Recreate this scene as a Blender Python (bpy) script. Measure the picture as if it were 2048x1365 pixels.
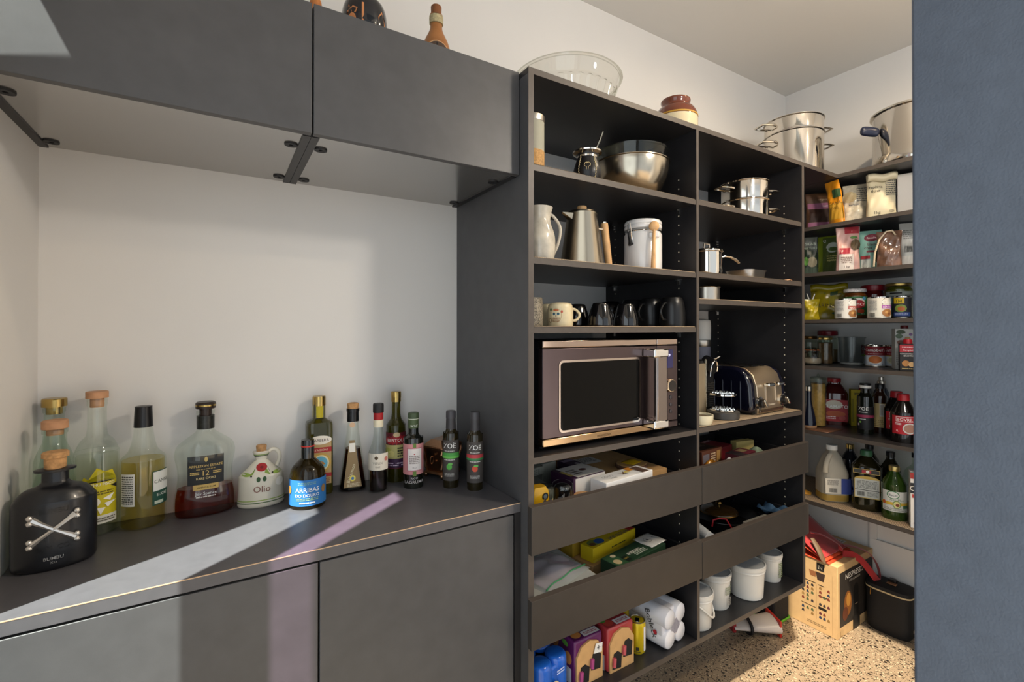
import bpy, math, random
from mathutils import Vector, Matrix
R = math.radians
random.seed(7)
for o in list(bpy.data.objects): bpy.data.objects.remove(o, do_unlink=True)
SC = bpy.context.scene
COL = SC.collection

# ------------------------------------------------------------------ camera
CAM = Vector((-0.16022, -1.43179, 1.40)); YAW = 0.55241; PITCH = 0.005217; FPX = 944.76; CYI = 652.29
_f0 = Vector((math.sin(YAW), math.cos(YAW), 0)); RT = Vector((math.cos(YAW), -math.sin(YAW), 0))
FW = _f0*math.cos(PITCH) + Vector((0, 0, 1))*math.sin(PITCH)
UP = -_f0*math.sin(PITCH) + Vector((0, 0, 1))*math.cos(PITCH)
cd = bpy.data.cameras.new('camera'); cam = bpy.data.objects.new('camera', cd); COL.objects.link(cam)
cam.matrix_world = Matrix(((RT.x, UP.x, -FW.x, CAM.x), (RT.y, UP.y, -FW.y, CAM.y), (RT.z, UP.z, -FW.z, CAM.z), (0, 0, 0, 1)))
cd.sensor_width = 36.0; cd.lens = 36.0*FPX/2048; cd.shift_x = 0; cd.shift_y = -(682.5-CYI)/2048
cd.clip_start = 0.02
cd.dof.use_dof = True; cd.dof.focus_distance = 2.2; cd.dof.aperture_fstop = 11.0
SC.camera = cam

# ------------------------------------------------------------------ daylight, sun and exposure
SC.view_settings.view_transform = 'Standard'; SC.view_settings.look = 'None'
SC.view_settings.exposure = 0.0; SC.view_settings.gamma = 1.0; SC.view_settings.use_curve_mapping = False
w = bpy.data.worlds.new('daylight'); SC.world = w; w.use_nodes = True
bg = w.node_tree.nodes['Background']; bg.inputs[0].default_value = (0.80, 0.90, 1.0, 1); bg.inputs[1].default_value = 0.8
SUN = Vector((0.46, 0.35, -1.0)).normalized()
sl = bpy.data.lights.new('sun', 'SUN'); sl.energy = 24.0; sl.angle = R(0.55); sl.color = (1.0, 0.965, 0.91)
so = bpy.data.objects.new('sun', sl); COL.objects.link(so); so.rotation_euler = SUN.to_track_quat('-Z', 'Y').to_euler()
def area(name, loc, to, sx, sy, power, color):
    l = bpy.data.lights.new(name, 'AREA'); l.shape = 'RECTANGLE'; l.size = sx; l.size_y = sy; l.energy = power; l.color = color
    o = bpy.data.objects.new(name, l); COL.objects.link(o); o.location = loc
    o.rotation_euler = (Vector(to)-Vector(loc)).to_track_quat('-Z', 'Y').to_euler(); return o
# fill light added behind the camera to raise the ambient level
area('rear_fill_light', (0.95, -3.52, 1.35), (0.95, 0, 1.35), 2.9, 2.2, 5, (0.93, 0.96, 1.0))
# fill light added in the left wall's invented opening, for the right shelves
area('side_fill_light', (-0.485, -2.10, 1.25), (1.0, -2.10, 1.25), 2.2, 2.1, 21, (0.90, 0.95, 1.0))
SC.cycles.max_bounces = 8; SC.cycles.transparent_max_bounces = 20; SC.cycles.transmission_bounces = 8
SC.cycles.sample_clamp_indirect = 6.0; SC.cycles.caustics_reflective = False; SC.cycles.caustics_refractive = False
SC.cycles.use_denoising = True

# ------------------------------------------------------------------ picture column -> place on a depth plane (for laying shelves out)
def ray(u, v=CYI): return FW + RT*((u-1024)/FPX) - UP*((v-CYI)/FPX)
def px(u, y): d = ray(u); return CAM.x + d.x*(y-CAM.y)/d.y
def py(u, x): d = ray(u); return CAM.y + d.y*(x-CAM.x)/d.x
def hy(u, v, y): d = ray(u, v); t = (y-CAM.y)/d.y; return CAM.x+d.x*t, CAM.z+d.z*t
def hz(u, v, z): d = ray(u, v); t = (z-CAM.z)/d.z; return CAM.x+d.x*t, CAM.y+d.y*t
def hx(u, v, x): d = ray(u, v); t = (x-CAM.x)/d.x; return CAM.y+d.y*t, CAM.z+d.z*t
def mpp(x, y): return (Vector((x, y, CAM.z))-CAM).dot(FW)/FPX
def face(x, y): return math.atan2(CAM.x-x, y-CAM.y)

# ------------------------------------------------------------------ materials
def lin(h):
    if not isinstance(h, str): return tuple(h)
    h = h.lstrip('#'); out = []
    for i in (0, 2, 4):
        c = int(h[i:i+2], 16)/255; out.append(c/12.92 if c <= 0.04045 else ((c+0.055)/1.055)**2.4)
    return tuple(out)
MATS = {}
def M(name, col='#808080', rough=0.5, metal=0.0, spec=0.5, trans=0.0, ior=1.45, coat=0.0, bump=0.0, bscale=200.0, var=0.0, vscale=8.0, sheen=0.0, alpha=1.0, aniso=0.0):
    key = (name, str(col), rough, metal, trans, bump, var)
    if key in MATS: return MATS[key]
    m = bpy.data.materials.new(name); m.use_nodes = True; nt = m.node_tree; b = nt.nodes['Principled BSDF']
    c = lin(col); b.inputs['Base Color'].default_value = (*c, 1); b.inputs['Roughness'].default_value = rough
    b.inputs['Metallic'].default_value = metal; b.inputs['Specular IOR Level'].default_value = spec
    b.inputs['Transmission Weight'].default_value = trans; b.inputs['IOR'].default_value = ior
    b.inputs['Coat Weight'].default_value = coat; b.inputs['Coat Roughness'].default_value = 0.06
    b.inputs['Sheen Weight'].default_value = sheen; b.inputs['Alpha'].default_value = alpha
    b.inputs['Anisotropic'].default_value = aniso
    if bump or var:
        tc = nt.nodes.new('ShaderNodeTexCoord')
        if bump:
            n = nt.nodes.new('ShaderNodeTexNoise'); n.inputs['Scale'].default_value = bscale; n.inputs['Detail'].default_value = 3
            bp = nt.nodes.new('ShaderNodeBump'); bp.inputs['Strength'].default_value = bump; bp.inputs['Distance'].default_value = 0.002
            nt.links.new(tc.outputs['Object'], n.inputs['Vector']); nt.links.new(n.outputs['Fac'], bp.inputs['Height']); nt.links.new(bp.outputs['Normal'], b.inputs['Normal'])
        if var:
            n2 = nt.nodes.new('ShaderNodeTexNoise'); n2.inputs['Scale'].default_value = vscale; n2.inputs['Detail'].default_value = 4
            rp = nt.nodes.new('ShaderNodeValToRGB')
            rp.color_ramp.elements[0].position = 0.3; rp.color_ramp.elements[1].position = 0.7
            rp.color_ramp.elements[0].color = (*[x*(1-var) for x in c], 1); rp.color_ramp.elements[1].color = (*[min(1, x*(1+var)) for x in c], 1)
            nt.links.new(tc.outputs['Object'], n2.inputs['Vector']); nt.links.new(n2.outputs['Fac'], rp.inputs['Fac']); nt.links.new(rp.outputs['Color'], b.inputs['Base Color'])
    MATS[key] = m; return m
def paper(col): return M('printed_card', col, 0.55)
def plastic(col, r=0.35): return M('plastic', col, r)
def foilm(col, r=0.28): return M('film', col, r, spec=0.6)
def GL(name, tint='#e8efe9', gloss=0.02, ior=1.5, dens=1.0):
    """thin clear glass: tinted see-through with a fresnel sheen"""
    key = ('glass', name, tint, gloss)
    if key in MATS: return MATS[key]
    m = bpy.data.materials.new(name); m.use_nodes = True; nt = m.node_tree
    for n in list(nt.nodes): nt.nodes.remove(n)
    out = nt.nodes.new('ShaderNodeOutputMaterial'); mx = nt.nodes.new('ShaderNodeMixShader')
    tr = nt.nodes.new('ShaderNodeBsdfTransparent'); gs = nt.nodes.new('ShaderNodeBsdfGlossy'); lw_ = nt.nodes.new('ShaderNodeLayerWeight'); pw = nt.nodes.new('ShaderNodeMath'); pw.operation = 'POWER'; fr = nt.nodes.new('ShaderNodeMath'); fr.operation = 'MULTIPLY_ADD'
    tr.inputs[0].default_value = (*lin(tint), 1); gs.inputs['Roughness'].default_value = gloss; gs.inputs[0].default_value = (0.95, 0.97, 0.96, 1)
    f0 = ((ior-1)/(ior+1))**2; pw.inputs[1].default_value = 5.0; fr.inputs[1].default_value = 1-f0; fr.inputs[2].default_value = f0   # Schlick sheen, alike from both sides
    lw_.inputs[0].default_value = 0.5; nt.links.new(lw_.outputs['Facing'], pw.inputs[0]); nt.links.new(pw.outputs[0], fr.inputs[0])
    nt.links.new(fr.outputs[0], mx.inputs[0]); nt.links.new(tr.outputs[0], mx.inputs[1]); nt.links.new(gs.outputs[0], mx.inputs[2]); nt.links.new(mx.outputs[0], out.inputs[0])
    MATS[key] = m; return m

LAM = M('black_laminate', '#242325', 0.38, bump=0.04, bscale=900, var=0.10, vscale=30)      # dark matt board, base darkened for the shaded shelf interiors
LAMT = M('black_drawer_front', '#34302d', 0.42, bump=0.04, bscale=900, var=0.08, vscale=22)
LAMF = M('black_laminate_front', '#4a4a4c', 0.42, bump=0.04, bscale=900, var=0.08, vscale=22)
EDGE = M('laminate_edge_band', '#4b443f', 0.45, var=0.08, vscale=60)
UNDER = M('glossy_grey_underside', '#bab8b5', 0.2, metal=0.95)
STEEL = M('polished_steel', '#d6cfc4', 0.10, metal=1.0)
BRUSH = M('brushed_steel', '#b9b2a6', 0.28, metal=1.0, aniso=0.4)
CHROME = M('chrome', '#e2e0dc', 0.05, metal=1.0)
DKMET = M('dark_steel', '#6f6a66', 0.25, metal=1.0)
BLK = M('black_plastic', '#131315', 0.28)
BLKM = M('matt_black', '#17171a', 0.55)
WHT = M('white_plastic', '#e9e6df', 0.38)
CORK = M('cork', '#b98d5e', 0.85, bump=0.3, bscale=260, var=0.25, vscale=120)
WOOD = M('pale_wood', '#d2a570', 0.5, var=0.12, vscale=30)
KRAFT = M('kraft_card', '#c39a66', 0.75, bump=0.06, bscale=500, var=0.06, vscale=50)
GOLD = M('gold_cap', '#b59a5c', 0.25, metal=1.0)

# ------------------------------------------------------------------ mesh helpers
class B:
    def __init__(s): s.v = []; s.f = []; s.m = []
    def add(s, vs, fs, mi=0):
        o = len(s.v); s.v += [tuple(v) for v in vs]; s.f += [tuple(i+o for i in f) for f in fs]; s.m += [mi]*len(fs); return s
    def box(s, x0, x1, y0, y1, z0, z1, mi=0, mat=None):
        vs = [Vector((x, y, z)) for x in (x0, x1) for y in (y0, y1) for z in (z0, z1)]
        if mat: vs = [mat @ v for v in vs]
        return s.add(vs, [(0, 1, 3, 2), (4, 6, 7, 5), (0, 4, 5, 1), (2, 3, 7, 6), (0, 2, 6, 4), (1, 5, 7, 3)], mi)
    def lathe(s, prof, seg=32, sx=1, sy=1, n=2.0, cx=0, cy=0, mi=0, mat=None, caps=True):
        vs = []
        for r, z in prof:
            for k in range(seg):
                a = 2*math.pi*k/seg; c, d = math.cos(a), math.sin(a)
                if n != 2.0:
                    q = (abs(c)**n+abs(d)**n)**(-1/n); c *= q; d *= q
                v = Vector((cx+r*sx*c, cy+r*sy*d, z)); vs.append(mat @ v if mat else v)
        fs = []
        for i in range(len(prof)-1):
            for k in range(seg):
                a, b = i*seg+k, i*seg+(k+1) % seg; fs.append((a, b, b+seg, a+seg))
        if caps:
            if prof[0][0] > 1e-5: fs.append(tuple(range(seg))[::-1])
            if prof[-1][0] > 1e-5: fs.append(tuple((len(prof)-1)*seg+k for k in range(seg)))
        return s.add(vs, fs, mi)
    def tube(s, path, r, seg=8, closed=False, mi=0, flat=1.0):
        P = [Vector(p) for p in path]; n = len(P); vs = []; rr = r if isinstance(r, (list, tuple)) else [r]*n
        up = None
        for i in range(n):
            if closed: t = P[(i+1) % n]-P[i-1]
            else: t = P[min(i+1, n-1)]-P[max(i-1, 0)]
            t.normalize()
            if up is None: up = Vector((0, 0, 1)) if abs(t.z) < 0.9 else Vector((1, 0, 0))
            a = t.cross(up)
            if a.length < 1e-5: a = t.cross(Vector((0, 1, 0.01)))
            a.normalize(); b = t.cross(a); up = -b if b.dot(up) < 0 else b
            for k in range(seg):
                q = 2*math.pi*k/seg; vs.append(P[i]+a*(rr[i]*math.cos(q))+b*(rr[i]*flat*math.sin(q)))
        fs = []; m = n if closed else n-1
        for i in range(m):
            j = (i+1) % n
            for k in range(seg): l = (k+1) % seg; fs.append((i*seg+k, i*seg+l, j*seg+l, j*seg+k))
        if not closed: fs.append(tuple(range(seg))[::-1]); fs.append(tuple((n-1)*seg+k for k in range(seg)))
        return s.add(vs, fs, mi)
    def prism(s, poly, z0, z1, mi=0, mat=None):
        n = len(poly); vs = [Vector((x, y, z)) for z in (z0, z1) for x, y in poly]
        if mat: vs = [mat @ v for v in vs]
        return s.add(vs, [tuple(range(n))[::-1], tuple(range(n, 2*n))]+[(i, (i+1) % n, (i+1) % n+n, i+n) for i in range(n)], mi)
    def grid(s, F, nu, nv, mi=0, closeu=False):
        vs = [F(i/(nu if closeu else nu), j/nv) for j in range(nv+1) for i in range(nu if closeu else nu+1)]; w_ = nu if closeu else nu+1; fs = []
        for j in range(nv):
            for i in range(nu):
                a = j*w_+i; b = j*w_+(i+1) % w_; fs.append((a, b, b+w_, a+w_))
        return s.add(vs, fs, mi)
    def ball(s, c, r, seg=12, rings=8, sx=1, sy=1, sz=1, mi=0):
        prof = [(max(1e-6, r*math.sin(math.pi*i/rings)), -r*math.cos(math.pi*i/rings)*sz+c[2]) for i in range(rings+1)]
        return s.lathe(prof, seg, sx, sy, cx=c[0], cy=c[1], mi=mi, caps=False)
def obj(name, b, mats, parent=None, smooth=35, bevel=0, bseg=2, loc=None, rot=None, solid=0, sub=0):
    me = bpy.data.meshes.new(name); me.from_pydata(b.v, [], b.f)
    mats = mats if isinstance(mats, (list, tuple)) else [mats]
    for m in mats: me.materials.append(m)
    if len(mats) > 1: me.polygons.foreach_set('material_index', b.m)
    me.update()
    if smooth:
        me.polygons.foreach_set('use_smooth', [True]*len(me.polygons)); me.set_sharp_from_angle(angle=R(smooth))
    o = bpy.data.objects.new(name, me); COL.objects.link(o); o.parent = parent
    if loc: o.location = loc
    if rot: o.rotation_euler = rot
    if solid: md = o.modifiers.new('thick', 'SOLIDIFY'); md.thickness = solid; md.offset = 0
    if bevel: md = o.modifiers.new('bevel', 'BEVEL'); md.width = bevel; md.segments = bseg; md.limit_method = 'ANGLE'; md.angle_limit = R(40)
    if sub: md = o.modifiers.new('sub', 'SUBSURF'); md.levels = sub; md.render_levels = sub
    return o
def tag(o, label, cat, group=None, kind=None):
    o['label'] = label; o['category'] = cat
    if group: o['group'] = group
    if kind: o['kind'] = kind
    return o
def thing(name, label, cat, loc, rz=0, group=None, tilt=(0, 0)):
    o = bpy.data.objects.new(name, None); COL.objects.link(o); o.empty_display_size = 0.05
    o.location = loc; o.rotation_euler = (tilt[0], tilt[1], rz); return tag(o, label, cat, group)
def struct(name, b, mat, parent=None, **k):
    o = obj(name, b, mat, parent, **k)
    if parent is None: o['kind'] = 'structure'
    return o
def bx(name, x0, x1, y0, y1, z0, z1, mat, parent=None, bevel=0, **k):
    return obj(name, B().box(x0, x1, y0, y1, z0, z1), mat, parent, smooth=0 if not bevel else 30, bevel=bevel, **k)

# ------------------------------------------------------------------ flat print on surfaces
def Fcyl(r, sy=1.0): return lambda x, z, o: Vector(((r+o)*math.sin(x/r), -(r*sy+o)*math.cos(x/r), z))
def Fflat(y): return lambda x, z, o: Vector((x, y-o, z))
def Ftop(zt): return lambda x, z, o: Vector((x, z, zt+o))
def Fside(x0): return lambda x, z, o: Vector((x0-o, -x, z))          # face looking to -x, text reads left to right
_tc = {}
def glyphs(s, bold):
    if (s, bold) in _tc: return _tc[(s, bold)]
    cu = bpy.data.curves.new('t', 'FONT'); cu.body = s; cu.size = 1.0; cu.resolution_u = 2; cu.offset = 0.005*min(bold, 1)
    to = bpy.data.objects.new('t', cu); me = bpy.data.meshes.new_from_object(to)
    vs = [(v.co.x, v.co.y) for v in me.vertices]; fs = [tuple(p.vertices) for p in me.polygons]
    bpy.data.objects.remove(to); bpy.data.curves.remove(cu); bpy.data.meshes.remove(me)
    xs = [v[0] for v in vs] or [0, 1]; _tc[(s, bold)] = (vs, fs, min(xs), max(xs)); return _tc[(s, bold)]
def art(parent, F, items, name='label', o0=0.0004, step=0.00022, res=0.004):
    b = B(); mats = []; names = {}
    def mi(c):
        if c not in names: names[c] = len(mats); mats.append(paper(c) if isinstance(c, str) else c)
        return names[c]
    for k, it in enumerate(items):
        o = o0+step*k; t = it[0]
        if t == 'r':
            _, x0, z0, x1, z1, c = it; nx = max(1, int(abs(x1-x0)/res)); nz = max(1, int(abs(z1-z0)/0.02))
            b.grid(lambda u, v: F(x0+(x1-x0)*u, z0+(z1-z0)*v, o), nx, nz, mi(c))
        elif t == 'e':
            _, cx, cz, rx, rz, c = it; rg = max(1, int(rx/0.006)); n = 20
            vs = [F(cx, cz, o)]; fs = []
            for q in range(1, rg+1): vs += [F(cx+rx*q/rg*math.cos(2*math.pi*i/n), cz+rz*q/rg*math.sin(2*math.pi*i/n), o) for i in range(n)]
            fs += [(0, 1+i, 1+(i+1) % n) for i in range(n)]
            for q in range(rg-1): fs += [(1+q*n+i, 1+q*n+n+i, 1+q*n+n+(i+1) % n, 1+q*n+(i+1) % n) for i in range(n)]
            b.add(vs, fs, mi(c))
        elif t == 'p':
            b.add([F(x, z, o) for x, z in it[1]], [tuple(range(len(it[1])))], mi(it[2]))
        elif t == 't':
            _, s, x, z, sz, c = it[:6]; al = it[6] if len(it) > 6 else 'c'; bold = it[7] if len(it) > 7 else 1; ang = it[8] if len(it) > 8 else 0
            vs, fs, a, e = glyphs(s, bold); sh = {'c': -(a+e)/2, 'l': -a, 'r': -e}[al]; ca, sa = math.cos(ang), math.sin(ang); pts = []
            for vx, vz in vs:
                qx, qz = (vx+sh)*sz, vz*sz; pts.append(F(x+qx*ca-qz*sa, z+qx*sa+qz*ca, o))
            b.add(pts, fs, mi(c))
        elif t == 'l':                                                      # fine print rows
            _, x0, z0, x1, z1, n, c = it; rr = random.Random(k*7+n)
            for i in range(n):
                zz = z1-(z1-z0)*(i+0.5)/n; h = abs(z1-z0)/n*0.28; xx = x0
                while xx < x1:
                    l = (x1-x0)*rr.uniform(0.08, 0.22); xe = min(x1, xx+l)
                    b.add([F(xx, zz-h, o), F(xe, zz-h, o), F(xe, zz+h, o), F(xx, zz+h, o)], [(0, 1, 2, 3)], mi(c)); xx = xe+(x1-x0)*0.03
        elif t == 'b':                                                      # bar stripes
            _, x0, z0, x1, z1, c = it; rr = random.Random(3); xx = x0
            while xx < x1:
                l = (x1-x0)*rr.uniform(0.015, 0.05); xe = min(x1, xx+l)
                b.add([F(xx, z0, o), F(xe, z0, o), F(xe, z1, o), F(xx, z1, o)], [(0, 1, 2, 3)], mi(c)); xx = xe+(x1-x0)*rr.uniform(0.015, 0.04)
    return obj(name, b, mats, parent, smooth=0)
def smoothprof(pts, n=6):
    """round a (r,z) profile with catmull-rom"""
    out = []
    for i in range(len(pts)-1):
        p0 = pts[max(i-1, 0)]; p1 = pts[i]; p2 = pts[i+1]; p3 = pts[min(i+2, len(pts)-1)]
        for k in range(n):
            t = k/n; q = []
            for j in (0, 1):
                q.append(0.5*((2*p1[j])+(-p0[j]+p2[j])*t+(2*p0[j]-5*p1[j]+4*p2[j]-p3[j])*t*t+(-p0[j]+3*p1[j]-3*p2[j]+p3[j])*t**3))
            out.append((max(1e-4, q[0]), max(q[1], min(pts[0][1], pts[-1][1]))))
    out.append(pts[-1]); return out
def sp(pts, n=5):
    out = []; P_ = [Vector(p) for p in pts]
    for i in range(len(P_)-1):
        a, b, c, d = P_[max(i-1, 0)], P_[i], P_[i+1], P_[min(i+2, len(P_)-1)]
        for k in range(n):
            t = k/n; out.append(0.5*((2*b)+(c-a)*t+(2*a-5*b+4*c-d)*t*t+(3*b-a-3*c+d)*t**3))
    return out+[P_[-1]]
def rad_at(prof, z):
    for (r0, z0), (r1, z1) in zip(prof, prof[1:]):
        if min(z0, z1) <= z <= max(z0, z1) and z1 != z0: return r0+(r1-r0)*(z-z0)/(z1-z0)
    return prof[-1][0]

# ================================================================== the room
XL, XR, ZC = -0.5027, 2.509, 2.6896
XT, X1A, X1B, X2A, X2B, XF = 0.5063, 1.1688, 1.1812, 1.8244, 1.8411, 2.1193
DT, DU, DB, ZT, ZW = 0.4305, 0.3906, 0.3963, 2.0700, 0.9467
PAINT = M('warm_white_paint', '#dbd9d6', 0.6, bump=0.05, bscale=350, var=0.02, vscale=3)
CEIL = M('ceiling_paint', '#d6d3ce', 0.55, bump=0.04, bscale=350)
def terrazzo():
    m = bpy.data.materials.new('ground_concrete_floor'); m.use_nodes = True; nt = m.node_tree; b = nt.nodes['Principled BSDF']
    tc = nt.nodes.new('ShaderNodeTexCoord'); base = None
    mp = nt.nodes.new('ShaderNodeMapping'); nt.links.new(tc.outputs['Object'], mp.inputs[0])
    nz = nt.nodes.new('ShaderNodeTexNoise'); nz.inputs['Scale'].default_value = 60; nz.inputs['Detail'].default_value = 2
    mxv = nt.nodes.new('ShaderNodeMixRGB'); mxv.blend_type = 'ADD'; mxv.inputs[0].default_value = 0.012
    nt.links.new(mp.outputs[0], nz.inputs['Vector']); nt.links.new(mp.outputs[0], mxv.inputs[1]); nt.links.new(nz.outputs['Color'], mxv.inputs[2])
    last = None
    for sc, th, col, soft in ((62, 0.34, '#241f1b', 0.05), (120, 0.32, '#4f4438', 0.06), (170, 0.40, '#1d1a17', 0.06), (95, 0.30, '#b7a98f', 0.08)):
        v = nt.nodes.new('ShaderNodeTexVoronoi'); v.inputs['Scale'].default_value = sc; v.inputs['Randomness'].default_value = 1.0
        nt.links.new(mxv.outputs[0], v.inputs['Vector'])
        # keep only some of the cells as chips
        sep = nt.nodes.new('ShaderNodeSeparateColor'); nt.links.new(v.outputs['Color'], sep.inputs[0])
        gt = nt.nodes.new('ShaderNodeMath'); gt.operation = 'GREATER_THAN'; gt.inputs[1].default_value = 0.62; nt.links.new(sep.outputs[0], gt.inputs[0])
        lt = nt.nodes.new('ShaderNodeMath'); lt.operation = 'LESS_THAN'; lt.inputs[1].default_value = th; nt.links.new(v.outputs['Distance'], lt.inputs[0])
        mu = nt.nodes.new('ShaderNodeMath'); mu.operation = 'MULTIPLY'; nt.links.new(gt.outputs[0], mu.inputs[0]); nt.links.new(lt.outputs[0], mu.inputs[1])
        mx = nt.nodes.new('ShaderNodeMixRGB'); nt.links.new(mu.outputs[0], mx.inputs[0])
        if last is None: mx.inputs[1].default_value = (*lin('#92806a'), 1)
        else: nt.links.new(last.outputs[0], mx.inputs[1])
        mx.inputs[2].default_value = (*lin(col), 1); last = mx
    nt.links.new(last.outputs[0], b.inputs['Base Color']); b.inputs['Roughness'].default_value = 0.32
    return m
FLOORM = terrazzo()
YF = -3.6
FZ = 0.035
struct('floor', B().box(XL-0.1, XR+0.1, YF-1.2, 0.1, -0.08, FZ), FLOORM, smooth=0)
struct('wall_back', B().box(XL-0.05, XR+0.05, 0, 0.1, 0, ZC), PAINT, smooth=0)
struct('wall_right', B().box(XR, XR+0.1, YF, 0, 0, ZC), PAINT, smooth=0)
# ceiling with an unseen skylight well, shaped to throw the floor's sun patch
SX0, SX1, SY0, SY1 = 0.05, 1.12, -3.20, -0.99
cb = B().box(XL-0.05, SX0, YF, 0, ZC, ZC+0.12).box(SX1, XR+0.05, YF, 0, ZC, ZC+0.12).box(SX0, SX1, SY1, 0, ZC, ZC+0.12).box(SX0, SX1, YF, SY0, ZC, ZC+0.12)
cb.prism([(SX0, -1.245), (0.78, -1.245), (SX1, SY1), (SX0, SY1)], ZC, ZC+0.12)  # corner filled in to keep the sun off the drawers
struct('ceiling', cb, CEIL, smooth=0)
GLZ = GL('window_glass', '#f4f8f6', 0.0, 1.2)
struct('window_3', B().box(SX0, SX1, SY0, SY1, ZC+0.10, ZC+0.106), GL('sun_dimming_glass', '#cdc8bf', 0.0, 1.2), smooth=0)  # tint set to dim the sun reaching the floor
# left wall, its unseen openings shaped to cast the sun stripes
yq = -0.40
def wl(poly): return [(y, z) for y, z in poly]
lw = B(); MT = Matrix(((0, 0, 1, XL-0.04), (1, 0, 0, 0), (0, 1, 0, 0), (0, 0, 0, 1)))
lw.prism([(0, 0), (0, ZC), (-0.395, ZC), (-0.395, 1.815), (-0.40, 1.05), (-0.40, 0)], 0, 0.04, mat=MT)
lw.prism([(-0.395, 1.815), (-0.52, 2.22), (-0.40, 1.05)], 0, 0.04, mat=MT)  # slanted web added to trim the sun stripe on the worktop
lw.prism([(-0.40, 0), (-0.40, 0.25), (-0.64, 0.25), (-0.64, 0)], 0, 0.04, mat=MT)
lw.prism([(-0.395, 2.22), (-0.395, ZC), (-0.64, ZC), (-0.64, 2.22)], 0, 0.04, mat=MT)
lw.prism([(-0.64, 0), (-0.64, ZC), (-0.72, ZC), (-0.72, 0)], 0, 0.04, mat=MT)
lw.prism([(-0.81, 0), (-0.81, ZC), (-1.0, ZC), (-1.0, 0)], 0, 0.04, mat=MT)
lw.prism([(-1.0, 2.35), (-1.0, ZC), (-3.2, ZC), (-3.2, 2.35)], 0, 0.04, mat=MT)
lw.prism([(-1.0, 0), (-1.0, 0.12), (-3.2, 0.12), (-3.2, 0)], 0, 0.04, mat=MT)
lw.prism([(-3.2, 0), (-3.2, ZC), (YF, ZC), (YF, 0)], 0, 0.04, mat=MT)
struct('wall_left', lw, PAINT, smooth=0)
pane = B().prism([(-0.395, 0.25), (-0.395, 2.22), (-0.64, 2.22), (-0.64, 0.25)], 0.015, 0.02, mat=MT)
struct('window_1', pane, GLZ, smooth=0)
struct('window_2', B().prism([(-0.72, 0), (-0.72, ZC), (-0.81, ZC), (-0.81, 0)], 0.015, 0.02, mat=MT), GL('tinted_glass', '#ecdcea', 0.0, 1.2), smooth=0)  # tint turns this sun stripe pink
w4 = struct('added_window_4', B().prism([(-1.0, 0.12), (-1.0, 2.35), (-3.2, 2.35), (-3.2, 0.12)], 0.012, 0.016, mat=MT), GLZ, smooth=0)  # unseen patio window, added to let light onto the right shelves
for ym in (-1.72, -2.46): obj('mullion', B().prism([(ym-0.02, 0.12), (ym-0.02, 2.35), (ym+0.02, 2.35), (ym+0.02, 0.12)], 0.008, 0.03, mat=MT), BLKM, w4, smooth=0)
# wall panelling low on the right wall
struct('trim_1', B().box(XR-0.014, XR, -1.09, -0.395, FZ, 0.395), M('white_trim', '#dcdad6', 0.45), smooth=0, bevel=0.002)
struct('trim_2', B().box(XR-0.014, XR, -0.425, -0.395, 0.395, 0.60), M('white_trim', '#dcdad6', 0.45), smooth=0, bevel=0.002)
# dark door slab standing open beside the camera
DXs = 0.46; dy0 = py(1824, DXs)
dr = struct('door_1', B().box(DXs, DXs+0.04, dy0-0.30, dy0, FZ+0.008, 2.25), M('blue_black_door', '#484f5a', 0.40, bump=0.25, bscale=420, var=0.08, vscale=60), smooth=30, bevel=0.003)

# unseen warm downlights, added to light the right wall and shelves
dl = thing('added_downlight', 'added warm ceiling downlight out of view over the pantry aisle', 'ceiling light', (1.72, -0.95, ZC))
obj('trim_ring', B().lathe([(0.045, -0.001), (0.047, -0.006), (0.058, -0.004), (0.06, 0.0)], 32), WHT, dl)
obj('lamp_lens', B().lathe([(1e-4, -0.002), (0.045, -0.002)], 24), M('frosted_lens', '#fff3df', 0.4), dl)
def lamp(name, loc, power, size, col, parent=None, spread=170):
    l = bpy.data.lights.new(name, 'AREA'); l.shape = 'DISK'; l.size = size; l.energy = power; l.color = col; l.spread = R(spread)
    o = bpy.data.objects.new(name, l); COL.objects.link(o); o.location = loc; o.parent = parent; return o
lamp('added_downlight_lamp', (0, 0, -0.012), 11, 0.09, (1.0, 0.80, 0.56), dl)
dl2 = thing('added_downlight', 'added warm ceiling downlight out of view behind the open door', 'ceiling light', (1.75, -2.05, ZC))  # second lamp, added to brighten the rear of the room
obj('trim_ring', B().lathe([(0.045, -0.001), (0.047, -0.006), (0.058, -0.004), (0.06, 0.0)], 32), WHT, dl2)
obj('lamp_lens', B().lathe([(1e-4, -0.002), (0.045, -0.002)], 24), M('frosted_lens', '#fff3df', 0.4), dl2)
lamp('added_downlight_lamp', (0, 0, -0.012), 20, 0.09, (1.0, 0.80, 0.56), dl2)

# opal globe pendant over the aisle
gl = thing('globe_pendant', 'lit opal glass globe pendant hanging from the pantry ceiling', 'pendant lamp', (1.20, -1.48, ZC))
obj('canopy', B().lathe([(0.05, 0), (0.05, -0.012), (0.01, -0.02)], 28), BRUSH, gl); obj('stem', B().tube([(0, 0, -0.02), (0, 0, -0.44)], 0.004, 10), BRUSH, gl)
OPAL = bpy.data.materials.new('lit_opal_glass'); OPAL.use_nodes = True; _e = OPAL.node_tree.nodes['Principled BSDF']; _e.inputs['Emission Color'].default_value = (1.0, 0.91, 0.80, 1); _e.inputs['Emission Strength'].default_value = 200.0
obj('opal_globe', B().ball((0, 0, -0.49), 0.06, 16, 10), OPAL, gl)

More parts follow.
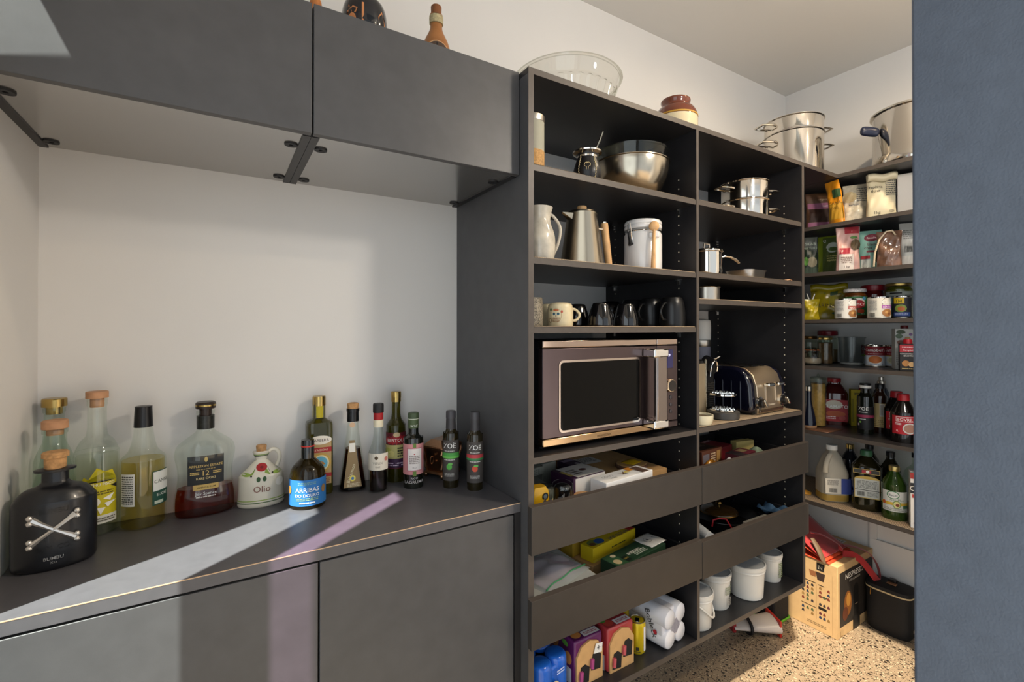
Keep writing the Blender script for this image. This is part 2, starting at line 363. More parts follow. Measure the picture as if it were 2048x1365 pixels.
# ================================================================== wall cabinets over the worktop
def wall_cab(x0, x1, label, side):
    t = thing('wall_cabinet', label, 'cabinet', ((x0+x1)/2, 0, 0))
    a, b = x0-(x0+x1)/2, x1-(x0+x1)/2; z0, z1 = 1.8005, 2.0715; yb = -(DU-0.019)
    bd = B().box(a, a+0.016, yb, -0.001, z0, z1).box(b-0.016, b, yb, -0.001, z0, z1).box(a+0.016, b-0.016, yb, -0.001, z1-0.016, z1).box(a+0.016, b-0.016, -0.006, -0.001, z0+0.016, z1-0.016)
    obj('carcass', bd, LAM, t, smooth=0)
    obj('underside_panel', B().box(a+0.016, b-0.016, yb, -0.001, z0+0.003, z0+0.016), UNDER, t, smooth=0)
    bx('door', a+0.0012, b-0.0012, -DU, yb-0.002, z0+0.001, z1, LAMF, t, bevel=0.0012)
    for xx in ((a+0.030), (b-0.030)):
        for yy in (-0.045, -0.30):
            pb = B().lathe([(0.0045, z0+0.0035), (0.0045, z0+0.0005), (0.0135, z0+0.0), (0.014, z0+0.003)], 20, cx=xx, cy=yy)
            obj('fixing_plug', pb, BLKM, t)
    return t
wall_cab(XL, -0.0004, 'dark wall cabinet beside the left wall, sunlit at its upper corner', 0)
wall_cab(0.0004, XT-0.001, 'dark wall cabinet butting against the tall open shelving', 1)

# ================================================================== base cabinets and worktop
WT = M('dark_worktop', '#535256', 0.40, bump=0.05, bscale=700, var=0.07, vscale=40)
wt = tag(bx('worktop', XL+0.0015, XT-0.001, -DB, -0.0015, ZW-0.024, ZW, WT, bevel=0.001), 'long dark grey worktop carrying the liquor and oil bottles', 'worktop')
obj('worn_edge', B().box(XL+0.0015, XT-0.001, -DB-0.0004, -DB+0.001, ZW-0.0012, ZW+0.0003), M('worn_raw_edge', '#c9a987', 0.6), wt, smooth=0)
def base_cab(x0, x1, label, stile):
    t = thing('base_cabinet', label, 'cabinet', ((x0+x1)/2, 0, 0)); c = (x0+x1)/2; a, b = x0-c, x1-c; yb = -(DB-0.020); zt = ZW-0.0245
    bd = B().box(a, a+0.016, yb, -0.002, 0.11, zt).box(b-0.019, b, -DB+0.001 if stile else yb, -0.002, FZ, zt).box(a+0.016, b-0.019, yb, -0.002, 0.11, 0.128).box(a+0.016, b-0.019, -0.012, -0.002, 0.098, zt).box(a+0.016, b-0.019, yb, yb+0.06, zt-0.016, zt).box(a, b-0.019, yb+0.05, yb+0.066, FZ, 0.11)
    obj('carcass', bd, LAM, t, smooth=0)
    bx('door', a+0.0015, (b-0.022) if stile else b-0.0015, -DB+0.0005, yb-0.001, 0.085, zt-0.004, LAMF, t, bevel=0.001)
    return t
base_cab(XL+0.002, 0.0123, 'dark base cabinet under the worktop end next to the left wall', 0)
base_cab(0.0131, XT-0.001, 'dark base cabinet under the worktop beside the tall open shelving', 1)

# ================================================================== tall open shelving on the back wall
ts = thing('tall_shelving', 'tall black open shelving with four drawers against the back wall', 'shelving', (XT, 0, 0))
def tb(name, x0, x1, y0, y1, z0, z1, mat=LAM, parent=ts, bevel=0.0008): return bx(name, x0-XT, x1-XT, y0, y1, z0, z1, mat, parent, bevel=bevel)
ZB = 0.364; PT = 0.0165
def panel(name, x0, x1, z0, z1):
    p_ = tb(name, x0, x1, -DT+0.001, -0.001, z0, z1, LAMF if name == 'side_panel' else LAM); obj('edge_band', B().box(x0-XT, x1-XT, -DT, -DT+0.001, z0, z1), EDGE, p_, smooth=0); return p_  # side panel takes the lighter laminate, its grey sheen put into the colour
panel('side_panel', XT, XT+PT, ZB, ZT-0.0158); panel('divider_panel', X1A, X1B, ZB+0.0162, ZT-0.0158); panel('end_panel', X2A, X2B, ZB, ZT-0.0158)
def board(name, x0, x1, zt, th=0.016, y1=-0.001, yf=-DT):
    p_ = tb(name, x0, x1, yf+0.001, y1, zt-th, zt); obj('edge_band', B().box(x0-XT, x1-XT, yf, yf+0.001, zt-th, zt), EDGE, p_, smooth=0); return p_
board('top_board', XT, XF, ZT)
board('bottom_board', XT+PT, X2A, ZB+0.016)
C1 = (XT+PT+0.0004, X1A-0.0004); C2 = (X1B+0.0004, X2A-0.0004)
SA, SB_, SC_, SD, SE, SF, SG, SH, SBT = 1.823, 1.583, 1.4035, 1.067, 1.825, 1.586, 1.497, 1.070, ZB+0.016
for z in (SA, SB_, SC_, SD): board('shelf', *C1, z, yf=-DT+0.002)
for z in (SE, SF, SG, SH): board('shelf', *C2, z, yf=-DT+0.002)
HOLE = M('shelf_hole_rim', '#d8cdb4', 0.5)
for xs, zs in ((X1A, (SA, SB_, SC_, SD)), (X2A, (SE, SF, SG, SH))):
    hb = B(); pb = B()
    for yy in (-0.360, -0.054):
        for k in range(46):
            z = 0.52+0.0308*k
            if any(-0.03 < z-s < 0.004 for s in zs) or z > ZT-0.02: continue
            hb.lathe([(1e-4, 0.0006), (0.0026, 0.0006), (0.0026, 0)], 8, mat=Matrix.Translation((xs-XT, yy, z)) @ Matrix.Rotation(-math.pi/2, 4, 'Y'))
        for s in zs: 
            if s > 1.81: continue
            obj('shelf_pin', B().box(xs-XT-0.012, xs-XT, yy-0.004, yy+0.004, s-0.0195, s-0.0162).box(xs-XT-0.003, xs-XT, yy-0.005, yy+0.005, s-0.034, s-0.0195), CHROME, ts, smooth=0)
        for s in zs:
            if s > 1.81: obj('shelf_pin', B().box(xs-XT-0.012, xs-XT, yy-0.004, yy+0.004, s-0.0195, s-0.0162).box(xs-XT-0.003, xs-XT, yy-0.005, yy+0.005, s-0.034, s-0.0195), CHROME, ts, smooth=0)
    obj('shelf_pin_row', hb, HOLE, ts, smooth=0)['kind'] = 'stuff'
DR = {}
for nm, x0, x1, z0, z1 in (('a', XT-0.003, 1.1690, 0.828, 0.949), ('b', XT-0.003, 1.1690, 0.590, 0.714), ('c', 1.1712, 1.8325, 0.827, 0.947), ('d', 1.1712, 1.8325, 0.584, 0.705)):
    d_ = tb('drawer', x0, x1, -DT-0.0185, -DT-0.0005, z0, z1, LAMT, bevel=0.001)
    c0, c1 = (C1 if x0 < 1 else C2)
    tr = B().box(c0+0.012-XT, c0+0.024-XT, -DT, -0.04, z0+0.012, z1-0.035).box(c1-0.024-XT, c1-0.012-XT, -DT, -0.04, z0+0.012, z1-0.035).box(c0+0.024-XT, c1-0.024-XT, -DT, -0.04, z0+0.012, z0+0.024).box(c0+0.024-XT, c1-0.024-XT, -0.052, -0.04, z0+0.024, z1-0.035)
    obj('drawer_tray', tr, LAM, d_, smooth=0)
    obj('worn_top_edge', B().box(x0-XT, x1-XT, -DT-0.0187, -DT-0.0004, z1-0.0006, z1+0.0003), EDGE, d_, smooth=0)
    DR[nm] = z0+0.0242
# corner shelving on the right wall
rs = thing('corner_shelving', 'black wall shelving on the right wall packed with groceries', 'shelving', (XF, 0, 0))
YE = -1.10
RZ = (1.861, 1.651, 1.440, 1.230, 0.936, 0.616)
for k, z in enumerate((ZT,)+RZ):
    y1 = -0.001
    p_ = bx('top_board' if k == 0 else 'shelf', 0.001, XR-XF-0.001, YE, y1, z-0.016, z, LAM, rs, bevel=0.0008)
    obj('edge_band', B().box(0, 0.001, YE, y1 if k else -DT, z-0.016, z), EDGE, p_, smooth=0)
bx('end_panel', 0, XR-XF-0.001, YE-0.017, YE-0.0005, FZ, ZT, LAM, rs, bevel=0.0008)
# woven shelf liners
def linerm():
    m = bpy.data.materials.new('woven_liner'); m.use_nodes = True; nt = m.node_tree; b = nt.nodes['Principled BSDF']
    tc = nt.nodes.new('ShaderNodeTexCoord'); ck = nt.nodes.new('ShaderNodeTexChecker'); ck.inputs['Scale'].default_value = 260
    mp = nt.nodes.new('ShaderNodeMapping'); mp.inputs['Rotation'].default_value = (0, 0, R(45)); mp.inputs['Location'].default_value = (0.01, 0.01, 0.003)
    nt.links.new(tc.outputs['Object'], mp.inputs[0]); nt.links.new(mp.outputs[0], ck.inputs[0])
    ck.inputs[1].default_value = (*lin('#b9a183'), 1); ck.inputs[2].default_value = (*lin('#2a2420'), 1)
    nt.links.new(ck.outputs[0], b.inputs['Base Color']); b.inputs['Roughness'].default_value = 0.7; return m
LIN = linerm()
def liner(x0, x1, y0, y1, z, label):
    b = B().grid(lambda u, v: Vector((x0+(x1-x0)*u, y0+(y1-y0)*v, z+0.0016+0.0006*math.sin(u*9)*math.sin(v*5))), 24, 12)
    return tag(obj('shelf_liner', b, LIN, smooth=60, solid=0.002), label, 'shelf liner')
L_ = 0.0028
liner(C1[0]+0.002, C1[1]-0.003, -DT+0.004, -0.02, SA, 'woven liner under the steel bowl and gourd cup')
liner(C1[0]+0.002, C1[1]-0.003, -DT+0.004, -0.02, SB_, 'woven liner under the kettle and white canister')
liner(C1[0]+0.002, C1[1]-0.003, -DT+0.004, -0.02, SC_, 'woven liner under the row of mugs')
liner(C2[0]+0.002, C2[1]-0.003, -DT+0.004, -0.02, SE, 'woven liner under the stacked steel pots')
liner(C2[0]+0.002, C2[1]-0.003, -DT+0.004, -0.02, SF, 'woven liner under the small saucepan')
liner(C2[0]+0.002, C2[1]-0.003, -DT+0.004, -0.02, SG, 'woven liner under the round cake tin')
liner(C2[0]+0.002, C2[1]-0.003, -DT+0.004, -0.02, SH, 'woven liner under the toaster and coffee machine')
liner(XF+0.002, XR-0.01, YE+0.01, -0.02, RZ[5], 'woven liner under the oil and vinegar bottles')

# ================================================================== bottles on the worktop
def bottle(name, label, x, y, z, prof, glass, cat='bottle', rz=0, sx=1, sy=1, n=2.0, liquid=None, fill=0.5, wall=0.003, group=None, seg=32, inset=None):
    t = thing(name, label, cat, (x, y, z), rz, group)
    obj('glass_body', B().lathe(prof, seg, sx, sy, n), glass, t)
    if liquid:
        zf = fill; lp = [(max(1e-4, r-wall), max(zz, wall)) for r, zz in prof if zz < zf]; lp.append((max(1e-4, rad_at(prof, zf)-wall), zf)); 
        obj('liquid', B().lathe(lp, seg, sx, sy, n), liquid, t)
    return t
def cap(t, prof, mat, name='cap', seg=28): return obj(name, B().lathe(prof, seg), mat, t)
CLR = GL('clear_bottle_glass', '#eef4ef'); CLR2 = GL('clear_glass', '#f7faf7')
def LIQ(name, col, trans=0.9): return GL(name, col, 0.02, 1.33)
DKOLIVE = M('dark_olive_glass', '#1d1f0c', 0.06, trans=0.25, ior=1.5, coat=0.5)
DKGLASS = M('black_green_glass', '#11140d', 0.06, coat=0.6)
OLIVE = M('olive_glass', '#5d5a10', 0.05, trans=0.75, ior=1.3, coat=0.5)

# black rum bottle with crossed bones
bx_ = px(107, -0.192)+0.004
pr = smoothprof([(0.052, 0), (0.060, 0.006), (0.061, 0.03), (0.061, 0.115), (0.058, 0.130), (0.045, 0.146), (0.026, 0.154), (0.0195, 0.160)], 4)+[(0.0195, 0.178), (0.030, 0.180), (0.0305, 0.184), (0.020, 0.186), (0.015, 0.186)]
t = bottle('rum_bottle', 'squat matt black rum bottle with silver crossed bones and cork', bx_, -0.193, ZW, pr, M('matt_black_glass', '#15161a', 0.30, coat=0.15), sy=0.62, rz=face(bx_, -0.185)-0.05)
cap(t, [(0.016, 0.180), (0.0165, 0.205), (0.020, 0.206), (0.020, 0.214), (0.018, 0.216)], CORK, 'cork')
FB = lambda x, z, o: Vector((0.061*math.sin(x/0.061)*(1+o*12), -(0.061*0.62*math.cos(x/0.061)+o), z))
SILV = M('silver_relief', '#d8d3cc', 0.25, metal=0.9)
eb = B()
for sgn in (1, -1):
    pts = [FB(-0.030+0.060*i/10, 0.078+sgn*(0.022-0.044*i/10), 0.0012) for i in range(11)]
    eb.tube(pts, [0.0065, 0.0055, 0.0045, 0.0042, 0.004, 0.0045, 0.004, 0.0042, 0.0045, 0.0055, 0.0065], 8)
    for e, d in ((pts[0], -1), (pts[-1], 1)):
        for k in (-1, 1): eb.ball((e.x+d*0.003, e.y-0.001, e.z+k*0.005), 0.0055, 8, 6)
obj('crossbones_emblem', eb, SILV, t)
art(t, FB, [('t', 'BUMBU', 0, 0.108, 0.013, BLK), ('t', 'RUM  CO.', 0, 0.040, 0.012, BLK), ('t', 'BUMBU', 0, 0.022, 0.0085, SILV), ('t', 'XO', 0, 0.015, 0.006, SILV)], 'lettering', o0=0.0008)
# gold capped bottle in the corner
gx = -0.467
pr = smoothprof([(0.031, 0), (0.033, 0.008), (0.033, 0.15), (0.031, 0.175), (0.020, 0.205), (0.0165, 0.22)], 4)+[(0.0165, 0.270), (0.0185, 0.272), (0.0185, 0.282), (0.014, 0.282)]
t = bottle('liquor_bottle', 'clear liquor bottle with a gold cap in the wall corner', gx, -0.038, ZW, pr, CLR, rz=0.2)
cap(t, [(0.0135, 0.268), (0.0135, 0.284), (0.021, 0.2842), (0.021, 0.300), (0.019, 0.302)], GOLD)
art(t, Fcyl(0.0172), [('p', [(-0.016, 0.235), (0, 0.228), (0.016, 0.235), (0.016, 0.252), (0, 0.259), (-0.016, 0.252)], '#1c3a38'), ('e', 0, 0.244, 0.008, 0.007, '#c6b93a')])
# wooden cork bottle behind the rum
wx = -0.448
pr = smoothprof([(0.030, 0), (0.033, 0.008), (0.033, 0.125), (0.031, 0.148), (0.025, 0.175), (0.019, 0.205)], 4)+[(0.018, 0.238), (0.020, 0.240), (0.020, 0.248), (0.014, 0.248)]
t = bottle('liquor_bottle', 'clear liquor bottle with wooden stopper and lime label behind the black rum', wx, -0.119, ZW, pr, CLR, rz=0.3, liquid=LIQ('clear_spirit', '#f9faf3'), fill=0.13)
cap(t, [(0.0135, 0.236), (0.0135, 0.249), (0.021, 0.2492), (0.021, 0.264), (0.019, 0.266)], M('wood_stopper', '#b98a66', 0.6, var=0.15, vscale=60), 'stopper')
art(t, Fcyl(0.0333), [('r', -0.03, 0.030, 0.045, 0.105, '#a8c226'), ('r', -0.03, 0.045, 0.045, 0.056, '#e8ecd0'), ('t', 'PISCO', 0.028, 0.075, 0.012, '#3e4a10')])
# pisco bottle with yellow label
mx_ = px(190, -0.05)+0.004
pr = smoothprof([(0.034, 0), (0.0385, 0.006), (0.039, 0.02), (0.039, 0.165), (0.0375, 0.182), (0.030, 0.202), (0.0195, 0.215), (0.017, 0.235)], 4)+[(0.0165, 0.280), (0.018, 0.282), (0.018, 0.298), (0.014, 0.298)]
t = bottle('pisco_bottle', 'tall clear pisco bottle with cork stopper and yellow pictorial label', mx_, -0.048, ZW, pr, CLR2, rz=face(mx_, -0.05)+0.1, liquid=LIQ('clear_spirit', '#fafbf6'), fill=0.172)
cap(t, [(0.0125, 0.278), (0.0125, 0.298), (0.020, 0.2982), (0.020, 0.312), (0.018, 0.313)], M('wood_stopper', '#b98a66', 0.6, var=0.15, vscale=60), 'stopper')
YL = '#d3c221'
art(t, Fcyl(0.0394), [('r', -0.034, 0.028, 0.034, 0.118, YL), ('p', [(-0.034, 0.118), (-0.026, 0.132), (-0.018, 0.126), (-0.004, 0.150), (0.010, 0.140), (0.024, 0.142), (0.030, 0.128), (0.034, 0.118)], YL),
    ('r', -0.034, 0.028, 0.034, 0.046, '#e6e3d8'), ('p', [(-0.034, 0.110), (-0.02, 0.120), (0.02, 0.120), (0.034, 0.110), (0.034, 0.100), (0.02, 0.108), (-0.02, 0.108), (-0.034, 0.100)], '#23202a'),
    ('t', 'MACHU PISCO', 0.0, 0.1105, 0.0085, '#f3f0e4'), ('l', -0.025, 0.090, 0.025, 0.100, 2, '#6a5d12'), ('e', -0.010, 0.076, 0.012, 0.010, '#f4f1e6'), ('e', -0.010, 0.076, 0.004, 0.004, '#4a3b14'),
    ('p', [(0.006, 0.082), (0.026, 0.090), (0.018, 0.076)], '#f6f3ea'), ('p', [(0.008, 0.072), (0.030, 0.074), (0.014, 0.062)], '#f6f3ea'), ('p', [(-0.004, 0.064), (0.002, 0.048), (0.010, 0.062)], '#f6f3ea'), ('p', [(-0.020, 0.066), (-0.024, 0.050), (-0.010, 0.062)], '#8b6d18'), ('l', -0.028, 0.032, 0.028, 0.042, 2, '#7a7466')])
# cane sugar syrup
sx_ = px(281, -0.055)+0.006
pr = smoothprof([(0.036, 0), (0.0425, 0.005), (0.0435, 0.016), (0.0425, 0.10), (0.0430, 0.146), (0.040, 0.158), (0.028, 0.172), (0.0215, 0.195), (0.0175, 0.225)], 4)+[(0.0172, 0.236), (0.014, 0.236)]
t = bottle('syrup_bottle', 'clear bottle of pale golden cane syrup with black cap', sx_, -0.052, ZW, pr, CLR2, rz=face(sx_, -0.05)+0.1, liquid=LIQ('pale_syrup', '#f8eec6'), fill=0.152)
cap(t, [(0.0185, 0.226), (0.0182, 0.232), (0.0165, 0.270), (0.0168, 0.273), (0.014, 0.274)], BLK)
art(t, Fcyl(0.0436), [('r', -0.052, 0.056, -0.020, 0.128, '#e9e7de'), ('l', -0.049, 0.060, -0.023, 0.124, 13, '#55544e'), ('r', 0.012, 0.050, 0.058, 0.128, '#1f4a3c'), ('r', 0.014, 0.082, 0.058, 0.126, '#dfdfd8'), ('t', 'CANNE', 0.034, 0.100, 0.011, '#5d6156'), ('t', 'SUCRE', 0.034, 0.070, 0.009, '#e8ebe0'), ('r', 0.016, 0.053, 0.036, 0.060, '#b9c3b2')])
# twelve year old rum, flask shaped
ax = px(412, -0.045)
pr = smoothprof([(0.056, 0), (0.064, 0.008), (0.064, 0.045), (0.057, 0.085), (0.058, 0.115), (0.063, 0.145), (0.058, 0.170), (0.035, 0.190), (0.020, 0.202), (0.0185, 0.215)], 5)+[(0.018, 0.243), (0.0195, 0.245), (0.0195, 0.252), (0.014, 0.252)]
t = bottle('rum_flask', 'waisted clear rum flask with black label, one third amber rum', ax, -0.046, ZW, pr, CLR2, rz=face(ax, -0.05)+0.04, sy=0.5, liquid=LIQ('amber_rum', '#cf8058', 0.92), fill=0.068)
obj('neck_sleeve', B().lathe([(0.0188, 0.208), (0.0190, 0.240), (0.0186, 0.240)], 28), M('gilt_sleeve', '#23241f', 0.3, var=0.5, vscale=160), t)
cap(t, [(0.0135, 0.236), (0.0135, 0.2565), (0.0205, 0.2568), (0.0215, 0.260), (0.0215, 0.270), (0.019, 0.273)], M('dark_wood_cap', '#2c1f18', 0.4), 'stopper'); obj('cap_band', B().lathe([(0.0217, 0.263), (0.0219, 0.265), (0.0217, 0.267)], 28, caps=False), GOLD, t)
FA = lambda x, z, o: Vector((x*1.0, -math.sqrt(max(0.00001, 1-(x/0.062)**2))*0.0300-o, z))
GD = '#cdb06a'
art(t, FA, [('r', -0.037, 0.078, 0.037, 0.147, '#1f2122'), ('t', 'APPLETON ESTATE', 0, 0.120, 0.0082, GD), ('e', 0, 0.138, 0.0035, 0.006, GD), ('l', -0.02, 0.113, 0.02, 0.117, 1, '#9a8450'), ('t', '12', 0, 0.100, 0.017, GD), ('l', -0.032, 0.102, -0.014, 0.110, 2, GD), ('l', 0.014, 0.102, 0.032, 0.110, 2, GD), ('t', 'RARE CASKS', 0, 0.091, 0.0072, '#d8c48c'), ('r', -0.026, 0.066, 0.026, 0.079, '#c7a862'), ('t', 'JAMAICA RUM', 0, 0.0700, 0.006, '#453a1e'), ('t', 'Joy Spence', 0, 0.054, 0.010, '#e9e2da', 'c', 0), ('l', -0.02, 0.047, 0.02, 0.052, 1, '#d8cfc6')])
# ceramic oil cruet
ox = px(515, -0.055)+0.010
CER = M('glazed_ceramic', '#dcd6c4', 0.18, coat=0.4, var=0.03, vscale=20)
t = thing('oil_cruet', 'cream ceramic oil cruet painted with olives and red tomato, corked', 'cruet', (ox, -0.05, ZW), face(ox, -0.05)+0.05)
pr = smoothprof([(0.050, 0), (0.0545, 0.006), (0.0535, 0.03), (0.052, 0.07), (0.049, 0.080), (0.030, 0.098), (0.0165, 0.112), (0.0135, 0.118), (0.018, 0.130), (0.020, 0.134)], 4)+[(0.0195, 0.137), (0.012, 0.137), (0.012, 0.125)]
obj('body', B().lathe(pr, 36, 1, 0.62), CER, t)
hp = [(0.017, 0, 0.133), (0.024, 0, 0.138), (0.034, 0, 0.136), (0.041, 0, 0.126), (0.042, 0, 0.112), (0.038, 0, 0.100), (0.036, 0, 0.094)]
obj('handle', B().tube(sp(hp), 0.0050, 10), CER, t); cap(t, [(0.011, 0.134), (0.0125, 0.150), (0.011, 0.152)], CORK, 'cork')
FO = lambda x, z, o: Vector((x, -math.sqrt(max(1e-6, 1-(x/(rad_at(pr, z)+1e-5))**2))*rad_at(pr, z)*0.62-o, z))
for zz, c in ((0.013, '#3c5a2a'), (0.019, '#93ad4c'), (0.1285, '#6f8f3a'), (0.1255, '#24331c')):
    r_ = rad_at(pr, zz); obj('painted_band', B().lathe([(r_+0.0003, zz-0.0011), (r_+0.0006, zz), (rad_at(pr, zz+0.0011)+0.0003, zz+0.0011)], 36, 1, 0.62, caps=False), paper(c), t)
art(t, FO, [('p', [(-0.016, 0.112), (-0.012, 0.116), (0.014, 0.098), (0.018, 0.088)], '#2c4a26'), ('p', [(0.016, 0.112), (0.012, 0.116), (-0.016, 0.096), (-0.022, 0.086)], '#2c4a26'), ('p', [(-0.014, 0.096), (-0.028, 0.082), (-0.02, 0.084)], '#84a045'), ('p', [(0.01, 0.096), (0.020, 0.080), (0.006, 0.086)], '#84a045'),
    ('e', 0, 0.099, 0.0125, 0.0095, '#a51d22'), ('e', 0, 0.099, 0.004, 0.003, '#7a1218'), ('e', -0.034, 0.084, 0.010, 0.004, '#93ad4c'), ('e', 0.034, 0.084, 0.010, 0.004, '#93ad4c'), ('e', -0.008, 0.072, 0.0045, 0.0065, '#30502c'), ('e', 0.006, 0.072, 0.0045, 0.0065, '#30502c'), ('e', -0.024, 0.081, 0.0022, 0.0022, '#201a18'), ('e', 0.024, 0.084, 0.0022, 0.0022, '#201a18'), ('t', 'Olio', 0, 0.040, 0.022, '#7d4a3c', 'c', -0.6), ('e', 0.040, 0.060, 0.009, 0.011, '#efeade')], 'painting', step=0.0001)
# round shouldered olive oil with blue label
rx = px(616, -0.118)
pr = smoothprof([(0.040, 0), (0.0435, 0.005), (0.0438, 0.05), (0.0430, 0.075), (0.037, 0.098), (0.024, 0.113), (0.0155, 0.121)], 5)+[(0.015, 0.145)]
t = bottle('olive_oil_bottle', 'dumpy olive oil bottle with bright blue label and black cap', rx, -0.118, ZW, pr, M('amber_olive_glass', '#4a3a12', 0.05, trans=0.8, ior=1.25, coat=0.4), rz=face(rx, -0.118)-0.02, liquid=M('dark_oil', '#2a200a', 0.1), fill=0.082, wall=0.004)
cap(t, [(0.0158, 0.118), (0.0162, 0.160), (0.0155, 0.167), (0.013, 0.168)], M('glossy_black_cap', '#1a1a1c', 0.12, coat=0.5)); obj('cap_ring', B().lathe([(0.0163, 0.150), (0.0166, 0.1515), (0.0163, 0.153)], 28, caps=False), paper('#d0352b'), t)
art(t, Fcyl(0.0441), [('r', -0.062, 0.010, 0.062, 0.075, '#2f74b8'), ('l', -0.022, 0.062, 0.022, 0.070, 2, '#6f9a9a'), ('t', 'ARRIBAS', 0, 0.045, 0.0150, '#f2f2ee', 'c', 2.2), ('t', 'DO DOURO', 0, 0.033, 0.0105, '#f2f2ee', 'c', 2), ('l', -0.026, 0.023, 0.026, 0.031, 2, '#8fb28e'), ('l', -0.018, 0.015, 0.018, 0.021, 1, '#e9eef0'), ('e', 0.042, 0.047, 0.007, 0.010, '#8a6d4a'), ('e', -0.047, 0.05, 0.005, 0.010, '#c08a3a')])
# tall square sicilian oil
qx = px(639, -0.040)
pr = [(0.034, 0), (0.0365, 0.004), (0.0365, 0.188), (0.034, 0.196), (0.020, 0.203), (0.0165, 0.206), (0.0160, 0.212), (0.0158, 0.245)]
t = bottle('olive_oil_bottle', 'tall squared olive oil bottle with ornate red and gold label', qx, -0.036, ZW, pr, M('olive_oil_glass', '#4d4a10', 0.05, trans=0.5, ior=1.3, coat=0.5), rz=face(qx, -0.04)+0.12, n=5.0, sx=0.95, sy=0.86)
obj('neck_foil', B().lathe([(0.0163, 0.208), (0.0163, 0.243)], 28, caps=False), paper('#b8a81c'), t); cap(t, [(0.0172, 0.240), (0.0172, 0.262), (0.016, 0.266)], GOLD)
art(t, Fflat(-0.0316), [('r', -0.028, 0.030, 0.028, 0.148, '#b89b6a'), ('e', 0, 0.150, 0.029, 0.012, '#ece6d8'), ('t', 'BARBERA', 0, 0.146, 0.0105, '#3a2a22', 'c', 1), ('r', -0.028, 0.117, 0.028, 0.130, '#a8262c'), ('t', 'STAGIONI', 0, 0.1205, 0.008, '#e9d8b8'), ('e', 0, 0.088, 0.027, 0.027, '#c9a24a'), ('e', 0, 0.088, 0.022, 0.022, '#e8e0b8'), ('e', 0, 0.088, 0.018, 0.018, '#68b4d2'), ('p', [(-0.012, 0.082), (0.0, 0.094), (0.008, 0.090), (0.012, 0.084)], '#c98a3c'), ('r', -0.028, 0.050, 0.028, 0.060, '#a8262c'), ('l', -0.024, 0.033, 0.024, 0.047, 3, '#8a5a3a')])
# conical balsamic with cork
cx_ = px(707, -0.055)
pr = [(0.036, 0), (0.0385, 0.004), (0.0385, 0.012), (0.016, 0.165), (0.0145, 0.190), (0.0150, 0.212)]
t = bottle('balsamic_bottle', 'conical three-sided vinegar bottle with cork and tan label', cx_, -0.050, ZW, pr, CLR2, rz=face(cx_, -0.055)+0.1, n=2.6, liquid=LIQ('dark_vinegar', '#8a5632'), fill=0.115, wall=0.004)
obj('neck_seal', B().lathe([(0.0162, 0.190), (0.0158, 0.218), (0.0175, 0.2185), (0.0175, 0.226), (0.013, 0.226)], 28), BLK, t); cap(t, [(0.0150, 0.2262), (0.0160, 0.238), (0.0145, 0.241)], CORK, 'cork')
FK = lambda x, z, o: Vector((x, -(0.0392-(z-0.012)/0.153*0.0225)*0.985-o, z))
art(t, FK, [('p', [(-0.028, 0.014), (0.020, 0.014), (0.003, 0.140), (-0.011, 0.140)], '#8a7450'), ('r', -0.012, 0.108, 0.004, 0.132, '#e6e3da'), ('t', 'Balsamico', -0.004, 0.050, 0.013, '#d8cfae', 'c', 0, 1.25), ('e', -0.004, 0.038, 0.008, 0.008, '#e0d463'), ('e', -0.004, 0.038, 0.004, 0.004, '#4c7cb0'), ('l', -0.018, 0.016, 0.014, 0.026, 3, '#c8bda0'), ('e', -0.003, 0.182, 0.008, 0.007, '#c9a98a')])
# slim vinegar with cream label
vx = px(757, -0.106)
pr = smoothprof([(0.0235, 0), (0.0262, 0.004), (0.0262, 0.095), (0.0255, 0.110), (0.016, 0.138), (0.0130, 0.160)], 5)+[(0.0128, 0.205)]
t = bottle('vinegar_bottle', 'slim clear vinegar bottle with cream label and red collar', vx, -0.106, ZW, pr, CLR2, rz=face(vx, -0.106)-0.05, liquid=LIQ('brown_vinegar', '#8a5c3c'), fill=0.062)
obj('neck_label', B().lathe([(0.0134, 0.178), (0.0134, 0.198)], 28, caps=False), paper('#e2d9bd'), t); obj('red_collar', B().lathe([(0.0132, 0.198), (0.0134, 0.222), (0.013, 0.222)], 28), paper('#a11d22'), t); cap(t, [(0.0148, 0.218), (0.0148, 0.240), (0.0135, 0.243)], BLKM)
art(t, Fcyl(0.0265), [('r', -0.036, 0.062, 0.036, 0.108, '#ddd6c6'), ('e', -0.004, 0.096, 0.005, 0.005, '#4a3a22'), ('t', 'VIEUX', 0, 0.078, 0.010, '#8a8474', 'c', 0), ('t', '1862', 0, 0.069, 0.007, '#8a8474', 'c', 0), ('e', 0.024, 0.092, 0.006, 0.006, '#c77a6a')])
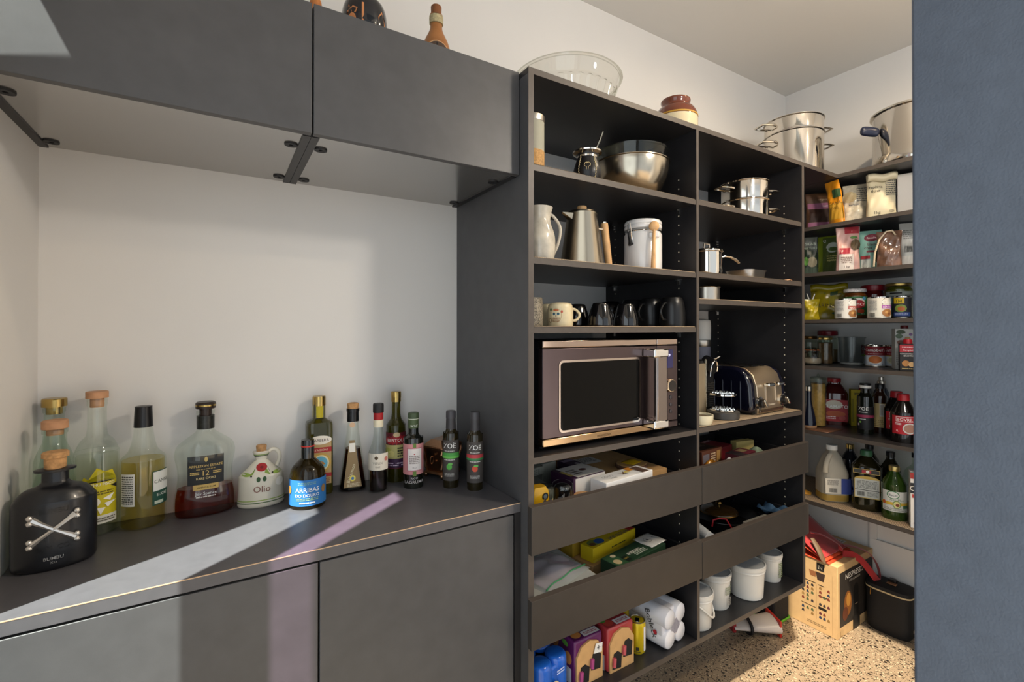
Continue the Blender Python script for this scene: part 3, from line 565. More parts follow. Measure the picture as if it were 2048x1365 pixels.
# balsamic with grapes label
ex = px(794, -0.050)
pr = smoothprof([(0.026, 0), (0.0288, 0.005), (0.0288, 0.150), (0.026, 0.168), (0.016, 0.184), (0.0130, 0.200)], 5)+[(0.0128, 0.236), (0.0142, 0.238), (0.0142, 0.242)]
t = bottle('vinegar_bottle', 'green glass vinegar bottle with gold cap and grape label', ex, -0.042, ZW, pr, OLIVE, rz=face(ex, -0.05), liquid=M('black_vinegar', '#0c0604', 0.1), fill=0.152, wall=0.002)
cap(t, [(0.0145, 0.234), (0.0145, 0.246), (0.0150, 0.2465), (0.0150, 0.262), (0.014, 0.264)], GOLD)
art(t, Fcyl(0.0291), [('r', -0.042, 0.040, 0.042, 0.146, '#5c1620'), ('e', 0.002, 0.124, 0.040, 0.014, '#ab1f2a'), ('e', 0.002, 0.140, 0.010, 0.007, '#d6bc90'), ('t', 'BERTOLLI', 0.002, 0.119, 0.0135, '#f1ece2', 'c', 1.5), ('r', -0.042, 0.070, 0.042, 0.110, '#c6bd7a'), ('e', -0.026, 0.092, 0.012, 0.010, '#b3b552'), ('e', -0.014, 0.084, 0.010, 0.010, '#d9cf84'), ('e', -0.034, 0.078, 0.008, 0.008, '#46602c'), ('l', 0.004, 0.074, 0.034, 0.104, 4, '#2c2a1a'), ('r', -0.042, 0.044, 0.042, 0.070, '#3f2145'), ('l', -0.024, 0.048, 0.024, 0.060, 2, '#d8c3d8'), ('e', -0.034, 0.058, 0.010, 0.010, '#5b8a3c'), ('e', -0.036, 0.066, 0.008, 0.008, '#b9643a')])
# pink labelled oil
kx = px(827, -0.124)
pr = smoothprof([(0.0262, 0), (0.0282, 0.004), (0.0282, 0.128), (0.026, 0.140), (0.016, 0.150), (0.0145, 0.158)], 4)+[(0.0145, 0.180)]
t = bottle('chilli_oil_bottle', 'dark chilli oil bottle with pink label and green sleeve', kx, -0.124, ZW, pr, DKGLASS, rz=face(kx, -0.124)+0.1)
obj('green_sleeve', B().lathe([(0.0150, 0.168), (0.0152, 0.194)], 28, caps=False), paper('#4c5c3c'), t); cap(t, [(0.0156, 0.1945), (0.0156, 0.208), (0.0145, 0.211)], paper('#44543a')); obj('cap_line', B().lathe([(0.0153, 0.193), (0.0158, 0.1942), (0.0157, 0.1952)], 28, caps=False), paper('#cfd4c2'), t)
art(t, Fcyl(0.0285), [('r', -0.048, 0.040, 0.048, 0.126, '#cf8c8e'), ('r', -0.004, 0.110, 0.005, 0.128, '#66803c'), ('r', -0.022, 0.050, 0.024, 0.116, '#b9747c'), ('r', -0.019, 0.053, 0.021, 0.113, '#e3dcd8'), ('p', [(-0.010, 0.102), (0.0, 0.096), (0.010, 0.104), (0.0, 0.099)], '#b33a3a'), ('l', -0.014, 0.070, 0.015, 0.094, 5, '#9a8f8c'), ('t', '25 cl', 0.0, 0.058, 0.006, '#6b5f5c', 'c', 0), ('r', -0.004, 0.036, 0.005, 0.050, '#66803c'), ('t', 'LAGRUMA', 0, 0.016, 0.012, '#b9b4b4', 'c', 1), ('t', 'RICO', 0, 0.028, 0.008, '#b9b4b4')])
art(t, Fcyl(0.0153), [('t', 'tartuf', 0, 0.173, 0.009, '#e2e5da')], 'neck_lettering')
# ornate bronze casket on ball feet
bxx = px(884, -0.064)
BRZ = M('rose_bronze', '#b48a6a', 0.28, metal=1.0, bump=0.5, bscale=90)
t = thing('bronze_casket', 'small ornate bronze casket on ball feet behind the oil bottles', 'casket', (bxx, -0.066, ZW), 0.5)
def frus(b, x0, y0, z0, x1, y1, z1): return b.add([(sx*a, sy*c, z) for (a, c, z) in ((x0, y0, z0), (x1, y1, z1)) for sx, sy in ((-1, -1), (1, -1), (1, 1), (-1, 1))], [(3, 2, 1, 0), (4, 5, 6, 7)]+[(i, (i+1) % 4, (i+1) % 4+4, i+4) for i in range(4)])
body = frus(B(), 0.034, 0.027, 0.018, 0.046, 0.036, 0.088); frus(body, 0.048, 0.038, 0.012, 0.040, 0.032, 0.020)
obj('body', body, BRZ, t, bevel=0.002)
lid = frus(B(), 0.050, 0.040, 0.088, 0.050, 0.040, 0.094); frus(lid, 0.050, 0.040, 0.094, 0.030, 0.020, 0.113); obj('lid', lid, BRZ, t, bevel=0.002)
for sx in (-1, 1):
    for sy in (-1, 1):
        obj('ball_foot', B().ball((sx*0.040, sy*0.031, 0.0085), 0.0085), BRZ, t)
        obj('corner_scroll', B().tube([(sx*(0.036+0.012*i/6+0.003*math.sin(i*1.6)), sy*(0.029+0.009*i/6), 0.02+0.066*i/6) for i in range(7)], [0.003, 0.005, 0.004, 0.0055, 0.004, 0.005, 0.003], 8), BRZ, t)
for sx in (-1, 1): obj('ring_handle', B().tube([(sx*(0.050+0.007*math.cos(a)), 0.0, 0.056+0.011*math.sin(a)) for a in [k*math.pi/6 for k in range(12)]], 0.0018, 6, closed=True), BRZ, t)
wr = B().tube([(0.016*math.cos(a), -0.034-0.004*math.sin(a)*0.3, 0.055+0.020*math.sin(a)) for a in [k*math.pi/8 for k in range(16)]], 0.0035, 8, closed=True); obj('wreath_relief', wr, BRZ, t)
# two charcoal flavoured oils
for u, yy, c1, c2, dx, lab, fl, fr_ in ((902, -0.182, '#4fa04a', '#6cbf55', -0.20, 'charcoal olive oil bottle with a plain green label band', 'GREEN CHILI', '#58b04a'), (950, -0.236, '#c0434a', '#3f8a52', 0.0, 'charcoal olive oil bottle with a red and green label band', 'CAYENNE', '#d8583c')):
    zx = px(u, yy)
    pr = smoothprof([(0.0205, 0), (0.0225, 0.004), (0.0225, 0.142), (0.0215, 0.152), (0.0150, 0.162), (0.0138, 0.170)], 4)+[(0.0132, 0.196)]
    t = bottle('flavoured_oil_bottle', lab, zx, yy, ZW, pr, M('dark_amber_glass', '#2a230c', 0.06, trans=0.3, ior=1.4, coat=0.5), rz=face(zx, yy)+dx)
    obj('neck_sleeve', B().lathe([(0.0146, 0.166), (0.0134, 0.198)], 28, caps=False), M('charcoal_sleeve', '#3c3a3c', 0.4), t); cap(t, [(0.0142, 0.196), (0.0142, 0.213), (0.013, 0.217)], M('charcoal_cap', '#444246', 0.4))
    art(t, Fcyl(0.0228), [('r', -0.05, 0.022, 0.05, 0.136, '#4a4542'), ('t', 'ZOË', 0, 0.114, 0.019, '#efeeea', 'c', 1.6), ('l', -0.014, 0.104, 0.014, 0.108, 1, '#c9c6c0'), ('r', -0.05, 0.085, 0.05, 0.101, c1), ('r', -0.05, 0.085, 0.05, 0.091, c2), ('l', -0.015, 0.079, 0.015, 0.083, 1, '#d9d6d0'),
        ('e', 0, 0.062, 0.0075, 0.0085, fr_), ('e', 0.003, 0.070, 0.006, 0.003, '#6fbf5a'), ('l', -0.013, 0.034, 0.013, 0.044, 3, '#b9b5af')])

# ================================================================== on top of the wall cabinets
ZU = 2.0715
vx = px(728, -0.20)
t = thing('painted_vase', 'black and terracotta painted vase on top of the wall cabinet', 'vase', (vx, -0.20, ZU), face(vx, -0.2))
pr = smoothprof([(0.022, 0), (0.025, 0.004), (0.034, 0.03), (0.053, 0.085), (0.056, 0.12), (0.048, 0.155), (0.024, 0.18), (0.019, 0.205), (0.026, 0.225)], 5)
obj('body', B().lathe(pr, 36), M('black_slip', '#12151c', 0.15, coat=0.4), t)
FV = lambda x, z, o: Vector(((rad_at(pr, z)+o)*math.sin(x/0.055), -(rad_at(pr, z)+o)*math.cos(x/0.055), z))
TC = '#c98552'
art(t, FV, [('r', -0.006, 0.04, -0.001, 0.15, TC), ('p', [(-0.05, 0.05), (-0.035, 0.07), (-0.03, 0.11), (-0.04, 0.13), (-0.052, 0.10)], TC), ('p', [(-0.045, 0.112), (-0.020, 0.106), (-0.016, 0.118), (-0.028, 0.124)], TC), ('p', [(0.03, 0.04), (0.055, 0.05), (0.058, 0.10), (0.046, 0.128), (0.034, 0.11), (0.044, 0.08)], TC), ('e', -0.030, 0.092, 0.010, 0.014, TC), ('r', -0.06, 0.045, 0.06, 0.049, TC)], 'painted_figures')
lx = px(872, -0.20)
t = thing('leather_bottle', 'brown leather wrapped bottle with medallion on top of the wall cabinet', 'bottle', (lx, -0.20, ZU), face(lx, -0.2)+0.1)
LEA = M('tan_leather', '#9a6434', 0.4, coat=0.2, var=0.2, vscale=25)
pr = smoothprof([(0.036, 0), (0.042, 0.01), (0.046, 0.05), (0.044, 0.085), (0.034, 0.125), (0.019, 0.158), (0.0165, 0.175), (0.0175, 0.205)], 5)
obj('body', B().lathe(pr, 36, 1, 0.72), LEA, t)
obj('hide_panel', B().lathe([(r+0.0006, z) for r, z in pr if z < 0.11], 36, 1.02, 0.62, caps=False), M('cream_hide', '#cbb48a', 0.6, var=0.1, vscale=40), t)
obj('neck_collar', B().lathe([(0.0190, 0.178), (0.0196, 0.190), (0.0192, 0.200)], 28, 1, 0.9), M('stitched_collar', '#a89c78', 0.5, var=0.3, vscale=200), t)
cap(t, [(0.0145, 0.203), (0.0150, 0.226), (0.013, 0.229)], M('brown_stopper', '#7a4a2a', 0.5), 'stopper')
FL = lambda x, z, o: Vector((x, -rad_at(pr, z)*0.72*math.sqrt(max(0.01, 1-(x/(rad_at(pr, z)+0.001))**2))-o, z))
art(t, FL, [('e', 0, 0.086, 0.034, 0.034, '#c49a70'), ('e', 0, 0.086, 0.031, 0.031, '#4a3a30'), ('e', 0, 0.078, 0.026, 0.022, '#b99474'), ('p', [(-0.026, 0.098), (0.0, 0.112), (0.026, 0.098), (0.0, 0.104)], '#1c1a1a'), ('l', -0.022, 0.068, 0.022, 0.088, 4, '#6d5240')], 'medallion', o0=0.001)
sx_ = px(630, -0.21)
t = thing('terracotta_figurine', 'small terracotta figurine mostly above the frame on the wall cabinet', 'figurine', (sx_, -0.21, ZU))
obj('base', B().lathe([(0.016, 0), (0.018, 0.004), (0.018, 0.012), (0.012, 0.016)], 24), M('terracotta', '#b5713c', 0.6, var=0.15, vscale=40), t)
obj('body', B().lathe(smoothprof([(0.012, 0.014), (0.011, 0.05), (0.015, 0.09), (0.013, 0.12), (0.008, 0.132), (0.012, 0.145), (0.011, 0.16), (0.001, 0.17)], 4), 20), M('terracotta', '#b5713c', 0.6, var=0.15, vscale=40), t)

# ================================================================== on top of the tall shelving
bx0 = 0.80
t = thing('plastic_bowl', 'large clear ribbed plastic punch bowl on top of the tall shelving', 'bowl', (bx0, -0.215, ZT))
CLP = GL('clear_plastic', '#ebebe6', 0.04, 1.55)
pr = smoothprof([(0.10, 0), (0.118, 0.004), (0.132, 0.03), (0.146, 0.075), (0.150, 0.084), (0.160, 0.090), (0.171, 0.128)], 5)
rb = B(); seg = 96; vs = []
for r, z in pr:
    for k in range(seg):
        q = r+(0.006 if (k % 3 == 0 and z < 0.085) else 0.0); vs.append((q*math.cos(2*math.pi*k/seg), q*math.sin(2*math.pi*k/seg), z))
fs = [(i*seg+k, i*seg+(k+1) % seg, (i+1)*seg+(k+1) % seg, (i+1)*seg+k) for i in range(len(pr)-1) for k in range(seg)]+[tuple(range(seg))]
obj('ribbed_body', rb.add(vs, fs), CLP, t); obj('rim', B().lathe([(0.169, 0.126), (0.176, 0.127), (0.179, 0.131), (0.175, 0.135), (0.170, 0.134)], 64, caps=False), CLP, t)
cx0 = px(1352, -0.22)
t = thing('stoneware_crock', 'brown and cream stoneware crock on top of the tall shelving', 'crock', (cx0, -0.22, ZT))
cpr = smoothprof([(0.060, 0), (0.068, 0.004), (0.078, 0.06), (0.081, 0.11), (0.078, 0.145), (0.066, 0.168), (0.053, 0.177), (0.051, 0.184), (0.055, 0.198), (0.054, 0.203)], 4)+[(0.047, 0.203), (0.045, 0.18)]
lo = [q for q in cpr if q[1] <= 0.1335]; hi = [q for q in cpr if q[1] >= 0.1335]; hi = [lo[-1]]+hi
obj('cream_base', B().lathe(lo, 40), M('cream_glaze', '#d8c9a6', 0.18, coat=0.4), t); obj('brown_top', B().lathe(hi, 40, caps=False), M('brown_glaze', '#6a3420', 0.14, coat=0.5), t)
obj('ochre_line', B().lathe([(lo[-1][0]+0.0008, 0.131), (lo[-1][0]+0.001, 0.134), (lo[-1][0]+0.0006, 0.137)], 40, caps=False), paper('#b98b2c'), t)
def pot_handle(b, r, z, ang, w=0.055, out=0.045, th=0.006, drop=0.0):
    c, s = math.cos(ang), math.sin(ang); q = []
    for a, o in ((-1, 0.0), (-1, 0.6), (-0.8, 1.0), (0.8, 1.0), (1, 0.6), (1, 0.0)): q.append((c*(r-0.002+o*out)-s*a*w/2, s*(r-0.002+o*out)+c*a*w/2, z-drop*o))
    return b.tube(q, th, 8, flat=0.7)
def pot(name, label, x, y, z, r, h, hz_, angs, rz=0, mat=STEEL, rim=0.005, hw=0.06, lid=False, out=0.055):
    t = thing(name, label, 'pot', (x, y, z), rz)
    wall_ = [(r-0.008, 0), (r-0.001, 0.003), (r, 0.010), (r, h-0.004), (r+rim, h-0.001), (r+rim, h+0.001), (r-0.003, h), (r-0.003, 0.006), (1e-4, 0.006)]
    obj('body', B().lathe(wall_, 48), mat, t)
    for a in angs:
        obj('handle', pot_handle(B(), r, hz_, a, hw, out), mat, t)
        rv = B()
        for k in (-1, 1): rv.ball((r*math.cos(a)-math.sin(a)*k*hw*0.5, r*math.sin(a)+math.cos(a)*k*hw*0.5, hz_), 0.006, 8, 6)
        obj('handle_rivet', rv, mat, t)
    return t
sx0, sy0 = px(1588, -0.27), -0.27
pot('stock_pot', 'tall polished steel stock pot on top of the shelving corner', sx0, sy0, ZT, 0.118, 0.205, 0.165, (R(158), R(-28)), 0)
pot('steamer_insert', 'polished steel steamer insert stacked in the tall stock pot', sx0, sy0, ZT+0.2065, 0.118, 0.062, 0.036, (R(156), R(-26)), 0)
t = thing('pressure_cooker', 'large steel pressure cooker with dark handle on the right shelving top', 'pressure cooker', (2.30, -0.642, ZT))
obj('body', B().lathe([(0.125, 0), (0.142, 0.004), (0.146, 0.014), (0.146, 0.045), (0.143, 0.05), (0.143, 0.225), (0.152, 0.229), (0.152, 0.236), (0.140, 0.236), (0.140, 0.01), (1e-4, 0.01)], 56), STEEL, t)
hb = B().lathe(smoothprof([(0.010, 0.0), (0.019, 0.01), (0.020, 0.05), (0.016, 0.07), (0.001, 0.075)], 4), 16, 1.0, 0.65, mat=Matrix.Translation((-0.118, 0.085, 0.15)) @ Matrix.Rotation(R(148), 4, 'Z') @ Matrix.Rotation(R(84), 4, 'Y'))
obj('side_handle', hb, M('navy_handle', '#1c2338', 0.3), t)
lk = B(); pot_handle(lk, 0.143, 0.17, R(-60)); obj('loop_handle', lk, BLK, t)

# ================================================================== upper shelf: jar, gourd cup, bowls
Z = SA+L_
jx, jy = 0.566, -0.352
t = thing('storage_jar', 'frosted jar of oats with metal lid at the shelf side panel', 'jar', (jx, jy, Z))
obj('jar_body', B().lathe([(0.034, 0), (0.0375, 0.004), (0.0375, 0.140)], 32), M('frosted_plastic', '#c4c2b0', 0.35, trans=0.35, ior=1.1), t)
obj('oats', B().lathe([(0.036, 0.003), (0.0378, 0.005), (0.0378, 0.055), (0.0376, 0.058)], 32), M('oat_grain', '#b98f5a', 0.8, bump=0.8, bscale=300, var=0.3, vscale=160), t)
obj('lid', B().lathe([(0.0385, 0.138), (0.039, 0.140), (0.039, 0.154), (0.037, 0.156)], 32), BRUSH, t)
gx, gy = px(1175, -0.352), -0.352
t = thing('gourd_cup', 'black leather mate gourd cup with steel rim and silver straw', 'cup', (gx, gy, Z), face(gx, gy))
gp = smoothprof([(0.030, 0), (0.033, 0.004), (0.040, 0.025), (0.041, 0.045), (0.034, 0.070), (0.031, 0.082), (0.034, 0.092)], 4)
obj('leather_body', B().lathe(gp, 32), M('black_leather', '#141214', 0.35, bump=0.2, bscale=180), t)
obj('steel_rim', B().lathe([(0.034, 0.090), (0.043, 0.095), (0.0435, 0.099), (0.041, 0.101), (0.032, 0.094), (0.030, 0.06)], 32, caps=False), STEEL, t)
obj('straw', B().tube([(0.010, 0.0, 0.05), (0.026, 0.012, 0.115), (0.036, 0.018, 0.14), (0.046, 0.022, 0.168)], [0.0028, 0.0028, 0.0036, 0.003], 8), M('silver_straw', '#d2cdc4', 0.22, metal=1.0), t)
FG = lambda x, z, o: Vector(((rad_at(gp, z)+o)*math.sin(x/0.038), -(rad_at(gp, z)+o)*math.cos(x/0.038), z))
THR = M('cream_lacing', '#cdb98c', 0.6)
for xx in (-0.024, 0.024): obj('stitched_seam', B().tube([FG(xx+0.0012*(-1)**k, 0.005+0.004*k, 0.0008) for k in range(21)], 0.0011, 5), THR, t)
mot = B()
for sgn in (-1, 1): mot.tube([FG(sgn*0.0015, 0.006, 0.001)]+[FG(sgn*(0.0025+0.006*math.sin(a)), 0.05+0.010*(1-math.cos(a))*0.5*1.4-0.006, 0.001) for a in [k*math.pi/6 for k in range(9)]], 0.0009, 5)
obj('lace_motif', mot, THR, t)
obj('base_ring', B().lathe([(0.034, 0.002), (0.0348, 0.005), (0.035, 0.008)], 32, caps=False), GOLD, t)
sx1, sy1 = 1.010, -0.292
t = thing('mixing_bowl', 'brushed steel mixing bowl with worn sides on the upper shelf', 'bowl', (sx1, sy1, Z))
bp = smoothprof([(0.045, 0), (0.060, 0.003), (0.090, 0.028), (0.112, 0.065), (0.121, 0.100), (0.123, 0.118)], 5)
obj('bowl_body', B().lathe(bp+[(0.127, 0.120), (0.127, 0.122), (0.120, 0.121)]+[(r-0.003, z) for r, z in bp[::-1] if z > 0.01], 56), M('worn_steel', '#b0a796', 0.22, metal=1.0, var=0.15, vscale=14), t)
t = thing('glass_bowl', 'clear glass bowl nested inside the steel mixing bowl', 'bowl', (sx1, sy1, Z+0.018))
gb = smoothprof([(0.040, 0), (0.06, 0.006), (0.092, 0.045), (0.112, 0.100), (0.1205, 0.138)], 5)
obj('bowl_body', B().lathe(gb, 56), CLR2, t); obj('rim', B().lathe([(0.119, 0.136), (0.1225, 0.137), (0.1235, 0.141), (0.120, 0.143), (0.117, 0.140)], 56, caps=False), CLR2, t)

# second shelf: pitcher, kettle, canister
Z = SB_+L_
kx, ky = 0.600, -0.345
t = thing('glass_pitcher', 'grey patterned pitcher with looped handle beside the steel kettle', 'pitcher', (kx, ky, Z))
pp = smoothprof([(0.038, 0), (0.041, 0.004), (0.045, 0.04), (0.043, 0.075), (0.033, 0.105), (0.031, 0.125), (0.038, 0.152)], 5)
obj('pitcher_body', B().lathe(pp+[(r-0.0025, z) for r, z in pp[::-1] if z > 0.004], 40), M('grey_milk_glass', '#b9b2a4', 0.15, coat=0.4, var=0.25, vscale=28), t)
obj('handle', B().tube(sp([(0.033, -0.004, 0.138), (0.045, -0.006, 0.132), (0.064, -0.008, 0.110), (0.067, -0.008, 0.085), (0.058, -0.006, 0.050), (0.043, -0.004, 0.020)]), 0.0045, 10), M('grey_milk_glass', '#b9b2a4', 0.15, coat=0.4), t)
kx, ky = px(1164, -0.315), -0.315
t = thing('coffee_kettle', 'brushed steel tapered kettle with wooden handle and lid knob', 'kettle', (kx, ky, Z), 0.0)
kp = [(0.060, 0), (0.0655, 0.003), (0.066, 0.010), (0.0455, 0.158), (0.0465, 0.160), (0.0465, 0.164), (0.043, 0.166)]
BRK = M('kettle_steel', '#a89c88', 0.24, metal=1.0, aniso=0.5)
obj('body', B().lathe(kp, 48), BRK, t); obj('lid', B().lathe([(0.043, 0.165), (0.042, 0.170), (0.012, 0.172), (0.010, 0.174)], 40), BRK, t)
obj('lid_knob', B().lathe([(0.010, 0.172), (0.0145, 0.175), (0.0145, 0.186), (0.012, 0.188)], 24), WOOD, t)
obj('spout', B().add([(-0.040, -0.012, 0.138), (-0.040, 0.012, 0.138), (-0.040, 0.014, 0.160), (-0.040, -0.014, 0.160), (-0.076, 0.0, 0.155), (-0.078, 0.004, 0.160), (-0.078, -0.004, 0.160)], [(0, 3, 2, 1), (0, 4, 6, 3), (1, 2, 5, 4), (0, 1, 4), (3, 6, 5, 2), (4, 5, 6)]), BRK, t, smooth=60)
obj('handle_arm', B().tube([(0.044, 0, 0.125), (0.092, 0, 0.127)], 0.005, 12), STEEL, t)
obj('handle', B().tube([(0.091, 0, 0.146), (0.092, 0, 0.138), (0.110, 0, 0.015)], [0.0115, 0.012, 0.0115], 16), WOOD, t); obj('handle_tip', B().lathe([(0.0085, 0.145), (0.0085, 0.150), (0.007, 0.152)], 16, cx=0.0907), STEEL, t)
nx, ny = px(1286, -0.335), -0.335
t = thing('ceramic_canister', 'white ceramic canister with wire clamp lid and wooden spoon', 'canister', (nx, ny, Z), face(nx, ny))
WC = M('white_glaze', '#dcdad8', 0.16, coat=0.5)
obj('body', B().lathe([(0.056, 0), (0.0605, 0.004), (0.0605, 0.118), (0.056, 0.126), (0.056, 0.132)], 44), WC, t)
obj('gasket', B().lathe([(0.0575, 0.132), (0.0585, 0.134), (0.0575, 0.136)], 44), M('grey_gasket', '#8b8985', 0.6), t)
obj('lid', B().lathe(smoothprof([(0.057, 0.136), (0.060, 0.139), (0.060, 0.147), (0.058, 0.150), (0.060, 0.153), (0.059, 0.160), (0.050, 0.166), (0.001, 0.168)], 4), 44), WC, t)
obj('wire_clamp', B().tube([(-0.040, -0.046, 0.155), (-0.037, -0.050, 0.130), (-0.034, -0.053, 0.100)], 0.0016, 6).tube([(-0.046, -0.040, 0.156), (-0.046, -0.042, 0.128), (-0.040, -0.050, 0.098)], 0.0016, 6), CHROME, t)
obj('wire_band', B().lathe([(0.0565, 0.127), (0.0580, 0.129), (0.0565, 0.131)], 44, caps=False), CHROME, t)
obj('clamp_lever', B().tube([(-0.045, -0.045, 0.125), (-0.040, -0.052, 0.095), (-0.037, -0.055, 0.082)], [0.004, 0.005, 0.009], 8), BLKM, t)
obj('spoon_holder', B().box(0.018, 0.050, -0.066, -0.045, 0.100, 0.118), WC, t, bevel=0.004)
t2 = thing('wooden_spoon', 'small pale wooden spoon hung on the white canister', 'spoon', (nx, ny, Z), face(nx, ny))
obj('spoon_bowl', B().ball((0.034, -0.064, 0.136), 0.016, 14, 10, 1, 0.45, 1), WOOD, t2); obj('spoon_handle', B().tube([(0.034, -0.0665, 0.124), (0.033, -0.069, 0.09), (0.031, -0.067, 0.002)], [0.0045, 0.0055, 0.0075], 10), WOOD, t2)

# third shelf: upside-down mugs
Z = SC_+L_
BM = M('black_glazed_mug', '#0d0c0d', 0.10, coat=0.6); BM2 = M('satin_black_mug', '#1b1b1c', 0.28, metal=0.3)
def mug(label, x, y, prof, mat, ang, hz0, hz1, out=0.028, group=None):
    t = thing('mug', label, 'mug', (x, y, Z), 0, group); obj('cup_body', B().lathe(prof, 36), mat, t)
    r0, r1 = rad_at(prof, hz0), rad_at(prof, hz1); c, s = math.cos(ang), math.sin(ang); P_ = []
    for r, z in ((r0-0.002, hz0), (r0+out*0.55, hz0-(hz0-hz1)*0.08), (max(r0, r1)+out, (hz0+hz1)/2), (r1+out*0.6, hz1+(hz0-hz1)*0.05), (r1-0.002, hz1)): P_.append((c*r, s*r, z))
    obj('handle', B().tube(sp(P_), 0.0038, 8), mat, t); return t
sm = smoothprof([(0.036, 0), (0.0375, 0.003), (0.036, 0.025), (0.026, 0.060), (0.022, 0.068)], 4)+[(0.018, 0.069)]
tl = smoothprof([(0.039, 0), (0.041, 0.003), (0.0415, 0.04), (0.038, 0.075), (0.031, 0.095)], 4)+[(0.027, 0.097)]
cr = smoothprof([(0.034, 0), (0.0355, 0.003), (0.0362, 0.04), (0.033, 0.06), (0.024, 0.066)], 4)+[(0.02, 0.066)]
def mgx(u, y): return px(u, y)
CRM = M('cream_mug', '#cdbf9c', 0.3, var=0.06, vscale=60)
t = mug('speckled grey and brown mug beside the shelf side panel', 0.568, -0.345, smoothprof([(0.034, 0), (0.036, 0.003), (0.036, 0.05), (0.034, 0.078)], 4)+[(0.02, 0.079)], M('speckled_glaze', '#7d7566', 0.35, var=0.9, vscale=300), R(120), 0.06, 0.02)
def skull(t, sc=1.0):
    F = Fcyl(0.0365)
    art(t, F, [('e', -0.012, 0.030, 0.016, 0.020, '#b9a47c'), ('e', -0.012, 0.030, 0.014, 0.018, '#d6c8a4'), ('e', -0.018, 0.034, 0.004, 0.004, '#4a7a8c'), ('e', -0.006, 0.034, 0.004, 0.004, '#4a7a8c'), ('e', -0.018, 0.034, 0.002, 0.002, '#1d1a18'), ('e', -0.006, 0.034, 0.002, 0.002, '#1d1a18'), ('p', [(-0.014, 0.027), (-0.010, 0.027), (-0.012, 0.031)], '#2a2420'), ('e', -0.012, 0.044, 0.008, 0.003, '#b8653c'), ('l', -0.022, 0.012, -0.002, 0.024, 4, '#7a4a2c'), ('e', -0.028, 0.046, 0.004, 0.004, '#5b6a4a'), ('e', 0.004, 0.040, 0.003, 0.004, '#b0503c'), ('e', -0.030, 0.016, 0.005, 0.006, '#6a4a2c'), ('e', -0.030, 0.016, 0.003, 0.004, '#d6c8a4')], 'skull_print', step=0.0001)
t = mug('cream mug printed with a sugar skull, in front', px(1122, -0.365), -0.362, cr, CRM, R(30), 0.05, 0.016); t.rotation_euler.z = face(0.66, -0.36); skull(t)
t = mug('cream mug with swirling print behind the sugar skull mug', px(1100, -0.29), -0.288, cr, CRM, R(110), 0.05, 0.016); t.rotation_euler.z = face(0.66, -0.36)-0.7; skull(t)
mug('small glossy black mug next to the cream skull mug', px(1160, -0.30), -0.288, sm, BM, R(200), 0.052, 0.018, 0.02)
mug('small glossy black mug third from the skull mug, at the shelf front', px(1252, -0.378), -0.378, sm, BM, R(95), 0.052, 0.018, 0.02)
mug('small glossy black mug between the other two small black mugs', px(1201, -0.376), -0.376, sm, BM, R(10), 0.052, 0.018, 0.022)
mug('tall satin black mug, front one by the divider panel', 1.1205, -0.372, tl, BM2, R(190), 0.078, 0.022, 0.03)
mug('tall satin black mug second from the divider panel', px(1306, -0.30), -0.288, tl, BM2, R(190), 0.078, 0.022, 0.03)
mug('tall black mug behind the small black mugs', px(1272, -0.22), -0.200, tl, BM2, R(190), 0.078, 0.022, 0.028)
mug('dark mug at the back behind the small black mugs', px(1234, -0.12), -0.085, tl, BM, R(300), 0.078, 0.022, 0.024)
mug('black mug at the back beside the cream mugs', px(1130, -0.17), -0.17, sm, BM, R(180), 0.052, 0.018, 0.02)

# ================================================================== microwave
MY = -0.40; mx0, mx1, mz0, mz1 = 0.5715, 1.1115, 1.0800, 1.3675
t = thing('microwave_oven', 'dark steel microwave oven with chrome trims on the middle shelf', 'microwave', (mx0, MY, SD))
def q(u, v): a, b = hy(u, v, MY); return a-mx0, b-SD
W_, Hh, z0 = mx1-mx0, mz1-SD, mz0-SD
SMOKE = M('smoked_steel', '#55494a', 0.22, metal=0.85, var=0.05, vscale=20)
obj('housing', B().box(0.004, W_-0.004, 0.022, 0.335, z0, Hh-0.004), M('black_housing', '#15161a', 0.35), t, bevel=0.003)
for fx in (0.03, W_-0.03):
    for fy in (0.05, 0.30): obj('foot', B().lathe([(0.010, 0), (0.011, z0+0.001)], 12, cx=fx, cy=fy), BLKM, t)
xs = q(1313.5, 770)[0]; TRM = M('rosy_reflection_chrome', '#a8968a', 0.10, metal=1.0)  # trim tint holds the pinkish reflection seen in the chrome
obj('door', B().box(0, xs-0.001, 0.0, 0.021, z0+0.022, Hh-0.022), SMOKE, t, bevel=0.002)
obj('control_panel', B().box(xs+0.001, W_, 0.0, 0.021, z0+0.022, Hh-0.022), SMOKE, t, bevel=0.002)
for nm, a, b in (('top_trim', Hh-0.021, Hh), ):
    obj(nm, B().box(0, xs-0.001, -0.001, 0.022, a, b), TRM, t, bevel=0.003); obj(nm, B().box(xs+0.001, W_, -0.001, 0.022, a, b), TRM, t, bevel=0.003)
BRS = M('warm_reflection_chrome', '#a98d6c', 0.16, metal=1.0)  # brassy tint paints the warm reflection into the bottom trim
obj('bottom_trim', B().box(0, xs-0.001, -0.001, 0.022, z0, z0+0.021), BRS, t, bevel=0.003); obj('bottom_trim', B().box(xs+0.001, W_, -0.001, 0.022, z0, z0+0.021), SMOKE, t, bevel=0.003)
def rrect(x0, z0_, x1, z1_, r, n=5):
    P_ = []
    for cx, cz, a0 in ((x1-r, z1_-r, 0), (x0+r, z1_-r, 90), (x0+r, z0_+r, 180), (x1-r, z0_+r, 270)):
        for k in range(n+1): a = R(a0+90*k/n); P_.append((cx+r*math.cos(a), cz+r*math.sin(a)))
    return P_
XZ = Matrix(((1, 0, 0, 0), (0, 0, 1, 0), (0, 1, 0, 0), (0, 0, 0, 1)))
wx0, wz1 = q(1121, 726); wx1, wz0 = q(1278, 840)
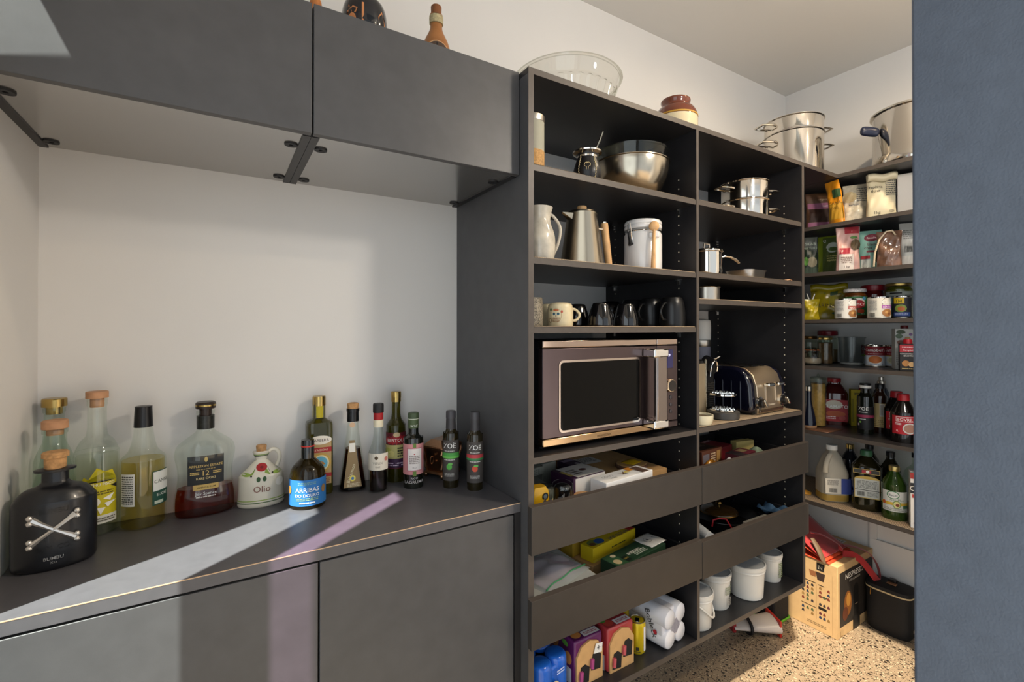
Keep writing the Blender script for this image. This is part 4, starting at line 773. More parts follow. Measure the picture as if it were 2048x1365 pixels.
obj('window_bezel', B().prism(rrect(wx0-0.006, wz0-0.006, wx1+0.006, wz1+0.006, 0.014), -0.0016, 0.002, mat=XZ), M('bezel_steel', '#b5a79c', 0.18, metal=1.0), t, smooth=0)
obj('window_glass', B().prism(rrect(wx0, wz0, wx1, wz1, 0.010), -0.0026, 0.001, mat=XZ), M('black_window_glass', '#0c0b0a', 0.04, spec=0.12), t, smooth=0)
hx0, hx1 = q(1291, 770)[0], q(1313, 770)[0]
obj('handle_bar', B().box(hx0, hx1, -0.046, -0.030, q(1300, 845)[1], q(1300, 705)[1]), M('handle_steel', '#8c817b', 0.2, metal=1.0), t, bevel=0.006, bseg=3)
for za, zb in ((q(1300, 853)[1], q(1300, 836)[1]), (q(1300, 714)[1], q(1300, 697)[1])):
    obj('handle_mount', B().box(hx0-0.012, hx1+0.003, -0.048, 0.001, za, zb), CHROME, t, bevel=0.005, bseg=3)
dx0, dz1 = q(1325, 700); dx1, dz0 = q(1345, 736)
obj('display', B().box(dx0, dx1, -0.002, 0.001, dz0, dz1), M('display_glass', '#1e1c52', 0.1), t, smooth=0)
DIG = bpy.data.materials.new('lit_digits'); DIG.use_nodes = True; DIG.node_tree.nodes['Principled BSDF'].inputs['Emission Color'].default_value = (0.45, 0.4, 1, 1); DIG.node_tree.nodes['Principled BSDF'].inputs['Emission Strength'].default_value = 1.6
art(t, Fflat(-0.0022), [('t', '6:29', (dx0+dx1)/2, dz1-0.022, 0.012, DIG)], 'clock_digits')
kx_, kz_ = q(1336.5, 771)
RK = Matrix.Translation((kx_, 0, kz_)) @ Matrix.Rotation(R(90), 4, 'X')
obj('dial', B().lathe([(0.022, 0), (0.022, 0.014), (0.0205, 0.016), (0.018, 0.0165)], 32, mat=RK), M('dial_ring', '#c9b49a', 0.2, metal=1.0), t); obj('dial_face', B().lathe([(0.0175, 0.0166), (0.0165, 0.0180), (1e-4, 0.0175)], 32, mat=RK), M('dial_face', '#3c3836', 0.3, metal=0.6), t)
for u, v in ((1327.5, 795), (1341, 795), (1327.5, 810), (1341, 809), (1327.5, 825), (1341, 823)):
    a, b = q(u, v); obj('button', B().lathe([(0.0062, 0), (0.0062, 0.002), (0.005, 0.0025)], 16, mat=Matrix.Translation((a, 0, b)) @ Matrix.Rotation(R(90), 4, 'X')), M('button', '#39353a', 0.3), t)
art(t, Fflat(-0.0016), [('t', 'PANASONIC', q(1209, 880)[0], z0+0.006, 0.010, '#6b5232', 'c', 0)], 'brand_lettering')

# ================================================================== second bay
Z = SE+L_
for k, (lab, dz) in enumerate((('lower polished steel casserole of the stacked pair', 0.0), ('upper polished steel casserole stacked on its twin', 0.0725))):
    pot('casserole', lab, px(1498, -0.335), -0.318, Z+dz, 0.086, 0.071, 0.045, (R(170), R(-24)), 0, hw=0.045, out=0.048)
t = thing('pot_lid', 'steel pot lid leaning at the back behind the stacked casseroles', 'lid', (px(1450, -0.15), -0.14, Z))
obj('disc', B().lathe([(0.085, 0.0), (0.083, 0.004), (0.05, 0.012), (1e-4, 0.016)], 36), STEEL, t); obj('knob', B().lathe([(0.006, 0.014), (0.006, 0.024), (0.014, 0.028), (0.012, 0.034)], 20), BLK, t)
Z = SF+L_
sx2 = px(1416, -0.355)
t = thing('saucepan', 'small polished steel saucepan with lid and curved handle', 'saucepan', (sx2, -0.350, Z), -0.30)
obj('body', B().lathe([(0.042, 0), (0.050, 0.004), (0.052, 0.014), (0.052, 0.082), (0.057, 0.085), (0.057, 0.087), (0.050, 0.087)], 44), STEEL, t)
obj('lid', B().lathe([(0.0565, 0.087), (0.056, 0.090), (0.035, 0.097), (1e-4, 0.100)], 44), STEEL, t); obj('lid_handle', B().tube([(-0.012, 0, 0.097), (-0.010, 0, 0.116), (0.010, 0, 0.116), (0.012, 0, 0.097)], 0.0035, 8), STEEL, t)
obj('handle', B().tube([(0.050, 0, 0.066), (0.072, -0.002, 0.073), (0.095, -0.004, 0.072), (0.118, -0.006, 0.062), (0.132, -0.008, 0.050)], [0.006, 0.006, 0.007, 0.008, 0.006], 10, flat=0.55), STEEL, t)
def trayshape(b, w, d, h, fl, n=40, e=4.0):
    pr_ = [(1e-4, 0.0), (0.86, 0.0), (0.90, 0.002), (1.0, h), (1.0+fl, h), (1.0+fl, h+0.0015), (0.985, h+0.0012)]
    return b.lathe(pr_, n, w/2, d/2, e, caps=False)
fx = px(1497, -0.345)
t = thing('foil_tray', 'shallow aluminium foil baking tray beside the small saucepan', 'tray', (fx, -0.335, Z)); obj('tray_body', trayshape(B(), 0.135, 0.11, 0.034, 0.05), M('aluminium_foil', '#b7b2ab', 0.3, metal=1.0, bump=0.5, bscale=80), t, solid=0)
obj('ribs', B().lathe([(1.0, 0.012), (1.012, 0.015), (1.005, 0.018)], 40, 0.0625, 0.051, 4, caps=False), M('aluminium_foil', '#b7b2ab', 0.3, metal=1.0, bump=0.5, bscale=80), t)
fx = px(1590, -0.39)
cr_ = B().grid(lambda u, v: Vector(((u-0.5)*0.035+0.003*math.sin(v*17), (v-0.5)*0.03, 0.004+0.006*abs(math.sin(u*9+v*5))*math.sin(math.pi*u))), 14, 10)
tag(obj('crumpled_wrapper', cr_, M('beige_wrapper', '#b08a6a', 0.5), None, loc=(min(fx, X2A-0.03), -0.385, Z), solid=0.0006), 'little crumpled beige wrapper at the shelf end panel', 'wrapper')
Z = SG+L_
tx = px(1412, -0.365)
t = thing('cake_tin', 'small round steel cake tin on the narrow shelf', 'tin', (tx+0.004, -0.360, Z)); obj('tin_body', B().lathe([(0.044, 0), (0.0465, 0.002), (0.047, 0.044), (0.049, 0.045), (0.049, 0.047), (0.046, 0.047), (0.045, 0.004), (1e-4, 0.004)], 44), BRUSH, t)
obj('rim_bead', B().lathe([(0.049, 0.044), (0.0502, 0.0458), (0.049, 0.0475)], 44, caps=False), STEEL, t)
# coffee machine, capsule dish, grinder, toaster
Z = SH+L_
dxx, dyy = 1.240, -0.392
t = thing('ceramic_dish', 'small cream dish filled with dark grounds beside the coffee machine', 'dish', (dxx, dyy, Z)); obj('dish_body', B().lathe(smoothprof([(0.032, 0), (0.0355, 0.003), (0.040, 0.018), (0.041, 0.030)], 4)+[(0.041, 0.033), (0.036, 0.033), (0.034, 0.024)], 36), M('cream_ceramic', '#d8d0b4', 0.25, coat=0.3), t)
obj('grounds', B().lathe([(0.0355, 0.026), (0.02, 0.029), (1e-4, 0.030)], 24), M('coffee_grounds', '#5c5040', 0.9, bump=1.0, bscale=300, var=0.4, vscale=200), t)
ex_, ey_ = px(1455, -0.385), -0.366
t = thing('espresso_machine', 'slim capsule espresso machine with beige sides and round drip tray', 'coffee machine', (ex_, ey_, Z)); t.scale = (1, 1, 1.15)
BEI = M('champagne_side', '#a2937a', 0.35, metal=0.5)
wE = 0.105
hh = q  # front column stands behind the drip tray
obj('body', B().box(-0.125, -0.030, 0.055, 0.25, 0.0, 0.185), BLK, t, bevel=0.006)
obj('side_shell', B().box(-0.135, -0.0305, 0.050, 0.245, 0.008, 0.172), BEI, t, bevel=0.004)
obj('front_edge', B().box(-0.034, -0.028, 0.046, 0.054, 0.008, 0.185), M('silver_edge', '#c7bda8', 0.25, metal=1.0), t, bevel=0.001)
obj('front_column', B().box(-0.029, 0.022, 0.050, 0.25, 0.0, 0.180), BLK, t, bevel=0.006)
for k in range(15): obj('rib', B().box(-0.024, 0.017, 0.0465, 0.052, 0.012+k*0.0066, 0.0155+k*0.0066), M('rib_plastic', '#2b2926', 0.25), t, smooth=0)
obj('head', B().tube([(0.0, 0.075, 0.165), (0.0, 0.040, 0.158)], [0.032, 0.027], 24), BLK, t)
obj('spout_loop', B().tube([(0.019*math.cos(a), 0.038-0.006*math.sin(a), 0.150+0.030*math.sin(a)) for a in [R(-10+20*k) for k in range(11)]]+[(-0.019, 0.040, 0.130)], 0.0035, 8), CHROME, t)
obj('lever', B().tube([(-0.03, 0.09, 0.178), (0.0, 0.06, 0.182), (0.02, 0.042, 0.186), (0.034, 0.036, 0.193)], [0.007, 0.006, 0.005, 0.004], 10, flat=0.5), CHROME, t)
obj('cup_shelf', B().lathe([(0.044, 0.072), (0.046, 0.074), (0.046, 0.079), (0.042, 0.080)], 36), CHROME, t)
obj('drip_tray', B().lathe([(0.052, 0), (0.056, 0.003), (0.056, 0.022), (0.050, 0.026)], 40), M('dark_grey_plastic', '#3a3836', 0.4), t)
obj('drip_grid', B().lathe([(0.047, 0.0262), (0.045, 0.030), (1e-4, 0.030)], 36), CHROME, t)
rr = random.Random(2)
for nm, zz, rad in (('grid_studs', 0.031, 0.040), ('shelf_studs', 0.0808, 0.038)):
    sb = B()
    for k in range(46):
        a = k*2.399; r = rad*math.sqrt((k+0.5)/46); sb.lathe([(0.0022, -0.001), (0.002, 0.0018), (0.001, 0.0024)], 6, cx=r*math.cos(a), cy=r*math.sin(a), mat=Matrix.Translation((0, 0, zz)))
    obj(nm, sb, CHROME, t)['kind'] = 'stuff'
gx_ = X1B+0.062
t = thing('coffee_grinder', 'white electric grinder with script lettering at the back wall', 'grinder', (px(1400, -0.05), -0.050, Z), 0.95); t.scale = (1.15, 1.15, 1.29)
obj('grey_body', B().lathe([(0.038, 0), (0.040, 0.004), (0.038, 0.190), (0.034, 0.192)], 36), M('lavender_grey', '#8d8b96', 0.4), t); obj('collar', B().lathe([(0.039, 0.190), (0.0405, 0.193), (0.0405, 0.212), (0.039, 0.214)], 36), BRUSH, t)
obj('white_lid', B().lathe(smoothprof([(0.039, 0.214), (0.040, 0.218), (0.040, 0.268), (0.034, 0.284), (0.001, 0.287)], 4), 36), WHT, t)
art(t, Fcyl(0.0404), [('t', 'Cuisinart', 0.0, 0.232, 0.015, '#33302c', 'c', -0.5)], 'lettering')
# four slice toaster
tx0, ty0 = px(1506, -0.405), -0.402
t = thing('toaster', 'four slice toaster with black ribbed sides and brushed steel front', 'toaster', (tx0, ty0, Z), 0.03)
TW, TD, TH = 0.258, 0.25, 0.178
side = [(0.004, 0.0), (0.0, 0.030), (0.006, 0.105), (0.022, 0.150), (0.050, 0.172), (0.085, 0.178), (TD-0.05, 0.178), (TD-0.01, 0.160), (TD, 0.12), (TD, 0.0)]
YZ = lambda x0: Matrix(((0, 0, 1, x0), (1, 0, 0, 0), (0, 1, 0, 0), (0, 0, 0, 1)))
obj('steel_shell', B().prism(side, 0.040, TW-0.040, mat=YZ(0)), M('toaster_steel', '#c9b79e', 0.40, metal=1.0, aniso=0.3), t, bevel=0.002)
sd2 = [(0.010, 0.0), (0.006, 0.030), (0.012, 0.105), (0.028, 0.146), (0.054, 0.166), (0.088, 0.172), (TD-0.055, 0.172), (TD-0.016, 0.155), (TD-0.008, 0.12), (TD-0.008, 0.0)]
DB_ = M('blue_black_plastic', '#0d0d1c', 0.16, coat=0.4)
for x0_, x1_ in ((0.004, 0.0405), (TW-0.0405, TW-0.004)): obj('side_cheek', B().prism([(y, z+0.006) for y, z in sd2], x0_, x1_, mat=YZ(0)), DB_, t, bevel=0.010, bseg=3)
for k in range(5): obj('side_rib', B().tube([(0.004, 0.05+0.036*k, 0.015), (0.002, 0.05+0.036*k, 0.10), (0.006, 0.052+0.036*k, 0.125)], 0.003, 6), DB_, t)
obj('base', B().box(0.02, TW-0.02, 0.012, TD-0.01, -0.0005, 0.008), BLK, t, smooth=0)
obj('crumb_tray', B().box(0.045, TW-0.045, -0.004, 0.006, 0.006, 0.018), M('tray_steel', '#a89780', 0.25, metal=1.0), t, bevel=0.001)
for cx in (0.094, 0.164): 
    obj('lever_slot', B().box(cx-0.0012, cx+0.0012, -0.0005, 0.006, 0.045, 0.112), M('slot_light', '#d9c6ae', 0.4), t, smooth=0)
    obj('lever', B().box(cx-0.006, cx+0.040, -0.016, 0.006, 0.104, 0.118), CHROME, t, bevel=0.004)
    obj('slot', B().box(cx-0.045, cx-0.015, 0.06, 0.22, 0.1765, 0.1795), BLK, t, smooth=0); obj('slot', B().box(cx+0.005, cx+0.030, 0.06, 0.22, 0.1765, 0.1795), BLK, t, smooth=0)
for cx in (0.047, TW-0.047):
    m_ = Matrix.Translation((cx, 0.002, 0.045)) @ Matrix.Rotation(R(90), 4, 'X')
    obj('knob_ring', B().lathe([(0.024, 0), (0.024, 0.006), (0.020, 0.007)], 28, mat=m_), CHROME, t); obj('knob', B().lathe([(0.018, 0.004), (0.016, 0.020), (0.014, 0.021)], 24, mat=m_), BLK, t); obj('knob_grip', B().box(-0.004, 0.004, -0.016, 0.016, 0.018, 0.030, mat=m_ @ Matrix.Rotation(R(40), 4, 'Z')), CHROME, t, bevel=0.002)
art(t, lambda x, z, o: Vector((x, 0.0016-(z-0.03)*-0.08-o-0.001, z)), [('t', 'Cuisinart', TW/2+0.005, 0.030, 0.013, '#ded2bf', 'c', 0)], 'brand_lettering', o0=0.002)

# ================================================================== drawers and lowest shelf
def carton(name, label, x, y, z, w, d, h, rz, col, front=None, top=None, side=None, cat='box', group=None, mat=None, tilt=(0, 0), bevel=0.0012):
    t = thing(name, label, cat, (x, y, z), rz, group, tilt)
    obj('card_body', B().box(-w/2, w/2, -d/2, d/2, 0, h), mat or paper(col), t, bevel=bevel)
    if front: art(t, Fflat(-d/2), front, 'front_print')
    if top: art(t, Ftop(h), top, 'top_print')
    if side: art(t, Fside(-w/2), side, 'side_print')
    return t
za = DR['a']
carton('cardboard_box', 'big flat kraft cardboard box filling the right of the upper drawer', 1.000, -0.198, za, 0.262, 0.285, 0.074, 0, KRAFT, top=[('r', -0.09, 0.03, 0.00, 0.10, '#d9d6d0'), ('l', -0.085, 0.05, -0.01, 0.095, 5, '#6a6660')], mat=KRAFT)
t = thing('wood_slice', 'round wood slice with bark rim on the kraft box', 'wood slice', (1.035, -0.27, za+0.0745))
obj('bark', B().lathe([(0.056, 0), (0.058, 0.004), (0.0575, 0.010), (0.055, 0.013)], 40, 1, 0.82), M('bark', '#6b4c3a', 0.9, bump=1.0, bscale=120, var=0.5, vscale=70), t); obj('cut_face', B().lathe([(0.055, 0.013), (0.053, 0.0145), (1e-4, 0.0145)], 40, 1, 0.82, caps=False), M('cut_wood', '#b9935f', 0.6, var=0.15, vscale=40), t)
def sachet(label, x, y, z, w, d, rz, col, cat='sachet', puff=0.006, name='foil_sachet', mat=None):
    F = lambda u, v: Vector(((u-0.5)*w, (v-0.5)*d, 0.001+puff*math.sin(math.pi*u)*math.sin(math.pi*v)+0.0008*math.sin(u*23+v*9)))
    return tag(obj(name, B().grid(F, 16, 12), mat or foilm(col), None, smooth=50, loc=(x, y, z), rot=(0, 0, rz), solid=0.0008), label, cat)
sachet('yellow foil sachet lying on the wood slice', 1.037, -0.268, za+0.0895, 0.062, 0.045, 0.25, '#c9a21a')
t = carton('purple_carton', 'purple and white chocolate carton beside the dark glass jar', 0.775, -0.300, za, 0.135, 0.10, 0.110, 0.10, '#3a1c3a', side=[('r', -0.03, 0.05, 0.03, 0.060, '#d9d2d6'), ('l', -0.02, 0.066, 0.025, 0.080, 2, '#c9b9c9')], top=[('r', -0.0675, -0.049, -0.048, 0.049, '#3a1c3a'), ('r', -0.048, -0.049, 0.067, 0.049, '#dcd8d4'), ('r', -0.060, -0.03, -0.046, 0.02, '#b9a45c'), ('e', 0.02, 0.0, 0.014, 0.010, '#5a2f28'), ('l', -0.04, -0.03, -0.005, 0.02, 3, '#6a625e')])
art(t, Fflat(-0.05), [('r', -0.06, 0.002, 0.067, 0.108, '#d9d5d0')], 'front_print')
carton('white_carton', 'white chocolate carton with vanilla flower print at the drawer front', 0.880, -0.384, za, 0.215, 0.062, 0.106, 0.10, '#e4e3e2', front=[('r', -0.105, 0.05, -0.085, 0.072, '#cf8a32'), ('r', 0.05, 0.03, 0.085, 0.085, '#5a4438')], top=[('t', 'COCO', -0.06, 0.002, 0.016, '#8b8a88', 'c', -0.5), ('t', 'VAN', -0.055, -0.016, 0.014, '#8b8a88', 'c', -0.5), ('p', [(-0.01, -0.01), (0.0, 0.0), (-0.012, 0.012), (0.004, 0.004), (0.018, 0.014), (0.008, 0.0), (0.012, -0.014), (0.002, -0.004)], '#6a4a22'), ('p', [(0.006, 0.0), (0.034, -0.004), (0.026, 0.014)], '#d8c46a'), ('r', 0.035, 0.004, 0.062, 0.030, '#cf8a32'), ('r', 0.058, -0.030, 0.090, 0.022, '#5a4438')])
carton('purple_carton', 'narrow purple carton lying between the white cartons and kraft box', 0.838, -0.190, za, 0.05, 0.085, 0.100, 0.1, '#34183a', top=[('r', -0.024, 0.01, 0.024, 0.03, '#8a7a9a'), ('e', 0.006, -0.02, 0.008, 0.008, '#c9c3d0')])
t = carton('grey_carton', 'grey paper box with a dark oval logo at the drawer back', 0.634, -0.220, za, 0.110, 0.19, 0.078, -0.12, '#8f938c', top=[('e', 0.030, -0.055, 0.034, 0.024, '#3c3f3e'), ('t', 'LUPII', 0.030, -0.060, 0.016, '#9a9d98', 'c', 0)])
for k, (x, y, rz) in enumerate(((0.690, -0.165, 0.15), (0.770, -0.125, 0.15))):
    zt_ = za+0.0785 if k == 0 else za
    t = thing('plug_timer', ('grey plug-in timer with keypad lying on the grey paper box', 'grey plug-in timer lying behind the purple carton')[k], 'plug', (x, y, zt_), rz)
    hgt = 0.026 if k == 0 else 0.100
    obj('plug_body', B().box(-0.032, 0.032, -0.03, 0.03, 0, hgt), M('pale_grey_plastic', '#a6aaa0', 0.5), t, bevel=0.003)
    for s_ in (-0.006, 0.006): obj('prong', B().box(s_-0.001, s_+0.001, -0.004, 0.004, hgt, hgt+0.016), STEEL, t, smooth=0)
    if k == 0:
        kb = [('e', -0.018+0.009*i, 0.018-0.006*j, 0.0026, 0.0018, '#6d716a') for i in range(4) for j in range(3)]; art(t, Fflat(-0.030), kb, 'keypad', step=0.00002)
t = thing('coffee_pouch', 'bright yellow coffee pouch with round black badge in the upper drawer', 'pouch', (0.580, -0.365, za), 0.0)
obj('pouch_body', B().lathe([(0.026, 0), (0.028, 0.006), (0.029, 0.08), (0.027, 0.105), (0.020, 0.116)], 24, 1.0, 0.75, 5), foilm('#c99a16'), t, bevel=0); art(t, Fflat(-0.0219), [('e', 0.010, 0.092, 0.010, 0.010, '#1a1a1a'), ('e', 0.010, 0.092, 0.006, 0.006, '#5f6a6e')])
t = thing('spice_jar', 'upturned dark glass jar in front of the purple carton', 'jar', (0.660, -0.372, za), 0)
obj('jar_body', B().lathe(smoothprof([(0.024, 0), (0.0255, 0.003), (0.0255, 0.088), (0.022, 0.104), (0.012, 0.110), (0.001, 0.111)], 4), 32), M('dark_jar_glass', '#131214', 0.05, coat=0.6), t); obj('glass_sleeve', B().lathe(smoothprof([(0.030, 0), (0.031, 0.003), (0.031, 0.096), (0.026, 0.114), (0.014, 0.119)], 4), 32, caps=False), CLR2, t)
t = thing('chocolate_bar', 'half unwrapped chocolate block with torn silver foil at the drawer corner', 'chocolate', (0.606, -0.4185, za), 0.0)
obj('chocolate', B().box(-0.05, 0.05, -0.011, 0.011, 0, 0.086), M('chocolate', '#4a2b1a', 0.4), t, bevel=0.003)
rr = random.Random(5); fb = B()
for k in range(16):
    x0 = -0.042+0.088*k/15; z0_ = 0.085; h_ = rr.uniform(0.004, 0.016); a = rr.uniform(-0.008, 0.008); yy = rr.uniform(-0.009, 0.009)
    fb.add([(x0-0.006, yy, z0_), (x0+0.006, yy+a*0.4, z0_), (x0+0.004+a, yy+a, z0_+h_), (x0-0.005+a, yy-a, z0_+h_*0.7)], [(0, 1, 2, 3)])
obj('torn_foil', fb, M('silver_foil', '#d5d5d6', 0.2, metal=1.0), t, smooth=0)
tag(obj('round_coaster', B().lathe([(0.030, 0), (0.031, 0.004), (0.030, 0.008)], 32), CORK, None, loc=(0.722, -0.394, za+0.066)), 'round cork coaster on its tin in front of the purple carton', 'coaster')
tag(obj('round_tin', B().lathe([(0.026, 0), (0.027, 0.003), (0.027, 0.062), (0.026, 0.0655)], 32), DKMET, None, loc=(0.722, -0.394, za)), 'small round tin under the cork coaster', 'tin')
# lower drawer of the first bay
zb_ = DR['b']
def zipbag(label, x, y, z, w, d, rz, tint, zipc, th=0.02, seed=1):
    t = thing('zip_bag', label, 'zip bag', (x, y, z), rz); rr = random.Random(seed); ph = [rr.uniform(0, 6) for _ in range(6)]
    def F(u, v):
        e = math.sin(math.pi*u)**0.5*math.sin(math.pi*v)**0.5
        return Vector(((u-0.5)*w, (v-0.5)*d, 0.001+th*e+0.004*e*math.sin(u*13+ph[0]+v*4)+0.003*e*math.sin(v*17+ph[1]+u*6)))
    obj('bag_film', B().grid(F, 30, 20), M('zip_film', '#cdd4d4', 0.18, alpha=0.42, coat=0.4), t, smooth=60)
    obj('contents', B().grid(lambda u, v: F(0.06+u*0.88, 0.08+v*0.8)-Vector((0, 0, 0.004)), 24, 16), M('bag_contents', tint, 0.5, var=0.35, vscale=22), t, smooth=60)
    obj('zip_strip', B().tube([F(0.02+0.96*i/20, 0.10)+Vector((0, 0, 0.002)) for i in range(21)], 0.0022, 6), plastic(zipc), t); return t
carton('baking_paper_box', 'low white box under the plastic zip bags', 0.665, -0.235, zb_, 0.225, 0.33, 0.066, 0, '#b9bcb9')
zipbag('clear zip bag of pale pink contents with green zip in the lower drawer', 0.665, -0.292, zb_+0.067, 0.20, 0.175, 0.30, '#b59ab0', '#4a9a68', 0.022, 2)
zipbag('empty milky zip bag at the back of the lower drawer', 0.640, -0.115, zb_+0.067, 0.19, 0.12, 0.1, '#b4bab8', '#8fa39a', 0.018, 4)
art(bpy.data.objects['zip_bag.001'], Ftop(0.020), [('r', -0.06, -0.060, 0.0, -0.025, '#e2e2de'), ('b', -0.05, -0.056, -0.01, -0.038, '#2c2c2c')], 'barcode_label', o0=0.004)
carton('cling_wrap_box', 'bright yellow press and seal wrap box in the lower drawer', 0.955, -0.245, zb_+0.0415, 0.235, 0.052, 0.046, 0.18, '#d8bd1c', top=[('t', "PRESS'N SEAL", 0.03, -0.008, 0.020, '#2c3a6a', 'c', 1.5, math.pi), ('r', 0.085, -0.022, 0.115, 0.022, '#b5322c'), ('t', 'GLAD', 0.100, 0.004, 0.011, '#f0e8e0', 'c', 1, math.pi), ('e', -0.085, 0.0, 0.024, 0.018, '#7a8f3c'), ('e', -0.060, -0.004, 0.020, 0.016, '#2f5aa0'), ('e', -0.096, -0.006, 0.012, 0.010, '#6a4a28')], front=[('r', -0.117, 0.0, 0.117, 0.008, '#e2cf4a'), ('l', -0.02, 0.018, 0.06, 0.026, 1, '#4a4a1a')])
carton('cling_wrap_box', 'older yellow brown wrap box behind the bright yellow one', 0.925, -0.180, zb_+0.0415, 0.235, 0.052, 0.050, 0.18, '#b08f2c', top=[('r', 0.05, -0.022, 0.085, 0.022, '#8a2a2c'), ('t', 'GLAD', 0.067, 0.004, 0.012, '#efe4d4', 'c', 1, math.pi), ('l', -0.08, -0.012, 0.03, 0.012, 2, '#7a5a2a')])
carton('wrap_carton', 'plain brown carton under the yellow wrap boxes', 0.940, -0.205, zb_, 0.25, 0.16, 0.041, 0.18, KRAFT, mat=KRAFT)
carton('breadstick_box', 'dark green breadstick box lying across the lower drawer front', 0.965, -0.350, zb_, 0.245, 0.075, 0.076, 0.16, '#24402c', top=[('r', -0.12, -0.036, -0.075, 0.036, '#35593a'), ('e', -0.10, -0.01, 0.014, 0.014, '#c9b48a'), ('r', -0.072, -0.030, -0.050, 0.0, '#15201a'), ('t', 'ILIOS', -0.061, -0.010, 0.009, '#d8b84a', 'c', 1, math.pi), ('t', 'GRISSINI', -0.005, 0.004, 0.018, '#e8e6da', 'c', 1.2, math.pi), ('l', -0.02, -0.026, 0.04, -0.004, 3, '#b9c4b4'), ('e', -0.085, 0.02, 0.010, 0.008, '#e0d2b0')])
sachet('white leaflet with round stamp lying on the breadstick box', 1.062, -0.325, zb_+0.077, 0.085, 0.075, 0.16, '#d9d8d4', 'leaflet', 0.003, 'paper_leaflet')
art(bpy.data.objects['paper_leaflet'], lambda x, z, o: Vector((x, z, 0.0042+o)), [('e', -0.012, 0.0, 0.015, 0.014, '#7d7f7c'), ('e', -0.012, 0.0, 0.0135, 0.0125, '#d9d8d4'), ('p', [(-0.02, -0.004), (-0.012, 0.008), (-0.004, -0.003), (-0.012, -0.001)], '#4a4c4a'), ('t', 'eco', 0.022, 0.0, 0.010, '#5a5c5a')], 'stamp_print')
# upper drawer of the second bay
zc_ = DR['c']
carton('chocolate_box', 'brown ornate chocolate box on top in the second bay drawer', 1.370, -0.285, zc_+0.046, 0.135, 0.11, 0.058, 0.10, '#5d3524', front=[('r', -0.066, 0.004, 0.066, 0.008, '#a07a4a'), ('r', -0.062, 0.016, -0.02, 0.046, '#6f6a72'), ('r', 0.03, 0.010, 0.055, 0.050, '#a9814a'), ('l', -0.01, 0.012, 0.022, 0.048, 4, '#cdb592')], top=[('r', -0.05, -0.04, 0.05, 0.04, '#2c1c16'), ('t', 'CACAO', 0, -0.006, 0.022, '#8a6f62', 'c', 0)], side=[('r', -0.05, 0.012, -0.005, 0.05, '#b9b2a6'), ('b', -0.045, 0.016, -0.012, 0.046, '#4a4440')])
carton('biscuit_box', 'dark box supporting the brown chocolate box in the drawer', 1.360, -0.265, zc_, 0.16, 0.15, 0.0455, 0.1, '#2c2420')
carton('tea_box', 'deep red tea box behind the brown chocolate box', 1.510, -0.250, zc_, 0.11, 0.10, 0.088, 0.2, '#6a1220', top=[('r', -0.05, 0.03, 0.05, 0.045, '#b08a8c')])
carton('tea_box', 'maroon and black box lying at the front of the second bay drawer', 1.478, -0.385, zc_, 0.12, 0.06, 0.092, 0.16, '#4a0f1e', front=[('r', -0.06, 0.0, -0.01, 0.092, '#1c1418'), ('r', 0.02, 0.065, 0.05, 0.082, '#cfc6c2'), ('b', 0.022, 0.067, 0.048, 0.080, '#2c2420')], top=[('r', -0.06, -0.03, -0.01, 0.03, '#1c1418'), ('r', 0.0, -0.01, 0.04, 0.02, '#7a6a4a')])
carton('purple_carton', 'lilac carton at the divider in the second bay drawer', 1.250, -0.320, zc_, 0.05, 0.07, 0.100, 0.15, '#6a4f94')
sachet('amber cellophane biscuit bag at the front of the second bay drawer', 1.290, -0.395, zc_+0.050, 0.115, 0.05, 0.1, '#8a5a1c', 'biscuit bag', 0.042, 'biscuit_bag', M('amber_film', '#7d5216', 0.2, var=0.6, vscale=40))
sachet('crinkled clear cellophane bag beside the amber biscuit bag', 1.384, -0.402, zc_+0.052, 0.055, 0.04, 0.5, '#b9b9be', 'cellophane bag', 0.036, 'cellophane_bag', M('crinkled_film', '#a9a9b0', 0.15, bump=1.0, bscale=90))
sachet('blue and yellow snack packet in the second bay drawer', 1.612, -0.365, zc_+0.058, 0.10, 0.07, 0.5, '#5a86a8', 'snack packet', 0.030, 'snack_packet', M('snack_film', '#7f8f7a', 0.3, var=0.5, vscale=30))
carton('wafer_box', 'pale yellow wafer box edge behind the snack packet', 1.655, -0.280, zc_, 0.095, 0.03, 0.092, -0.18, '#b3a366')
# lower drawer of the second bay
zd_ = DR['d']
t = thing('frying_pan', 'black frying pan in the lower second bay drawer', 'pan', (1.575, -0.235, zd_), 0.3)
obj('pan_body', B().lathe([(0.09, 0), (0.11, 0.006), (0.135, 0.045), (0.139, 0.046), (0.138, 0.048), (0.130, 0.044), (0.106, 0.012), (1e-4, 0.012)], 48), M('nonstick_black', '#0f0f10', 0.3), t); obj('handle', B().tube([(0.13, 0, 0.042), (0.17, 0, 0.055), (0.21, 0, 0.058)], 0.009, 8, flat=0.6), BLK, t)
t = thing('pot_lid', 'amber glass pot lid with brass rim over the frying pan', 'lid', (1.565, -0.235, zd_+0.0485), 0)
obj('lid_glass', B().lathe(smoothprof([(0.072, 0), (0.066, 0.010), (0.03, 0.020), (0.004, 0.022)], 4), 40, caps=False), M('amber_lid_glass', '#4a3518', 0.06, coat=0.5), t); obj('rim', B().lathe([(0.070, -0.001), (0.075, 0.001), (0.073, 0.004), (0.069, 0.003)], 40, caps=False), M('brass_rim', '#7d6234', 0.3, metal=1.0), t); obj('knob', B().lathe([(0.006, 0.02), (0.006, 0.030), (0.013, 0.034), (0.011, 0.040)], 20), M('brass_knob', '#6f562e', 0.25, metal=1.0), t)
RED = M('red_silicone', '#8a1420', 0.4)
def wire(name, label, cat, pts, r, mat): return tag(obj(name, B().tube(pts, r, 8), mat), label, cat)
